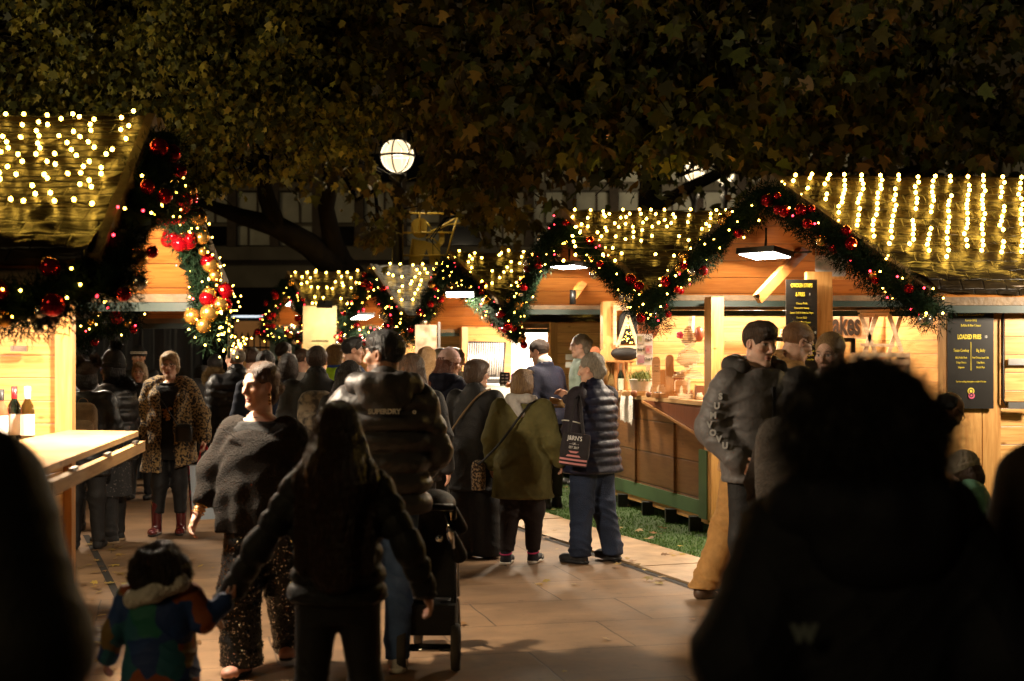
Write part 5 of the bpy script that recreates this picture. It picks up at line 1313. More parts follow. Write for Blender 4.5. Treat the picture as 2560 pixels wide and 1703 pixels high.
Pg = person("short blonde woman in an olive green parka, grey scarf and black leggings seen from behind", 1306, 11.4, 1.55, -.30, ('bob',H_DKBLOND,dict(strands=300,sl=.03)), SK, (-.15,-.05,0), green, T_(fabric('dark leggings',(.020,.013,.013),.7), r0=.115, rk=.085, ra=.058, zlo=.12),
       lambda P: (P['shoe'](fabric('black trainer',(.014,.014,.02),.7), WHITE), put_on_shoe(P)), ('down',((.30,-.03,1.12),(.33,.08,.93))), [((-.10,-.04,.49),(-.13,-.07,.085)),((.10,.02,.49),(.08,.08,.085))], w=1.5, female=True)
# 7 dark coated woman with glasses
Pd = person("woman with short brown hair in a long black coat and wide black trousers, looking right", 1190, 11.75, 1.625, -.45, ('pixie',hairm('chestnut',(.035,.017,.007),(.10,.05,.02)),dict(strands=200,sl=.02)), SK, (-.75,0,0), J(C_BLK, zlo=.60, e=.035, flare=.02, collar=.05, sr=(.08,.07,.056)), T_(C_BLK, r0=.125, rk=.125, ra=.135, zlo=.025, fold=.004), (.012,.012,.012), w=1.3, female=True, glasses=BLACK)
# 8 woman in the navy gilet
def vest(P):
    P['jacket'](fabric('dark short sleeved top',(.024,.018,.024)), zlo=.95, e=.012, sleeves='short', name='short_sleeved_top', sr=(.085,.07,.05))
    P['jacket'](C_NAVYP, puff=.072, zlo=.76, e=.040, flare=.03, sleeves=False, collar=.045, shoulder=.93, name='gilet')
    mb = MB()
    for a,b,c in P['AR']:
        p = a+(b-a)*.735; d_ = (b-a)/np.linalg.norm(b-a); u_ = np.cross(d_,(0,1,0)); u_ /= np.linalg.norm(u_); v_ = np.cross(d_,u_)
        mb.tube([Vector((p+u_*.089*math.cos(q)+v_*.089*math.sin(q))*P['s']) for q in [2*PI*k/24 for k in range(25)]], .005, 6, False); o = mb.build('white_trim', WHITE); o.parent = P['root']; mb = MB()
Pv = person("woman with tied grey hair in a navy quilted gilet and jeans by the gift stall", 1480, 11.5, 1.67, .80, ('pulled',H_GREY,dict(bun=.0,strands=300,sl=.03)), SK, (.35,-.12,0), vest, T_(C_DJEAN, r0=.118, rk=.09, ra=.088, zlo=.06, fold=.011), lambda P: P['shoe'](C_BLK, BLACK, big=1.1),
       (((-.275,.0,1.11),(-.12,.22,1.08)),((.215,.12,1.16),(.02,.29,1.38))), [((-.11,.02,.49),(-.135,.02,.085)),((.11,-.03,.49),(.15,-.10,.10))], w=1.38, female=True, hands='fore', fat=.006)
# 9 man in navy jacket at the jewellery stall
def navyman(P):
    P['jacket'](C_NAVY, zlo=.80, e=.03, collar=.05); S = Sdf(.012,.03); nb = P['nb']; S.cone(nb+np.array((0,-.005,.05)), nb+np.array((0,.0,.085)), .085,.08); P['mk']('scarf', *S.mesh(), C_SCARF)
person('man in a dark navy jacket with a pale scarf bending towards the jewellery stall', 1376, 15.3, 1.83, .85, ('short',H_DARK,{}), SK, (.35,-.30,0), navyman, T_(C_BLK, zlo=.13), lambda P: P['shoe'](C_BLK), ('front','front'), lean=(0,.10), w=1.15)
# 10 pink hat
person("woman in a pale pink knitted hat and navy hooded coat at the jewellery stall", 1122, 14.0, 1.69, -.75, ('long',hairm('red brown',(.09,.02,.01),(.2,.06,.02)),dict(L=.18,spread=.0)), SKP, (-.55,-.1,0), both(J(C_NAVY, zlo=.78, e=.045), lambda P: hood(P,C_NAVY)), T_(C_BLK), hat=beanie(C_PINK, tall=.02), w=1.15, female=True)
# 11.. crowd by the jewellery stall
person('woman with long wavy blonde hair in a white jacket seen from behind', 1068, 16.0, 1.745, -.3, ('long',H_BLOND,dict(L=.36,strands=400,sl=.05)), SK, (-.35,-.05,0), J(C_WHITEJ, e=.035), T_(C_BLK), female=True)
person('grey haired person taking a photo with a camera by the jewellery stall', 1100, 17.4, 1.73, -.9, ('bob',H_GREY,{}), SK, (-.3,-.1,0), J(C_SCARF, e=.03), T_(C_BLK), arms=('phone','phone'), female=True)
person('person with brown hair in a dark bun bending over the bright table', 1140, 17.6, 1.72, -.9, ('pulled',H_DKBLOND,dict(bun=.09)), SK, (-.4,-.35,0), J(C_BEIGE, e=.03), T_(C_BLK), female=True)
# 12 boy in grey coat
def boytop(P):
    P['jacket'](C_GREY, puff=.30, zlo=.84, e=.038, collar=.05, sr=(.078,.070,.054), wr=.007); hood(P, fabric('dark hood lining',(.05,.045,.042),.8), None, 1.05, -.06, .02)
    mb = MB(); s = P['s']; mb.box((.012*s,.172*s,1.13*s), (.02*s,.02*s,.52*s)); o = mb.build('zip_placket', C_BLK); o.parent = P['root']
    a,b,c = P['AR'][1]; mb = MB()
    nn_ = Vector((.62,.78,0)).normalized(); tx_ = Vector((-.78,.62,0)).normalized(); ls = []
    for i,ch in enumerate('SUMVOVU'):
        t_ = i/6*1.30; p = np.array(a+(b-a)*min(1,t_*.9+.35) if t_ < .7 else b+(c-b)*(t_-.7)*1.0)+np.array(nn_)*(.112-.008*t_)
        me = text_mesh(ch, .052, mat('grey sleeve print',(.42,.41,.39),.6), .003, .95, 'CENTER', .0025); M = Matrix(((tx_.x,0,nn_.x),(tx_.y,0,nn_.y),(0,1,0))).to_4x4(); M.translation = Vector(p)*s; me.transform(M)
        ls.append(link('sleeve_letter', me)); ls[-1].parent = P['root']
person('teenage boy with a brown fringe in a grey padded coat, looking down to the right', 1895, 8.8, 1.875, PI+.42, ('fringe',hairm('mid brown',(.030,.016,.009),(.11,.06,.03)),dict(strands=250,sl=.02)), SKP, (.15,-.16,0), boytop, T_(C_BLK, r0=.1, rk=.075, ra=.06), lambda P: P['shoe'](C_BLK, WHITE), ('pocket','pocket'), w=1.08, face=dict(brow=(.05,.03,.02)))
# 13 ginger man leaning behind him
person("ginger man with glasses in a tan jacket and tan trousers, bending forward", 1872, 9.7, 1.93, -1.25, ('crop',H_GINGER,{}), SKP, (-.05,-.42,0), J(C_TAN, zlo=.80, e=.04, collar=.05, sr=(.08,.07,.055)), T_(C_KHAKI, r0=.115, rk=.095, ra=.09, fold=.011), (.08,.045,.025), ('front','front'), [((-.12,-.06,.49),(-.16,-.22,.085)),((.10,.14,.49),(.12,.14,.085))], lean=(0,.235), w=1.15, glasses=BLACKM)
# 14 blonde woman
person("woman with a blonde ponytail and dark jacket, turned towards the grey coated boy", 2075, 9.2, 1.80, PI-.55, ('pulled',H_BLOND,dict(tail=True,strands=250,sl=.03)), SKP, (-.1,-.12,0), face=dict(lip=(.46,.24,.20)), top=both(J(C_BLK, e=.035, collar=.03), lambda P: P['mk']('scarf', *(lambda S,nb=P['nb']: (S.cone(nb+np.array((-.04,.0,.05)),nb+np.array((.04,.0,.05)),.072,.072), S.mesh())[1])(Sdf(.01)), C_SCARF)), bottom=T_(C_BLK), female=True, w=1.1)
# 15 dark haired girl with a backpack
Pb = person('girl with dark hair in a low bun wearing a woven grey backpack, seen from behind', 2010, 7.1, 1.605, -.55, ('pulled',H_BLACK,dict(bun=-.055,strands=300,sl=.03)), SKM, (-.55,-.05,0), J(C_DKBRN, zlo=.80, e=.04), T_(C_BLK), female=True, w=1.05)
# 16 big foreground head
def fgtop(P):
    P['jacket'](fabric('dark navy coat',(.007,.008,.014),.75), zlo=.6, e=.055, sr=(.088,.085,.07), k=.07, wr=.006, shoulder=.9); hood(P, fabric('dark navy coat',(.007,.008,.014)), None, 1.35, -.10, -.01)
    o = put_text('emblem','W',.045,mat('pale emblem',(.14,.17,.18),.6),(-.185,-.213,1.115),(1,0,0),(0,0,1),bold=.004); o.parent = P['root']
person('large dark figure with wide curly hair and a navy coat in front, seen from behind', 2158, 3.1, 1.615, .05, ('curly',H_BLACK,dict(R=.178,n=90,strands=12000,sl=.09)), SKM, (.05,-.05,0), fgtop, T_(C_BLK), female=True, w=1.36, h=.008, arms=('pocket','pocket'))
person('dark brown coated person cut off by the right edge of the picture', 2790, 3.5, 1.72, -.2, ('short',H_DARK,{}), SKM, (0,0,0), J(C_DKBRN, zlo=.6, e=.05), T_(C_BLK), w=1.3, h=.009)
person('dark coated person cut off by the left edge in front of the wine counter', -335, 2.65, 1.78, .1, ('short',H_BLACK,{}), SKM, (0,-.1,0), J(C_BLK, zlo=.5, e=.07, flare=.05, sr=(.10,.095,.08)), T_(C_BLK), w=1.3, h=.009, arms=('pocket','pocket'))
# 17 man lifting a child
person('bald man with glasses stooping over a toddler below the fries board', 2135, 8.4, 1.62, -1.15, ('balding',H_BLACK,{}), SKM, (-.05,-.62,0), J(C_DKBRN, e=.03), T_(C_BLK), (.01,.01,.01), (((-.2,.35,1.0),(-.05,.50,.85)),((.22,.30,1.0),(.1,.48,.82))), lean=(0,.55), glasses=BLACK, beard=(.05,.03,.02))
person("toddler in a mint jacket, beige knitted hat and pink trousers held by the stooping man", 2436, 8.1, 1.13, 1.3, ('bob',H_BROWN,{}), SKP, (.2,-.45,0), J(C_MINT, zlo=.78, e=.06, sr=(.10,.09,.07)), T_(C_HOT, r0=.11, rk=.09, ra=.075), (.3,.2,.2), ('front','front'), hat=beanie(C_BEIGE, tall=.0), hk=1.28, w=1.3, headz=-.06, lean=(0,.06))
# 18 left group
def pomtop(P):
    P['jacket'](C_BLK2, puff=.12, zlo=.78, e=.05, sr=(.084,.074,.06)); fur_hood(P, FURD, r=(.17,.15,.10), ln=.06)
    S = Sdf(.012,.03); S.col([(.44,.215,.17,0,0),(.60,.21,.165,0,0),(.85,.19,.15,0,0)],.03,None,fold=(8,.008,.9)); P['mk']('skirt', *S.mesh(), C_DOTS)
person('woman in a black bobble hat, glasses and fur hooded coat in profile facing left', 285, 12.7, 1.655, PI/2-.15, ('bob',H_BLACK,{}), SKD, (.0,-.03,0), pomtop, T_(C_BLK, r0=.11, rk=.08, ra=.06), lambda P: P['shoe'](C_BLK, fabric('tan sole',(.25,.17,.1))), hat=beanie(C_BLK, FURD, .075, tall=.05), w=1.3, female=True, glasses=mat('blue spectacle frame',(.03,.05,.2),.3), face=dict(brow=(.01,.008,.006), lip=(.20,.07,.06)))
Pe = person("woman in a brown hat with two furry bobbles, seen from behind with a backpack", 215, 12.25, 1.60, .1, ('bob',H_BLACK,{}), SKD, (.25,0,0), J(C_BLK2, zlo=.70, e=.04, sr=(.08,.07,.056)), T_(C_BLK), lambda P: P['shoe'](C_BLK, boot=.15), hat=beanie(fabric('brown knit',(.03,.018,.012),.9), FURB, .088, tall=.0, ears=True), w=1.3, female=True)
person('woman with auburn hair in profile at the edge of the wine stall post', 196, 13.6, 1.63, PI/2+.1, ('long',H_AUBURN,dict(L=.25)), SKP, (0,0,0), J(C_BLK), T_(C_BLK), female=True)
person('blonde woman facing the viewer half hidden behind the fur hooded coat', 350, 16.4, 1.57, PI-.05, ('bob',H_BLOND,{}), SK, (.1,0,0), J(C_BLK, collar=.05), T_(C_BLK), female=True)
def stripehat(P):
    beanie(C_BLK, tall=.01)(P); f = P['f']; mb = MB()
    for zz in (.055,.072): mb.tube([Vector(f.p(.098*math.cos(q),-.018+.118*math.sin(q),zz))*P['s'] for q in [2*PI*k/28 for k in range(29)]], .0055, 6, False)
    o = mb.build('hat_stripes', WHITE); o.parent = P['root']
person('man in a black hat with white stripes at the back of the left crowd', 347, 18.2, 1.74, PI+.1, ('short',H_BLACK,{}), SKM, (0,0,0), J(C_BLK), T_(C_BLK), hat=stripehat)
person('bald bearded man in profile facing right beside the leopard coat', 446, 19.5, 1.80, -1.0, ('balding',H_BROWN,{}), SK, (-.3,0,0), J(C_DKBLUE), T_(C_BLK), beard=(.10,.05,.025))
person('dark haired woman low behind the leopard coat, facing right', 505, 17.5, 1.52, -.6, ('bob',H_BLACK,{}), SKM, (-.2,0,0), J(C_BLK), T_(C_BLK), female=True)
# 19 centre crowd
person('person in a black coat with a tan fur trimmed hood seen from behind', 538, 15.3, 1.66, .0, ('short',H_BLACK,{}), SKM, (0,0,0), both(J(C_BLK, e=.05), lambda P: fur_hood(P, FURT, r=(.13,.13,.17), ln=.05, n=12000)), T_(C_BLK), w=1.2)
person('bald man with glasses in a black quilted jacket seen from behind', 590, 13.8, 1.745, .5, ('balding',H_GREY,{}), SK, (.45,0,0), J(C_BLK2, puff=.075, zlo=.75, e=.05, collar=.06), T_(C_BLK), glasses=BLACKM, w=1.2)
person('young man with light brown hair behind the bald man in the quilted jacket', 630, 15.8, 1.735, -.25, ('short',H_BROWN,{}), SK, (-.25,0,0), J(C_BLK), T_(C_BLK))
person('dark haired man in a navy jacket seen from behind the woman in the jumper', 664, 12.8, 1.70, .05, ('short',H_BLACK,{}), SKM, (0,0,0), J(C_DKBLUE, e=.04), T_(C_BLK), w=1.1)
person('tall young man with cropped hair near the canvas screen', 707, 17.3, 1.80, -.6, ('fade',H_DARK,{}), SK, (-.2,0,0), J(C_BLK, collar=.06), T_(C_BLK))
person('woman with dark tied hair and pale earrings seen from behind', 720, 13.4, 1.67, -.05, ('bob',H_DARK,dict(strands=250,sl=.04)), SK, (0,0,0), J(C_BLK, e=.03), T_(C_BLK), female=True)
person('young man with fair cropped hair looking right in the middle of the crowd', 755, 16.2, 1.73, -.5, ('crop',H_BROWN,{}), SK, (-.4,0,0), J(C_SCARF, e=.02), T_(C_BLK))
Pp = person('broad man with short brown hair carrying a plaid backpack', 792, 11.7, 1.735, .03, ('short',hairm('dark chestnut',(.020,.009,.004),(.06,.025,.01)),{}), SK, (0,0,0), J(C_BLK, e=.045, collar=.07, zlo=.75), T_(C_BLK), w=1.3)
person('blonde woman in a lime yellow jacket and blue scarf looking right', 836, 17.2, 1.775, -1.15, ('bob',H_DKBLOND,{}), SKP, (0,0,0), both(J(C_LIME, e=.04), lambda P: P['mk']('scarf', *(lambda S,nb=P['nb']: (S.cone(nb+np.array((0,.02,.0)),nb+np.array((0,.02,.05)),.095,.09), S.mesh())[1])(Sdf(.014)), fabric('blue scarf',(.02,.05,.3)))), T_(C_BLK), female=True)
person('man with wavy dark hair in profile looking right by the farthest stall', 878, 15.2, 1.835, -1.05, ('quiff',H_BLACK,{}), SK, (-.3,-.05,0), J(C_DKBLUE, e=.03), T_(C_BLK))
person('woman with long black hair seen from behind in front of the lime jacket', 874, 10.9, 1.62, .0, ('long',H_BLACK,dict(L=.34,strands=300,sl=.05)), SK, (0,0,0), J(C_BLK), T_(C_BLK), female=True)
person('woman with long brown hair half hidden by the tall man with the stroller', 1030, 10.3, 1.675, -.2, ('long',hairm('warm brown',(.03,.014,.006),(.12,.055,.02)),dict(L=.30)), SK, (-.2,0,0), J(C_BLK, e=.04), T_(C_BLK), female=True, w=1.1)
person('stall keeper with pulled back hair and a mint top inside the gift stall', 1452, 17.0, 1.79, PI/2+.15, ('pulled',H_GREY,dict(bun=.03)), SKP, (.0,-.1,0), J(fabric('pale mint top',(.30,.38,.33)), e=.012), T_(C_BLK), female=True, z=.10)
person('dark child standing near the lit doorway behind the crowd', 680, 27, 1.45, .3, ('short',H_BLACK,{}), SKM, (0,0,0), J(C_BLK), T_(C_BLK))
# ---------------------------------------------------------------- goods, boards and fittings
def thing_mesh(mb, name, m, label, cat, group=None, parent=None): return tag(mb.build(name, m, parent), label, cat, group)
def sdf_thing(name, S, m, label, cat, group=None):
    V,Q = S.mesh(); return tag(fast_mesh(name, V, Q, m, None, True), label, cat, group)
PAPER = mat('white paper', (.78,.76,.70), .7, var=.03)
MENU = mat('black menu board', (.016,.014,.012), .35, var=.1); YEL = mat('yellow lettering', (.75,.60,.05), .5, var=.02); WHT = mat('white lettering', (.75,.74,.7), .5, var=.02); PNK = mat('pink print', (.75,.12,.25), .5); INK = mat('dark brown lettering', (.030,.018,.010), .6)
def menu_board(label, px, pyL, d, wpx, ptop, pbot, loc_label):
    k = d/F; o = at(px, pyL, d); z0 = at(0,pbot,d).z; z1 = at(0,ptop,d).z
    t = empty('menu_board', (o.x,d,z0), label, 'menu board')
    MB().box((o.x, d+.012, (z0+z1)/2), (wpx*k, .02, z1-z0)).build('board', MENU, t)
    y = d-.0015; ux=(1,0,0); uy=(0,0,1)
    def tx(s, dz, size, m=YEL, dx=0, sx=.72, bold=.0): 
        if z0+.03 < o.z+dz < z1-.02: put_text('lettering', s, size, m, (o.x+dx, y, o.z+dz-size*.35), ux, uy, t, bold, sx)
    tx('CHICKEN STRIPS',.408,.046,sx=.55,bold=.0012); tx('& FRIES',.331,.046,dx=-.012,sx=.55,bold=.0012); tx('8',.331,.03,WHT,.07)
    for s,z in (('Choose From',.252),('Firecracker Honey',.212),('Sweet Chilli & Sriracha Mayo',.170),('Korean BBQ',.128),('Buffalo & Blue Cheese',.088)): tx(s,z,.026,sx=.66)
    tx('LOADED FRIES',0,.050,dx=-.012,sx=.56,bold=.0013); tx('10',0,.03,WHT,.115)
    tx('Texan Cowboy',-.105,.033,dx=-.075,sx=.58); tx('Big Belly',-.105,.033,dx=.075,sx=.62)
    for (a,b),z in zip((('BBQ Pulled Pork','Fried Chicken, Sweet Chilli,'),('Crispy Onions','Crispy Bacon,'),('Jalapenos','Sriracha Mayo')),(-.161,-.198,-.235)): tx(a,z,.022,dx=-.075,sx=.6); tx(b,z,.022,dx=.075,sx=.52)
    if z0 < o.z-.3: MB().box((o.x,y,o.z-.15),(.003,.002,.22)).build('divider', YEL, t)
    tx('If you have an allergy please speak to a member of the team',-.345,.019,sx=.5)
    if z0 < o.z-.5:
        m = MB(); c = Vector((o.x,y-.001,o.z-.42)); R = Matrix.Rotation(PI/2,3,'X')
        m.lathe(c,[(.001,0),(.026,0),(.026,.002),(.001,.002)],18,False,R); m.cur = 1; m.lathe(c+Vector((.004,-.002,-.035)),[(.001,0),(.024,0),(.024,.002),(.001,.002)],18,False,R); m.cur = 2; m.lathe(c+Vector((0,-.003,.0)),[(.012,0),(.018,0),(.018,.002),(.012,.002)],18,False,R); m.lathe(c+Vector((0.002,-.005,-.032)),[(.008,0),(.016,0),(.016,.002),(.008,.002)],18,False,R)
        m.build('emblem', [YEL,PNK,BLACK], t)
    return t
menu_board('black fries menu board with yellow lettering on the post behind the boy', 2004, 831, 12.35, 78, 699, 1090, None)
menu_board('black fries menu board with yellow lettering on the bright side wall at the right', 2427, 842, 10.98, 114, 752, 1022, None)
p0 = at(2056,700,12.42); p1 = at(2056,1300,12.42)
MB().box((p0.x-.03,12.45,1.25),(.22,.11,2.3)).build('post_board', PINEP, ST1)
# side wall of the nearest right stall: posts, hinged shutter, latch, green kick board
wy = 11.05
def wbox(x0,x1,y0,y1,th,name,m,off=0):
    a = at(x0,y1,wy-.01); b = at(x1,y0,wy-.01); return MB().box(((a.x+b.x)/2, wy+.02-th/2-off, (a.z+b.z)/2),(b.x-a.x,th,b.z-a.z)).build(name, m, ST1)
wbox(2376,2452,750,1300,.05,'corner_board',PINEP); wbox(2455,2500,750,1330,.045,'upright',PINEP); wbox(2500,2700,1090,1180,.03,'rail',PINE)
sh = MB(); a = at(2512,1010,wy-.045); sh.box((a.x+.45,wy-.03,a.z+.45),(.9,.03,.86)); shutter = sh.build('shutter', PINE, ST1)
q = MB(); q.tube([at(2508,700,wy-.06),at(2508,1000,wy-.06),at(2514,1012,wy-.06),at(2620,1012,wy-.06)], .008, 6); q.build('seal', BLACK, ST1)
for y in (905,1014): MB().box(at(2552,y,wy-.075),(.20,.02,.05)).build('latch', STEEL, ST1)
MB().box(at(2438,1370,wy-.05),(.30,.03,.36)).build('kick_board', GREENP, ST1)
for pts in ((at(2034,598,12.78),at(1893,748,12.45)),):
    MB().beam(pts[0],pts[1],.055,.09).build('strut', wood('varnished strut toned as shaded',(.26,.10,.024),plank=0), ST1)  # shade put into the colour: darker wood for the face turned from the lamp
MB().beam(at(1500,648,16.0),at(1432,742,15.7),.05,.08).build('strut', LINING, ST2)
m = MB(); m.lathe(at(1432,748,15.68)+Vector((0,0,-.06)),[(.001,0),(.035,0),(.035,.16),(.001,.16)],10); m.build('strut_cap', BLACKM, ST2)
m = MB(); m.lathe(at(1893,741,12.08),[(.001,0),(.02,0),(.02,.02),(.001,.02)],10,False,Matrix.Rotation(PI/2,3,'X')); m.build('bolt', STEEL, ST1)
MB().tube([at(1945,632,12.4),at(1960,638,12.4),at(1985,632,12.5),at(2028,630,12.6)], .008, 5).build('cable', BLACK, ST1)
MB().tube([at(1448,660,15.2),at(1462,665,15.3),at(1495,660,15.9)], .008, 5).build('cable', BLACK, ST2)
# green board and brace of the gift stall front
w2a,w2b = Vector((1.84,13.05,0)),Vector((1.06,16.2,0)); g2 = (w2b-w2a).normalized(); o2 = Vector((-g2.y,g2.x,0)); o2 = o2 if o2.x < 0 else -o2
c = w2a+g2*.02+o2*.075; MB().beam(Vector((c.x,c.y,.17)),Vector((c.x,c.y,.80)),.20,.03,up=o2).build('corner_kick_board', GREENP, ST2)
c = w2a-g2*.09+o2*.02; MB().beam(Vector((c.x,c.y,.17)),Vector((c.x,c.y,2.2)),.16,.12,up=o2).build('corner_post', PINEP, ST2)
a = w2a+g2*.12+o2*.09+Vector((0,0,.93)); b = w2a+g2*1.7+o2*.09+Vector((0,0,1.19)); MB().beam(a,b,.02,.022).build('flap_edge', OAK, ST2)
q = [a+o2*-.02,b+o2*-.02,b+o2*-.02+Vector((0,0,.012)),a+o2*-.02+Vector((0,0,.25))]
MB().add([p for p in q]+[p-o2*.015 for p in q],[(0,1,2,3),(7,6,5,4),(0,4,5,1),(1,5,6,2),(2,6,7,3),(3,7,4,0)]).build('folded_flap', DARKWOOD, ST2)
for s in (.35,1.0,1.7,2.5):
    c = w2a+g2*s+o2*.03; MB().box((c.x,c.y,.08),(.12,.12,.15)).build('support_foot', BLACKM, ST2)
# white cloth runner
cl = MB(); V = []; nu = 10; prof = [(-.35,1.252),(-.1,1.252),(.055,1.252),(.075,1.235),(.082,1.12),(.088,1.0),(.09,.93)]
c0 = w2a+g2*2.05
for i in range(nu+1):
    for j,(o,z) in enumerate(prof):
        p = c0+g2*(.38*i/nu)+o2*(o+(.012*math.sin(i*1.7+j) if j > 3 else 0)); V.append((p.x,p.y,z+(rng.uniform(-.02,.05) if j == len(prof)-1 else 0)))
n = len(prof); cl.add(V,[(i*n+j,(i+1)*n+j,(i+1)*n+j+1,i*n+j+1) for i in range(nu) for j in range(n-1)],True)
thing_mesh(cl,'table_runner',mat('white lace',(.62,.58,.5),.9,bump=.8,bscale=60),'white lace runner hanging over the front edge of the gift counter','cloth')
def onc(px, d, dz=0): p = at(px,880,d); return Vector((p.x,d,1.242+dz))
def paddle(label, px, d, w, hgt, m, tilt=0., hole=True, z0=1.242):
    o = onc(px,d); o.z = z0; n = 10; hw = w/2; nb = hgt*.74
    out = [(-hw*.8,0),(hw*.8,0),(hw,.03),(hw,nb-.04),(hw*.75,nb),(w*.16,nb+.03),(w*.13,hgt-.09)]
    out += [(.055*math.cos(a),hgt-.055+.055*math.sin(a)) for a in [(-.8+4.74*i/n) for i in range(n+1)]]
    out += [(-w*.13,hgt-.09),(-w*.16,nb+.03),(-hw*.75,nb),(-hw,nb-.04),(-hw,.03)]
    ux = Vector((math.cos(tilt),math.sin(tilt),0)); mb = MB(); mb.prism(out, o, ux, Vector((-.0,.12,1)).normalized(), .022)
    ob = mb.build('chopping_board', m); tag(ob, label, 'chopping board', 'chopping boards on the gift stall counter')
    hb = MB(); c = o+Vector((0,.12,1)).normalized()*(hgt-.055); hb.lathe(c+Vector((0,-.004,0)),[(.001,0),(.016,0),(.016,.006),(.001,.006)],12,False,Matrix.Rotation(PI/2,3,'X')); hb.build('hole', BLACK, ob)
paddle('pale oak paddle board with a round handle, tallest of the boards', 1520, 15.75, .20, .64, wood('honey oak',(.52,.32,.11),plank=0,vertical=True), .1)
paddle('dark walnut board left of the pale oak board', 1489, 15.6, .17, .52, DARKWOOD, -.2)
paddle('small reddish board with a price tag in front of the walnut board', 1474, 15.4, .15, .40, wood('red mahogany',(.28,.07,.025),plank=0,vertical=True), .25)
paddle('brown board standing behind the pale oak board', 1540, 16.0, .18, .54, wood('mid brown wood',(.30,.12,.035),plank=0,vertical=True), 0)
# shelf with bottle and glasses
t = empty('display_stand', onc(1552,15.7), 'small oak stand holding a wine bottle and two glasses','stand')
o = onc(1552,15.7); MB().box(o+Vector((0,0,.355)),(.34,.16,.018)).build('shelf', OAK, t)
for s in (-.10,.10): MB().box(o+Vector((s*.6,.02,.17)),(.03,.10,.35)).build('leg', OAK, t)
def bottle(label, c, r, hgt, glass, capm, lab=None, grp='wine bottles on display'):
    mb = MB(); mb.lathe(c,[(.001,.004),(r*.9,0),(r,.012),(r,hgt*.55),(r*.85,hgt*.66),(r*.42,hgt*.76),(r*.38,hgt*.96),(.001,hgt*.965)],20)
    ob = mb.build('wine_bottle', glass); tag(ob, label, 'bottle', grp)
    k = MB(); k.lathe(c,[(r*.44,hgt*.78),(r*.45,hgt),(.001,hgt*1.002)],16); k.build('cap', capm, ob)
    if lab: l = MB(); l.lathe(c,[(r*1.012,hgt*.12),(r*1.012,hgt*.50)],20); l.build('label', lab, ob)
    return ob
GLG = mat('dark green bottle glass',(.006,.012,.008),.08); GLB = mat('brown bottle glass',(.035,.018,.004),.08); GLR = mat('rose wine glass',(.45,.10,.05),.1); REDC = mat('red foil',(.35,.01,.015),.3)
bottle('green bottle with a pale label on the little oak stand', o+Vector((0,-.0,.0)), .036, .33, GLG, PAPER, mat('pale green label',(.45,.5,.38),.6))
CLEAR = mat('clear glass',(.9,.9,.9),.03,trans=1.,var=.01)
for s,lb in ((-.11,'wine glass hanging left of the green bottle'),(.11,'wine glass hanging right of the green bottle')):
    g = MB(); c = o+Vector((s,-.02,.0)); g.lathe(c,[(.032,.05),(.042,.11),(.034,.18),(.006,.23),(.005,.33),(.034,.345),(.034,.35)],16); thing_mesh(g,'wine_glass',CLEAR,lb,'glass','wine glasses on the oak stand')
# black cloth bundle and triangle lamp frame
S = Sdf(.008,.03); c = onc(1560,15.8,.44); S.ell((c.x,c.y,c.z),(.15,.10,.075)); S.ell((c.x+.06,c.y,c.z),(.10,.09,.07)); sdf_thing('cloth_bundle',S,C_BLK,'black velvet bundle under the triangular lamp frame','cloth')
t = empty('triangle_lamp', onc(1568,15.78,.50), 'triangular wooden frame strung with tiny lamps like a tree','decoration')
ap,bl,br = at(1570,789,15.78),at(1543,868,15.78),at(1595,868,15.78)
for nm,a,b in (('side_rail',ap,bl),('side_rail',ap,br),('bottom_rail',bl,br)): MB().beam(a,b,.05,.035).build(nm, PINEPALE, t)
for i in range(26):
    v = rng.uniform(.15,.92); u = rng.uniform(-.8,.8)*v; p = ap.lerp((bl+br)/2,v)+(br-bl)*.5*u*.85; inst('bulb', BULBS_ME, p+Vector((0,.03,0)), t, None, .005)
w_ = MB(); w_.tube([ap.lerp((bl+br)/2,.1+.05*i)+(br-bl)*.4*(.1+.05*i)*(-1)**i+Vector((0,.035,0)) for i in range(17)], .004, 4); w_.build('wire', BLACK, t)
# whitewood wall frame, hanging garment, leaf shaped purses, picture poster
t = empty('wall_frame', at(1570,865,16.1), 'whitewood open frame standing behind the triangular lamp','frame')
for a,b in (((1537,870),(1537,768)),((1535,770),(1606,770)),((1604,770),(1604,868))): MB().beam(at(*a,16.1),at(*b,16.1),.035,.06).build('rail', PINEPALE, t)
S = Sdf(.012,.04); c = at(1578,812,16.14); S.ell((c.x,c.y,c.z),(.12,.05,.22)); S.ell((c.x+.12,c.y,c.z+.02),(.06,.04,.17)); S.ell((c.x-.1,c.y,c.z-.05),(.06,.04,.18)); sdf_thing('garment',S,C_BLK,'black garment hanging inside the whitewood frame','clothing')
hs = empty('hook_stand', onc(1620,15.35), 'wooden hook stand with two leaf shaped leather purses','stand'); MB().beam(onc(1620,15.35),at(1620,780,15.35),.04,.04).build('post', PINEPALE, hs); MB().beam(at(1600,785,15.35),at(1640,785,15.35),.03,.03).build('crossbar', PINEPALE, hs)
LEATH = mat('tan leather',(.24,.075,.02),.5,var=.25)
for px,lb,rt in ((1606,'left leaf shaped tan leather purse on the hook stand',.25),(1634,'right leaf shaped tan leather purse on the hook stand',-.2)):
    m = MB(); out = [(0,-.14),(.05,-.07),(.062,0),(.04,.07),(.005,.11),(-.04,.07),(-.062,0),(-.05,-.07)]; m.prism(out, at(px,818,15.25), Vector((math.cos(rt),math.sin(rt)*.6,math.sin(rt)*.5)).normalized(), Vector((-math.sin(rt)*.5,0,1)).normalized(), .04); ob = thing_mesh(m,'leather_purse',LEATH,lb,'purse','leather purses')
    MB().tube([at(px,800,15.25),at(px+2,785,15.3)],.005,5).build('cord', BLACK, ob)
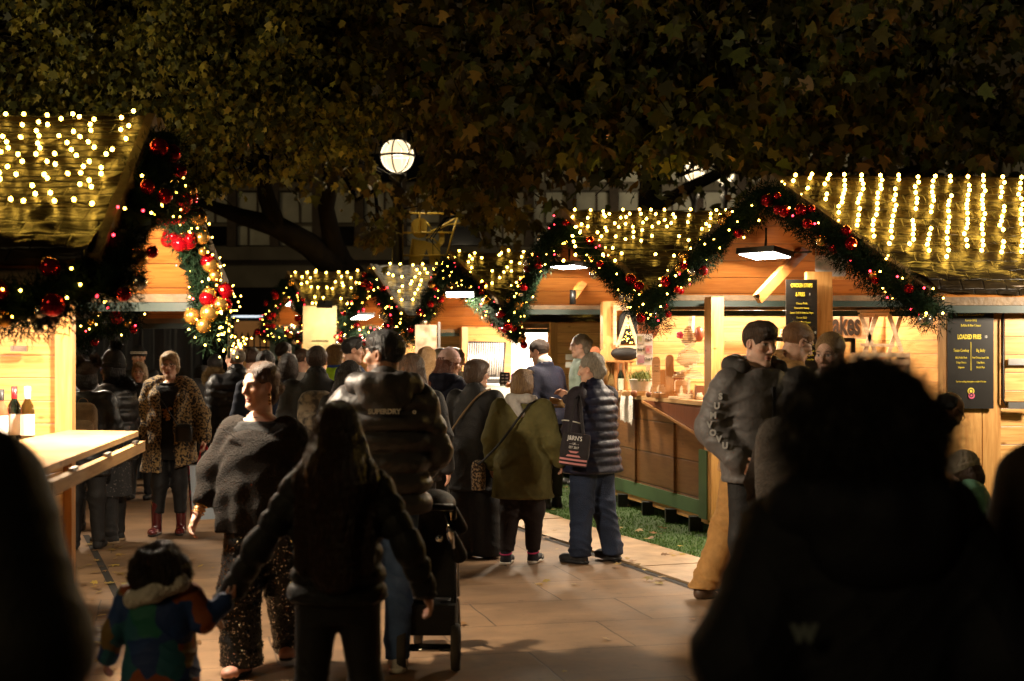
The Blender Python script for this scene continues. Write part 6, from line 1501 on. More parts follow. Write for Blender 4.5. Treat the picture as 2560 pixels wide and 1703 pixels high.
t = empty('poster', onc(1612,15.1), 'tall white poster of herb pictures reading pick strip and chop','poster'); o = at(1612,874,15.1); k = 15.1/F
MB().box((o.x,15.115,o.z),(40*k,.02,78*k)).build('card', PAPER, t)
for (dx,dy,s),m in zip(((-9,24,'Pick it'),(10,0,'Strip it'),(-9,-24,'Chop it')),((.30,.35,.10),(.55,.10,.10),(.45,.15,.25))):
    MB().box((o.x+dx*k,15.103,o.z+dy*k),(16*k,.004,20*k)).build('picture', mat('herb picture %s' % s, m,.6,var=.2,vscale=25,col2=(.6,.5,.5)), t); put_text('lettering', s, .045, INK, (o.x-dx*k,15.102,o.z+dy*k-.012),(1,0,0),(0,0,1),t,.0008,.62)
S = Sdf(.008,.02); c = onc(1602,14.95); S.col([(c.z,.085,.08,c.x,c.y),(c.z+.10,.11,.10,c.x,c.y),(c.z+.16,.125,.115,c.x,c.y),(c.z+.175,.13,.12,c.x,c.y)]); ob = sdf_thing('plant_pot',S,mat('white pot cloth',(.6,.52,.42),.8,bump=.4,bscale=30),'white cloth covered pot of green herbs on the gift counter','plant pot')
n = 700; b = np.array((c.x,c.y,c.z+.15))+np.c_[nr.normal(0,.05,n),nr.normal(0,.05,n),np.zeros(n)]; dv = np.c_[nr.normal(0,.35,(n,2)),np.ones(n)]*nr.uniform(.05,.14,(n,1)); sdv = np.c_[nr.normal(0,1,(n,2)),np.zeros(n)]*.004
fast_mesh('herb', np.stack([b+sdv,b-sdv,b+dv],1).reshape(-1,3), np.arange(3*n).reshape(-1,3), mat('herb green',(.16,.19,.04),.7,var=.4,vscale=40), ob)
# round topped holders
def holder(label, px, d, hgt, m, w=.07, letter=False):
    o = onc(px,d); out = [(-w/2,0),(w/2,0),(w/2,hgt-w/2)]+[(w/2*math.cos(a),hgt-w/2+w/2*math.sin(a)) for a in [PI*i/8 for i in range(1,8)]]+[(-w/2,hgt-w/2)]
    t = empty('bottle_holder', o, label, 'wooden holder', group='round topped wooden holders'); mb = MB(); mb.prism(out,o+Vector((0,0,.03)),(1,0,0),Vector((0,.06,1)).normalized(),.03); mb.build('upright', m, t)
    MB().box(o+Vector((0,.02,.02)),(w*2.4,.12,.04)).build('base', m, t)
    if letter:
        for i,s in enumerate(('Oven','Mitts','-','-','-')): put_text('lettering', s, .024, INK, (o.x,o.y-.034,o.z+hgt*.8-.05*i),(1,0,0),(0,0,1),t,0,.8)
holder('pale round topped holder with small lettering', 1640, 14.7, .38, PINEPALE, .085, True); holder('darker round topped holder in front of the pale one', 1674, 14.25, .40, OAK, .08)
m = MB(); m.lathe(onc(1645,14.4),[(.001,0),(.04,0),(.042,.05),(.036,.05),(.034,.01),(.001,.01)],14); thing_mesh(m,'tealight_cup',BLACK,'small black cup beside the round topped holders','cup')
def slat_tree(label, base, hgt, w, n):
    t = empty('slat_tree', base, label, 'wooden tree', group='wooden slat trees'); MB().box(base+Vector((0,0,.011)),(w*1.5,w*.5,.022)).build('foot', PINEPALE, t); MB().box(base+Vector((0,0,.034)),(w*.8,w*.4,.02)).build('foot', PINEPALE, t)
    MB().beam(base+Vector((0,0,.045)),base+Vector((0,0,hgt*.3)),.025,.025).build('stem', PINEPALE, t)
    for i in range(n):
        s = i/(n-1); wd = w*(1-s)**.8+.05; mb = MB(); mb.box(base+Vector((rng.uniform(-.006,.006),0,hgt*(.3+.7*s))),(wd,.05,hgt*.7/n*.78),Matrix.Rotation(i*.33,3,'Z')); mb.build('slat', PINEPALE, t)
slat_tree('tall spiral tree of pale wooden slats at the right of the gift counter', onc(1722,13.95), .70, .26, 24)
slat_tree('second pale slat tree farther back in the gift stall', at(1910,905,15.4), .42, .20, 16)
# shelves and oddments
for i in range(13):
    px = 1600+i*12.5+rng.uniform(-3,3); d = 15.35-(px-1590)*.0096-rng.uniform(0,.25); c = onc(px,d); hh_ = rng.uniform(.035,.10); mb = MB(); q_ = rng.uniform(0,3)
    if i%3 == 0: mb.lathe(c,[(.001,0),(.03,0),(.034,hh_*.6),(.02,hh_),(.001,hh_)],12)
    elif i%3 == 1: mb.box(c+Vector((0,0,hh_/2)),(.07,.05,hh_),Matrix.Rotation(q_,3,'Z')); mb.box(c+Vector((0,0,hh_+.012)),(.05,.035,.022),Matrix.Rotation(q_,3,'Z'))
    else: mb.prism([(-.04,0),(.04,0),(0,hh_*1.5)],c,Vector((math.cos(q_*.3),math.sin(q_*.3),0)),(0,0,1),.018)
    thing_mesh(mb,'wooden_ornament',[PINEPALE,OAK,DARKWOOD,PINET][i%4],'little turned or cut wooden ornament on the gift counter','ornament','little wooden ornaments on the gift counter')
for i in range(9):
    m = MB(); hh_ = rng.uniform(.05,.13); r = rng.uniform(.014,.03); px = 1268+i*6; m.lathe(Vector((gx(px,18.75-i*.02),18.75-i*.02,1.237)),[(.001,0),(r,0),(r,hh_*.7),(r*.45,hh_*.8),(r*.45,hh_),(.001,hh_)],10); thing_mesh(m,'little_bottle',mat('bottle glass %d'%(i%4),[(.6,.5,.4),(.5,.2,.1),(.6,.6,.6),(.3,.1,.3)][i%4],.25),'tiny bottle in the row on the bright white table','bottle','tiny bottles on the white table')
for i,(px,d,w,hh_,mm,lb) in enumerate(((1690,14.9,.16,.24,DARKWOOD,'dark wooden box among the counter goods'),(1665,15.1,.14,.26,OAK,'oak box behind the holders'),(1702,14.4,.12,.16,PINEPALE,'small pale box beside the slat tree'),(1752,13.75,.10,.12,DARKWOOD,'little brown box at the post end of the counter'),(1590,14.9,.30,.035,PINET,'flat pine tray on the counter front'),(1655,14.3,.22,.03,OAK,'thin oak board lying on the counter'),(1560,15.2,.20,.03,PINEPALE,'pale board lying by the lace runner'))):
    c = onc(px,d); mb = MB(); mb.box(c+Vector((0,0,hh_/2)),(w,.12,hh_)); 
    ob = thing_mesh(mb,'wooden_box',mm,lb,'box','small wooden goods'); MB().box(c+Vector((0,0,hh_+.006)),(w*.9,.10,.012)).build('lid', mm, ob)
for px,d,r,m,lb in ((1755,14.2,.06,mat('terracotta jar',(.16,.07,.03),.4),'brown jar at the right end of the counter'),(1585,14.6,.035,LEATH,'small round wooden bowl by the pot'),(1622,14.4,.03,DARKWOOD,'tiny dark bowl on the counter')):
    mb = MB(); mb.lathe(onc(px,d),[(.001,0),(r*.7,0),(r,r*.8),(r*.85,r*1.6),(r*.6,r*1.75),(r*.55,r*1.5),(.001,r*.3)],16); thing_mesh(mb,'jar',m,lb,'jar')
t = empty('wall_shelf', at(1745,880,15.6), 'pine wall shelves with little goods behind the slat tree','shelf')
for y in (853,908,955): MB().box(at(1748,y,15.2),(.22,.14,.018)).build('shelf', PINE, t)
MB().beam(at(1733,740,15.3),at(1726,850,15.2),.04,.10).build('bracket', PINEPALE, t)
m = MB(); m.ball(at(1748,835,15.15),.055,14,(1,1,1.5)); thing_mesh(m,'vase',mat('red brown vase',(.22,.05,.02),.4),'red brown vase on the top wall shelf','vase')
m = MB(); m.tube([at(1712,862,15.3),at(1708,845,15.3),at(1702,838,15.3)],.004,5); fl_ = thing_mesh(m,'flower',mat('flower stem',(.06,.09,.02),.7),'pink artificial flower behind the slat tree','flower'); m = MB(); [m.ball(at(1700+5*math.cos(i*1.26),838+5*math.sin(i*1.26),15.29),.022,8) for i in range(5)]; m.build('petals', PNK, fl_)
# white shelf unit, papers, rail and wood pieces seen between the posts
t = empty('corner_shelf', at(1875,950,15.0), 'whitewood corner shelf behind the boy in grey','shelf'); m = MB(); m.prism([(0,0),(.15,0),(.15,.42),(.12,.42)],at(1858,945,15.0),(1,0,0),(0,0,1),.03); m.build('side', PINEPALE, t); MB().box(at(1872,905,14.95),(.15,.16,.02)).build('shelf', PINEPALE, t)
pb = empty('paper_row', at(1905,762,15.6), 'row of white papers pinned along the far wall beam','papers')
for i in range(5):
    m = MB(); m.box(at(1862+i*36,768+rng.uniform(-2,2),15.6),(.13,.006,.075),Matrix.Rotation(rng.uniform(-.08,.08),3,'Y')); m.build('sheet', PAPER, pb)
t = empty('clothes_rail', at(2118,930,14.85), 'black metal clothes rail behind the blonde woman','rail')
for a,b in (((2132,846),(2132,1100)),((1930,848),(2134,850))): MB().beam(at(*a,14.85),at(*b,14.85),.045,.045).build('bar', BLACKM, t)
for i,x in enumerate((1960,2075,2095)): MB().tube([at(x,850,14.85),at(x+4,860,14.85),at(x+14,872,14.85)],.004,5).build('hook', BLACKM, t)
m = MB(); m.prism([(.0,0),(.06,.24),(.12,.24),(.12,.21),(.075,.205),(.03,0)],at(1938,880,15.0),(1,0,0),(0,0,1),.04); thing_mesh(m,'bent_frame',PINEPALE,'angled pale wooden frame piece beside the menu post','wooden frame')
paddle('round handled board hanging on the black rail', 2085, 14.8, .12, .30, PINEPALE, 0, z0=at(0,915,14.8).z)
t = empty('wooden_sign', at(2110,830,15.05), 'pale wooden sign reading Makes in dark rounded letters','sign'); o = at(2110,795,15.05); k = 15.05/F
MB().box((o.x-.05,15.08,o.z-.06),(150*k,.03,78*k)).build('board', PINEPALE, t); put_text('lettering','Makes', .33, INK,(at(2052,0,15.05).x,15.062,at(0,836,15.05).z),(1,0,0),(0,0,1),t,.011,.50,'LEFT')
MB().beam(at(2177,755,15.09),at(2177,835,15.09),.03,.03).build('edge_strip', DARKWOOD, t)
# whitewood folding stool on a crate
t = empty('folding_table', at(2200,886,13.6), 'small whitewood folding table with crossed legs','table')
T = lambda x,y,dd=0: at(x,y,13.6+dd)
MB().beam(T(2143,779),T(2228,776),.26,.022).build('top', PINEPALE, t); MB().beam(T(2150,788),T(2222,786),.03,.04).build('apron', PINEPALE, t)
for a,b,dd in (((2150,785),(2188,882),-.1),((2192,786),(2160,884),-.1),((2222,786),(2254,880),-.1),((2252,790),(2222,882),.1),((2188,786),(2165,880),.1)): MB().beam(T(*a,dd),T(*b,dd),.028,.038).build('leg', PINEPALE, t)
MB().beam(T(2150,862,-.12),T(2236,864,-.12),.025,.03).build('stretcher', PINEPALE, t)
cr = empty('crate', at(2200,960,13.6), 'whitewood crate under the folding table','crate')
for y in (888,905,925): MB().box(T(2200,y,0),(.48,.34,.045)).build('slat', PINEPALE, cr)
for x in (2140,2258): MB().beam(T(x,886),T(x,1010),.05,.3).build('side', PINEPALE, cr)
for px,py,d,w,hh_,lb in ((1532,692,15.95,.10,.17,'small teal and pink picture beside the gift stall post'),(2076,655,12.6,.27,.26,'pale green and white picture above the menu board')):
    t = empty('picture_panel', at(px,py,d), lb, 'picture'); MB().box(at(px,py,d),(w,.02,hh_)).build('card', mat('picture '+lb[:12],(.10,.22,.18),.5,vscale=9,col2=(.55,.5,.5)), t); MB().box(at(px,py,d)-Vector((0,0,hh_/2+.012)),(w+.04,.05,.024)).build('ledge', PINEP, t)
# jewellery stall
tb = MB(); a3,b3 = Vector((.50,18.86,0)),Vector((-.80,21.76,0)); g3 = (b3-a3).normalized(); o3 = Vector((-g3.y,g3.x,0)); o3 = o3 if o3.x < 0 else -o3
q = [a3+o3*.1,b3+o3*.1,b3-o3*.7,a3-o3*.7]; tb.hexa([Vector((p.x,p.y,1.205)) for p in q]+[Vector((p.x,p.y,1.235)) for p in q]); q2 = [a3+o3*.1,b3+o3*.1,b3+o3*.07,a3+o3*.07]; tb.hexa([Vector((p.x,p.y,.62)) for p in q2]+[Vector((p.x,p.y,1.20)) for p in q2])
thing_mesh(tb,'tablecloth',PAPER,'bright white cloth over the jewellery counter','tablecloth')
SILVERP = mat('silver chain',(.62,.61,.58),.35,metal=.25)
t = empty('jewellery_board', at(1212,965,20.9), 'tilted black board hung with rows of silver chains','display board')
D_ = 20.9; A_ = lambda x,y,dd=0: at(x,y,D_+dd)
bd = MB(); bd.hexa([A_(1160,962,-.1),A_(1258,962,-.1),A_(1258,962,-.06),A_(1160,962,-.06),A_(1170,853,.05),A_(1266,855,.05),A_(1266,855,.09),A_(1170,853,.09)]); bd.build('board', BLACK, t)
for i in range(16):
    x = 1172+i*5.7; ch = MB(); ch.tube([A_(x,858,.02),A_(x-2,900,-.05),A_(x-3.5+rng.uniform(-.5,.5),940+rng.uniform(-12,4),-.10)], .010, 5); ch.ball(A_(x-3.5,946,-.11),.016,6); ch.build('chain', SILVERP, t)
t = empty('earring_card', at(1262,965,18.6), 'small black card stand with rows of silver earrings','display card'); MB().box(at(1262,948,18.6),(.14,.02,.18)).build('card', BLACK, t)
for i in range(4):
    for j in range(2): MB().box(at(1257+j*10,938+i*8,18.58),(.035,.012,.014)).build('earring', SILVERP, t)
for i,(px,c_,hh_,r,lb) in enumerate(((1281,(.2,.05,.35),.20,.02,'purple stick standing on the white table'),(1295,(.5,.3,.2),.16,.05,'pale wooden card behind the little bottles'),(1272,(.6,.2,.08),.07,.03,'orange striped little pot on the white table'),(1287,(.6,.55,.2),.07,.03,'yellow little pot on the white table'),(1300,(.5,.5,.5),.12,.02,'thin clear bottle on the white table'),(1310,(.6,.1,.2),.10,.02,'pink little bottle on the white table'))):
    m = MB(); m.lathe(at(px,0,18.5)*1 if False else Vector((gx(px,18.5),18.5,1.237)),[(.001,0),(r,0),(r,hh_*.8),(r*.5,hh_*.86),(r*.5,hh_),(.001,hh_)],12); thing_mesh(m,'little_pot',mat('pot %d'%i,c_,.4),lb,'pot','little goods on the white table')
wb = empty('white_board_panel', at(1350,900,20.6), 'bright white back panel in the jewellery stall','panel'); MB().box(at(1345,905,20.9),(.78,.03,.85)).build('panel', PAPER, wb); MB().box(at(1410,905,20.85),(.24,.06,1.1)).build('edge_post', PINEP, wb)
t = empty('price_cards', at(1428,900,17.4), 'two white cards pinned beside the stall keeper','card')
for y in (893,912): MB().box(at(1425,y,17.3),(.11,.008,.07)).build('card', PAPER, t)
pic = empty('art_print', at(1065,850,19.8), 'pale framed print in the jewellery stall window','picture'); MB().box(at(1065,850,19.8),(.30,.02,.42)).build('print', mat('art print',(.16,.06,.03),.6,vscale=8,col2=(.32,.24,.16)), pic); MB().box(at(1098,850,19.78),(.03,.04,.5)).build('frame', STEEL, pic)
pn = empty('notice_panel', at(800,850,26), 'yellow lit notice panel at the front of the farthest stall','notice'); MB().box(at(800,840,26.2),(.62,.03,1.1)).build('panel', mat('cream board',(.7,.55,.25),.6), pn); MB().box(at(800,852,26.17),(.3,.01,.012)).build('line', INK, pn)
# wine stall fittings
zc = 1.19
fl = MB(); q = [Vector((-2.62,5.9,0)),Vector((-1.93,5.86,0)),Vector((-2.245,8.55,0)),Vector((-2.70,8.68,0))]
fl.hexa([Vector((p.x,p.y,zc+.004)) for p in q]+[Vector((p.x,p.y,zc+.034)) for p in q]); fl.build('counter_flap', PINET, STL)
e0,e1 = Vector((-1.93,5.86,zc)),Vector((-2.245,8.55,zc)); MB().beam(e0+Vector((.02,0,-.055)),e1+Vector((.02,0,-.055)),.04,.06).build('flap_fascia', PINET, STL)
for s in (.18,.52,.88):
    c = e0.lerp(e1,s)+Vector((.03,0,-.012)); MB().beam(c-(e1-e0).normalized()*.07,c+(e1-e0).normalized()*.07,.022,.016).build('hinge', STEEL, STL)
br = MB(); m0 = e0.lerp(e1,.06)+Vector((-.02,0,-.09)); m1 = e1+Vector((-.02,0,-.09)); w0 = Vector((-2.64,6.3,zc-.34)); w1 = Vector((-2.70,8.5,zc-.30))
br.hexa([m0,m1,w1,w0]+[p+Vector((0,0,.02)) for p in (m0,m1,w1,w0)]); br.build('flap_brace', PINET, STL)
bottle('rose wine bottle with a black cap, leftmost on the wine counter', Vector((gx(3,8.0),8.0,1.195)), .038, .295, GLR, BLACK, PAPER); bottle('dark red wine bottle with a red cap on the wine counter', Vector((gx(36,8.05),8.05,1.195)), .039, .31, GLG, REDC, PAPER); bottle('brown wine bottle with a white cap, rightmost on the wine counter', Vector((gx(69,8.0),8.0,1.195)), .038, .31, GLB, PAPER, PAPER)
MB().box((gx(40,8.6),8.66,1.72),(.10,.03,.035)).build('latch', STEEL, STL)
fan = MB(); n = 16; c = at(112,775,6.4); V = []
for i in range(n+1):
    a = PI+PI*i/n; V += [c+Vector((math.cos(a)*.09,(-1)**i*.012,math.sin(a)*.07)), c+Vector((math.cos(a)*.012,0,0))]
fan.add(V,[(2*i,2*i+1,2*i+3,2*i+2) for i in range(n)]); thing_mesh(fan,'paper_fan',mat('silver paper',(.25,.22,.19),.5),'silver pleated paper fan under the wine stall eave','decoration')
# ---------------------------------------------------------------- things people carry and push
def bagsdf(P, c, r, k=.02, n=3.2, h=.008):
    S = Sdf(h,k); S.col([(c[2]-r[2],r[0]*.92,r[1],c[0],c[1]),(c[2],r[0],r[1]*1.05,c[0],c[1]),(c[2]+r[2]*.6,r[0]*.96,r[1]*.95,c[0],c[1]),(c[2]+r[2]*.9,r[0]*.75,r[1]*.7,c[0],c[1]),(c[2]+r[2],r[0]*.5,r[1]*.45,c[0],c[1])],k,None,False,n); return S
def loop(c, rx, rz, w=.018): return strap_mesh([np.array((c[0]+rx*math.cos(a),c[1],c[2]+rz*math.sin(a))) for a in [PI*i/8 for i in range(9)]], w)
c = (.02,-.245,1.22); parts = [('bag',*bagsdf(Pe,c,(.135,.07,.17)).mesh(),C_BPK),('pocket',*bagsdf(Pe,(c[0],c[1]-.055,c[2]-.07),(.11,.035,.085)).mesh(),C_BPK),('handle',*loop((.02,-.24,1.38),.045,.05),C_BPK)]
worn(Pe,'backpack','small tan leather backpack on the woman with the bobble hat',"backpack",parts)
c = (0,-.27,1.26); parts = [('bag',*bagsdf(Pb,c,(.165,.10,.24)).mesh(),C_BPKG),('pocket',*bagsdf(Pb,(0,c[1]-.09,c[2]-.10),(.135,.05,.12)).mesh(),C_BPKG),('handle',*loop((0,-.22,1.48),.04,.04),C_BPKG),('strap',*strap_mesh([(-.11,-.17,1.42),(-.13,-.05,1.49),(-.13,.07,1.44),(-.15,.14,1.28)],.05,.012),C_BPKG),('strap',*strap_mesh([(.11,-.17,1.42),(.13,-.05,1.49),(.13,.07,1.44),(.15,.14,1.28)],.05,.012),C_BPKG)]
worn(Pb,'backpack','woven grey backpack with a front pocket on the dark haired girl','backpack',parts)
c = (.03,-.29,1.20); parts = [('bag',*bagsdf(Pp,c,(.155,.10,.20)).mesh(),C_PLAID),('pocket',*bagsdf(Pp,(c[0],c[1]-.085,c[2]-.08),(.12,.045,.11)).mesh(),C_PLAID)]
worn(Pp,'backpack','brown plaid backpack on the broad man in the crowd','backpack',parts)
FLOR = mat('floral cloth',(.05,.035,.03),.8,var=.1,vscale=60,col2=(.45,.33,.20),thr=(.48,.55))
c = (-.40,-.06,.80); parts = [('strap',*strap_mesh([(.13,.05,1.50),(.11,-.12,1.46),(.02,-.215,1.32),(-.12,-.255,1.12),(-.28,-.23,.96),(-.385,-.10,.90)],.022,.006),C_BLK),('bag',*bagsdf(Pg,c,(.06,.075,.135)).mesh(),FLOR)]
worn(Pg,'shoulder_bag','small floral shoulder bag at the hip of the woman in the olive parka','bag',parts)
parts = [('strap',*strap_mesh([(.12,.05,1.50),(.10,-.12,1.46),(.0,-.20,1.32),(-.14,-.225,1.12),(-.27,-.15,.98)],.018,.005),C_BPK),('bag',*bagsdf(Pd,(-.31,.0,.93),(.05,.09,.10)).mesh(),C_BLK)]
worn(Pd,'shoulder_bag','dark shoulder bag on a thin strap worn by the black coated woman','bag',parts)
PNKS = mat('dusty pink stripe',(.55,.22,.22),.8)
# tote bag of the woman in the gilet
o = at(1438,1118,11.12); R = Matrix.Rotation(.12,3,'Y') @ Matrix.Rotation(-.25,3,'Z'); TOTE = fabric('black tote',(.022,.018,.020),.85)
t = empty('tote_bag', o, 'black tote bag with white lettering and pink stripes on the shoulder of the gilet wearer', 'bag')
S = Sdf(.007,.015); S.col([(-.15,.105,.03,0,0),(-.05,.118,.045,0,0),(.05,.115,.03,0,0),(.11,.11,.012,0,0)],.01,None,False,3); V,Q = S.mesh()
def place(V): return np.array([o+(R @ Vector(v)) for v in V])
fast_mesh('bag', place(V), Q, TOTE, t, True)
for i in range(4):
    zz = -.135+.03*i; mb = MB(); mb.add([o+(R @ Vector((.109*u,-.050*(1-.55*u*u)-.0015+.002*i,zz+dz_))) for dz_ in (0,.015) for u in np.linspace(-1,1,11)],[(j,j+1,12+j,11+j) for j in range(10)],True); mb.build('stripe', PNKS, t)
ux = R @ Vector((1,0,0)); uy = R @ Vector((0,0,1)); nn = R @ Vector((0,-1,0))
for s,zz,sz in (("J&RN'S",.055,.050),('- - UK - -',.02,.024),('EST 2017',-.01,.026)): put_text('lettering', s, sz, WHT, o+nn*.055+uy*zz, ux, uy, t, 0, .8)
sh_ = Pv['root'].matrix_basis @ Vector(np.array(Pv['AR'][0][0])*Pv['s']+np.array((.03,0,.075)))
for s in (-1,1):
    V,Q = strap_mesh([np.array(o+(R @ Vector((s*.06,-.02,.10)))), np.array((o+sh_)/2+Vector((s*.03-.01,-.06,.04))), np.array(sh_+Vector((0,-.05,.0))), np.array(sh_+Vector((.03,.03,.02)))], .028, .006); fast_mesh('strap', V, Q, TOTE, t, True)
def rw(P, p): return P['root'].matrix_basis @ Vector(np.array(p,float)*P['s'])
m = MB(); hp = rw(Pv, Pv['AR'][0][2]+np.array((0.02,.08,.03))); m.box(hp,(.075,.01,.15),Matrix.Rotation(.9,3,'X') @ Matrix.Rotation(.3,3,'Z')); ob = thing_mesh(m,'phone',BLACK,'dark phone held low by the woman in the gilet','phone'); 
m = MB(); hp = rw(Pv, Pv['AR'][1][2]+np.array((-.03,.10,-.03))); m.box(hp,(.13,.03,.05),Matrix.Rotation(.2,3,'Y')); m.box(hp+Vector((-.01,0,-.04)),(.14,.035,.02)); thing_mesh(m,'wooden_coaster_set',PINET,'small stack of pale wooden blocks held up by the woman in the gilet','wooden blocks')
# leopard coat lady: crossbody bag and gift bag
PL_ = Pleo; parts = [('bag',*bagsdf(PL_,(-.17,.215,.99),(.085,.045,.085)).mesh(),mat('black leather',(.012,.011,.011),.35)),('strap',*strap_mesh([(-.11,.215,1.06),(-.02,.20,1.2),(.08,.17,1.36),(.12,.08,1.48)],.012,.004),BLACK)]
worn(PL_,'handbag','small black crossbody bag on the leopard coat','bag',parts)
hp = rw(PL_, PL_['AR'][0][2]+np.array((0,.02,-.08))); gb = empty('gift_bag', hp-Vector((0,0,.62)), 'pale blue and white gift bag with red ribbon handles and a dark patterned side','bag')
R = Matrix.Rotation(.35,3,'Z'); c = hp+Vector((.03,-.03,-.40)); q = lambda x,y,z: c+(R @ Vector((x,y,z)))
body = MB(); body.hexa([q(-.13,-.06,-.26),q(.16,-.06,-.26),q(.16,.06,-.26),q(-.13,.06,-.26),q(-.16,-.07,.24),q(.17,-.07,.24),q(.17,.07,.24),q(-.16,.07,.24)]); body.build('bag', mat('pale blue paper',(.36,.42,.48),.5), gb)
m = MB(); m.hexa([q(-.134,-.06,-.26),q(-.131,-.06,-.26),q(-.131,.06,-.26),q(-.134,.06,-.26),q(-.165,-.07,.24),q(-.161,-.07,.24),q(-.161,.07,.24),q(-.165,.07,.24)]); m.build('patterned_side', mat('candy pattern',(.02,.03,.02),.6,vscale=22,var=.1,col2=(.35,.03,.03),thr=(.5,.56)), gb)
m = MB(); m.add([q(.05,-.0665,.20),q(.16,-.0665,-.02),q(.13,-.0640,-.16),q(.06,-.0665,-.02)],[(0,3,2,1)]); m.build('red_print', mat('red print',(.55,.02,.03),.5), gb)
RIB = mat('red ribbon',(.55,.015,.03),.5)
for y in (-.065,.065):
    V,Q = strap_mesh([np.array(q(-.07,y,.24)),np.array(hp+Vector((-.02,0,.0))),np.array(hp+Vector((.02,0,.0))),np.array(q(.09,y,.24))],.035,.004); fast_mesh('handle', V, Q, RIB, gb, True)
# stroller
so_ = Vector((gx(1085,7.75),7.75,0)); st = empty('stroller', so_, 'black stroller with a hooded seat and grey wheels pushed by the tall man', 'stroller', rz=0)
def X(x,y,z): return so_+Vector((x*.66,y,z if z < .7 else .7+(z-.7)*.5))
TYRE = mat('grey rubber tyre',(.055,.048,.040),.8,var=.2); RIMM = mat('dark grey rim',(.03,.03,.03),.4)
for (x,y,r) in ((.19,-.16,.125),(-.24,-.16,.125),(.15,.52,.10),(-.18,.52,.10)):
    RR = Matrix.Rotation(PI/2,3,'Y'); m = MB(); m.lathe(X(x,y,r),[(r*.72,-.022),(r*.95,-.024),(r,-.012),(r,.012),(r*.95,.024),(r*.72,.022)],28,True,RR); wh = m.build('wheel', TYRE, st)
    m = MB(); m.lathe(X(x,y,r),[(.001,-.02),(r*.28,-.02),(r*.30,-.005),(r*.70,-.008),(r*.74,-.018),(r*.74,.018),(r*.70,.008),(r*.30,.005),(r*.28,.02),(.001,.02)],24,True,RR); m.build('rim', RIMM, wh)
fr = MB()
for s in (-.22,.17):
    fr.tube([X(s,-.16,.13),X(s,-.06,.40),X(s,.10,.62),X(s,.0,.86),X(s,-.20,1.05)],.016,8); fr.tube([X(s,-.06,.36),X(s,.30,.30),X(s,.52,.12)],.016,8); fr.tube([X(s,.10,.62),X(s,.45,.30)],.014,8)
fr.tube([X(-.22,-.20,1.05),X(-.02,-.24,1.06),X(.17,-.20,1.05)],.019,8); fr.tube([X(-.24,-.16,.13),X(.19,-.16,.13)],.012,8); fr.build('frame', BLACKM, st)
MB().tube([X(-.24,-.18,.115),X(.17,-.18,.115)],.010,8).build('axle', CHROME, st)
S = Sdf(.01,.03); S.col([(.22,.17,.17,so_.x-.03,so_.y+.08),(.36,.19,.20,so_.x-.03,so_.y+.08)],.02,None,False,4); V,Q = S.mesh(); V[:,0] = so_.x+(V[:,0]-so_.x)*.64; fast_mesh('basket', V, Q, C_BLK, st, True)
S = Sdf(.01,.04); cx = so_.x-.02
S.cone((cx-.12,so_.y-.02,.98),(cx-.12,so_.y+.16,.50),.07,.07); S.cone((cx+.12,so_.y-.02,.98),(cx+.12,so_.y+.16,.50),.07,.07); S.cone((cx,so_.y-.02,.98),(cx,so_.y+.16,.50),.09,.09); S.ell((cx,so_.y+.10,1.02),(.20,.24,.16)); S.ell((cx,so_.y+.30,.92),(.16,.2,.18),None,.02,True); S.cone((cx-.12,so_.y+.2,.48),(cx+.12,so_.y+.45,.48),.06,.06)
V,Q = S.mesh(); V[:,2] = np.where(V[:,2]<.7,V[:,2],.7+(V[:,2]-.7)*.5); V[:,0] = so_.x+(V[:,0]-so_.x)*.64; fast_mesh('seat', V, Q, C_BLK, st, True)
MB().box(X(-.02,-.02,.60),(.26,.05,.46),Matrix.Rotation(-.25,3,'X')).build('seat_back', C_BLK, st)
MB().box(X(-.02,.02,.27),(.27,.40,.16)).build('basket_liner', C_BLK, st)
m = MB(); m.tube([X(.13,-.21,.99),X(.145,-.23,.80),X(.15,-.20,.66)],.022,8); m.ball(X(.06,-.21,.72),.022,8); m.build('buckle', CHROME, st)
S = Sdf(.008,.02); S.cone(X(.16,-.12,.72),X(.21,-.05,.60),.03,.045); S.cone(X(.16,-.05,.98),X(.225,.02,.78),.03,.035); fast_mesh('hanging_strap', *S.mesh(), C_BLK, st, True)
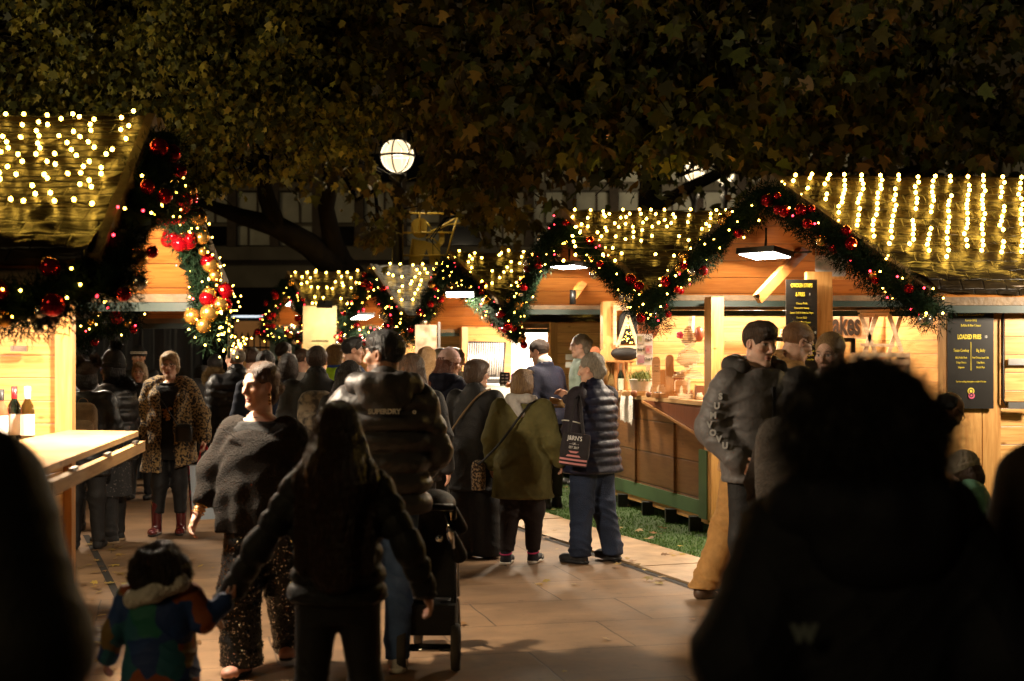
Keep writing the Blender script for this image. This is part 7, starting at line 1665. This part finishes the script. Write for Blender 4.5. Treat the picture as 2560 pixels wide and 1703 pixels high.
# wheelchair
wc = Vector((gx(1150,15.2),15.2,0)); wt = empty('wheelchair', wc, 'steel wheelchair with small front castors behind the black coated woman', 'wheelchair')
def Y(x,y,z): return wc+Vector((x,y,z))
for y in (-.28,.28):
    w_ = MB(); w_.tube([Y(.18+.30*math.cos(a),y,.30+.30*math.sin(a)) for a in [2*PI*i/36 for i in range(37)]],.014,6,False); wh = w_.build('wheel', TYRE, wt)
    sp_ = MB(); [sp_.tube([Y(.18,y,.30),Y(.18+.29*math.cos(a),y,.30+.29*math.sin(a))],.003,4) for a in [2*PI*i/14 for i in range(14)]]; sp_.build('rim', STEEL, wh)
    c_ = MB(); c_.lathe(Y(-.16,y*.8,.09),[(.05,-.012),(.085,-.014),(.09,0),(.085,.014),(.05,.012)],18,True,Matrix.Rotation(PI/2,3,'X')); cs = c_.build('wheel', TYRE, wt)
    k_ = MB(); k_.lathe(Y(-.16,y*.8,.09),[(.001,-.01),(.055,-.006),(.055,.006),(.001,.01)],16,True,Matrix.Rotation(PI/2,3,'X')); k_.build('rim', STEEL, cs)
    f_ = MB(); f_.tube([Y(-.16,y*.8,.09),Y(-.16,y*.8,.24),Y(-.12,y*.8,.50),Y(.30,y*.8,.50),Y(.34,y*.8,.95),Y(.44,y*.8,.97)],.013,7); f_.tube([Y(-.12,y*.8,.50),Y(-.20,y*.8,.30),Y(-.36,y*.8,.16)],.013,7); f_.tube([Y(-.12,y*.8,.68),Y(.32,y*.8,.70)],.013,7); f_.build('frame', STEEL, wt)
MB().box(Y(.09,0,.52),(.42,.44,.04)).build('seat', BLACK, wt); MB().box(Y(.33,0,.74),(.03,.44,.40)).build('backrest', BLACK, wt); MB().box(Y(-.36,0,.15),(.16,.36,.015)).build('footrest', BLACK, wt)
S = Sdf(.012,.05); S.ell(tuple(Y(.02,0,.62)),(.24,.27,.13)); S.ell(tuple(Y(-.14,-.05,.44)),(.11,.25,.24)); V,Q = S.mesh(); V = V+vnormals(V,Q)*(vnoise(V,40,9)*.012)[:,None]
tag(fast_mesh('knitted_blanket', V, Q, fabric('grey knitted blanket',(.34,.32,.29),.95,bump=1.,bscale=60), None, True),'grey knitted blanket bundled over the wheelchair seat','blanket')
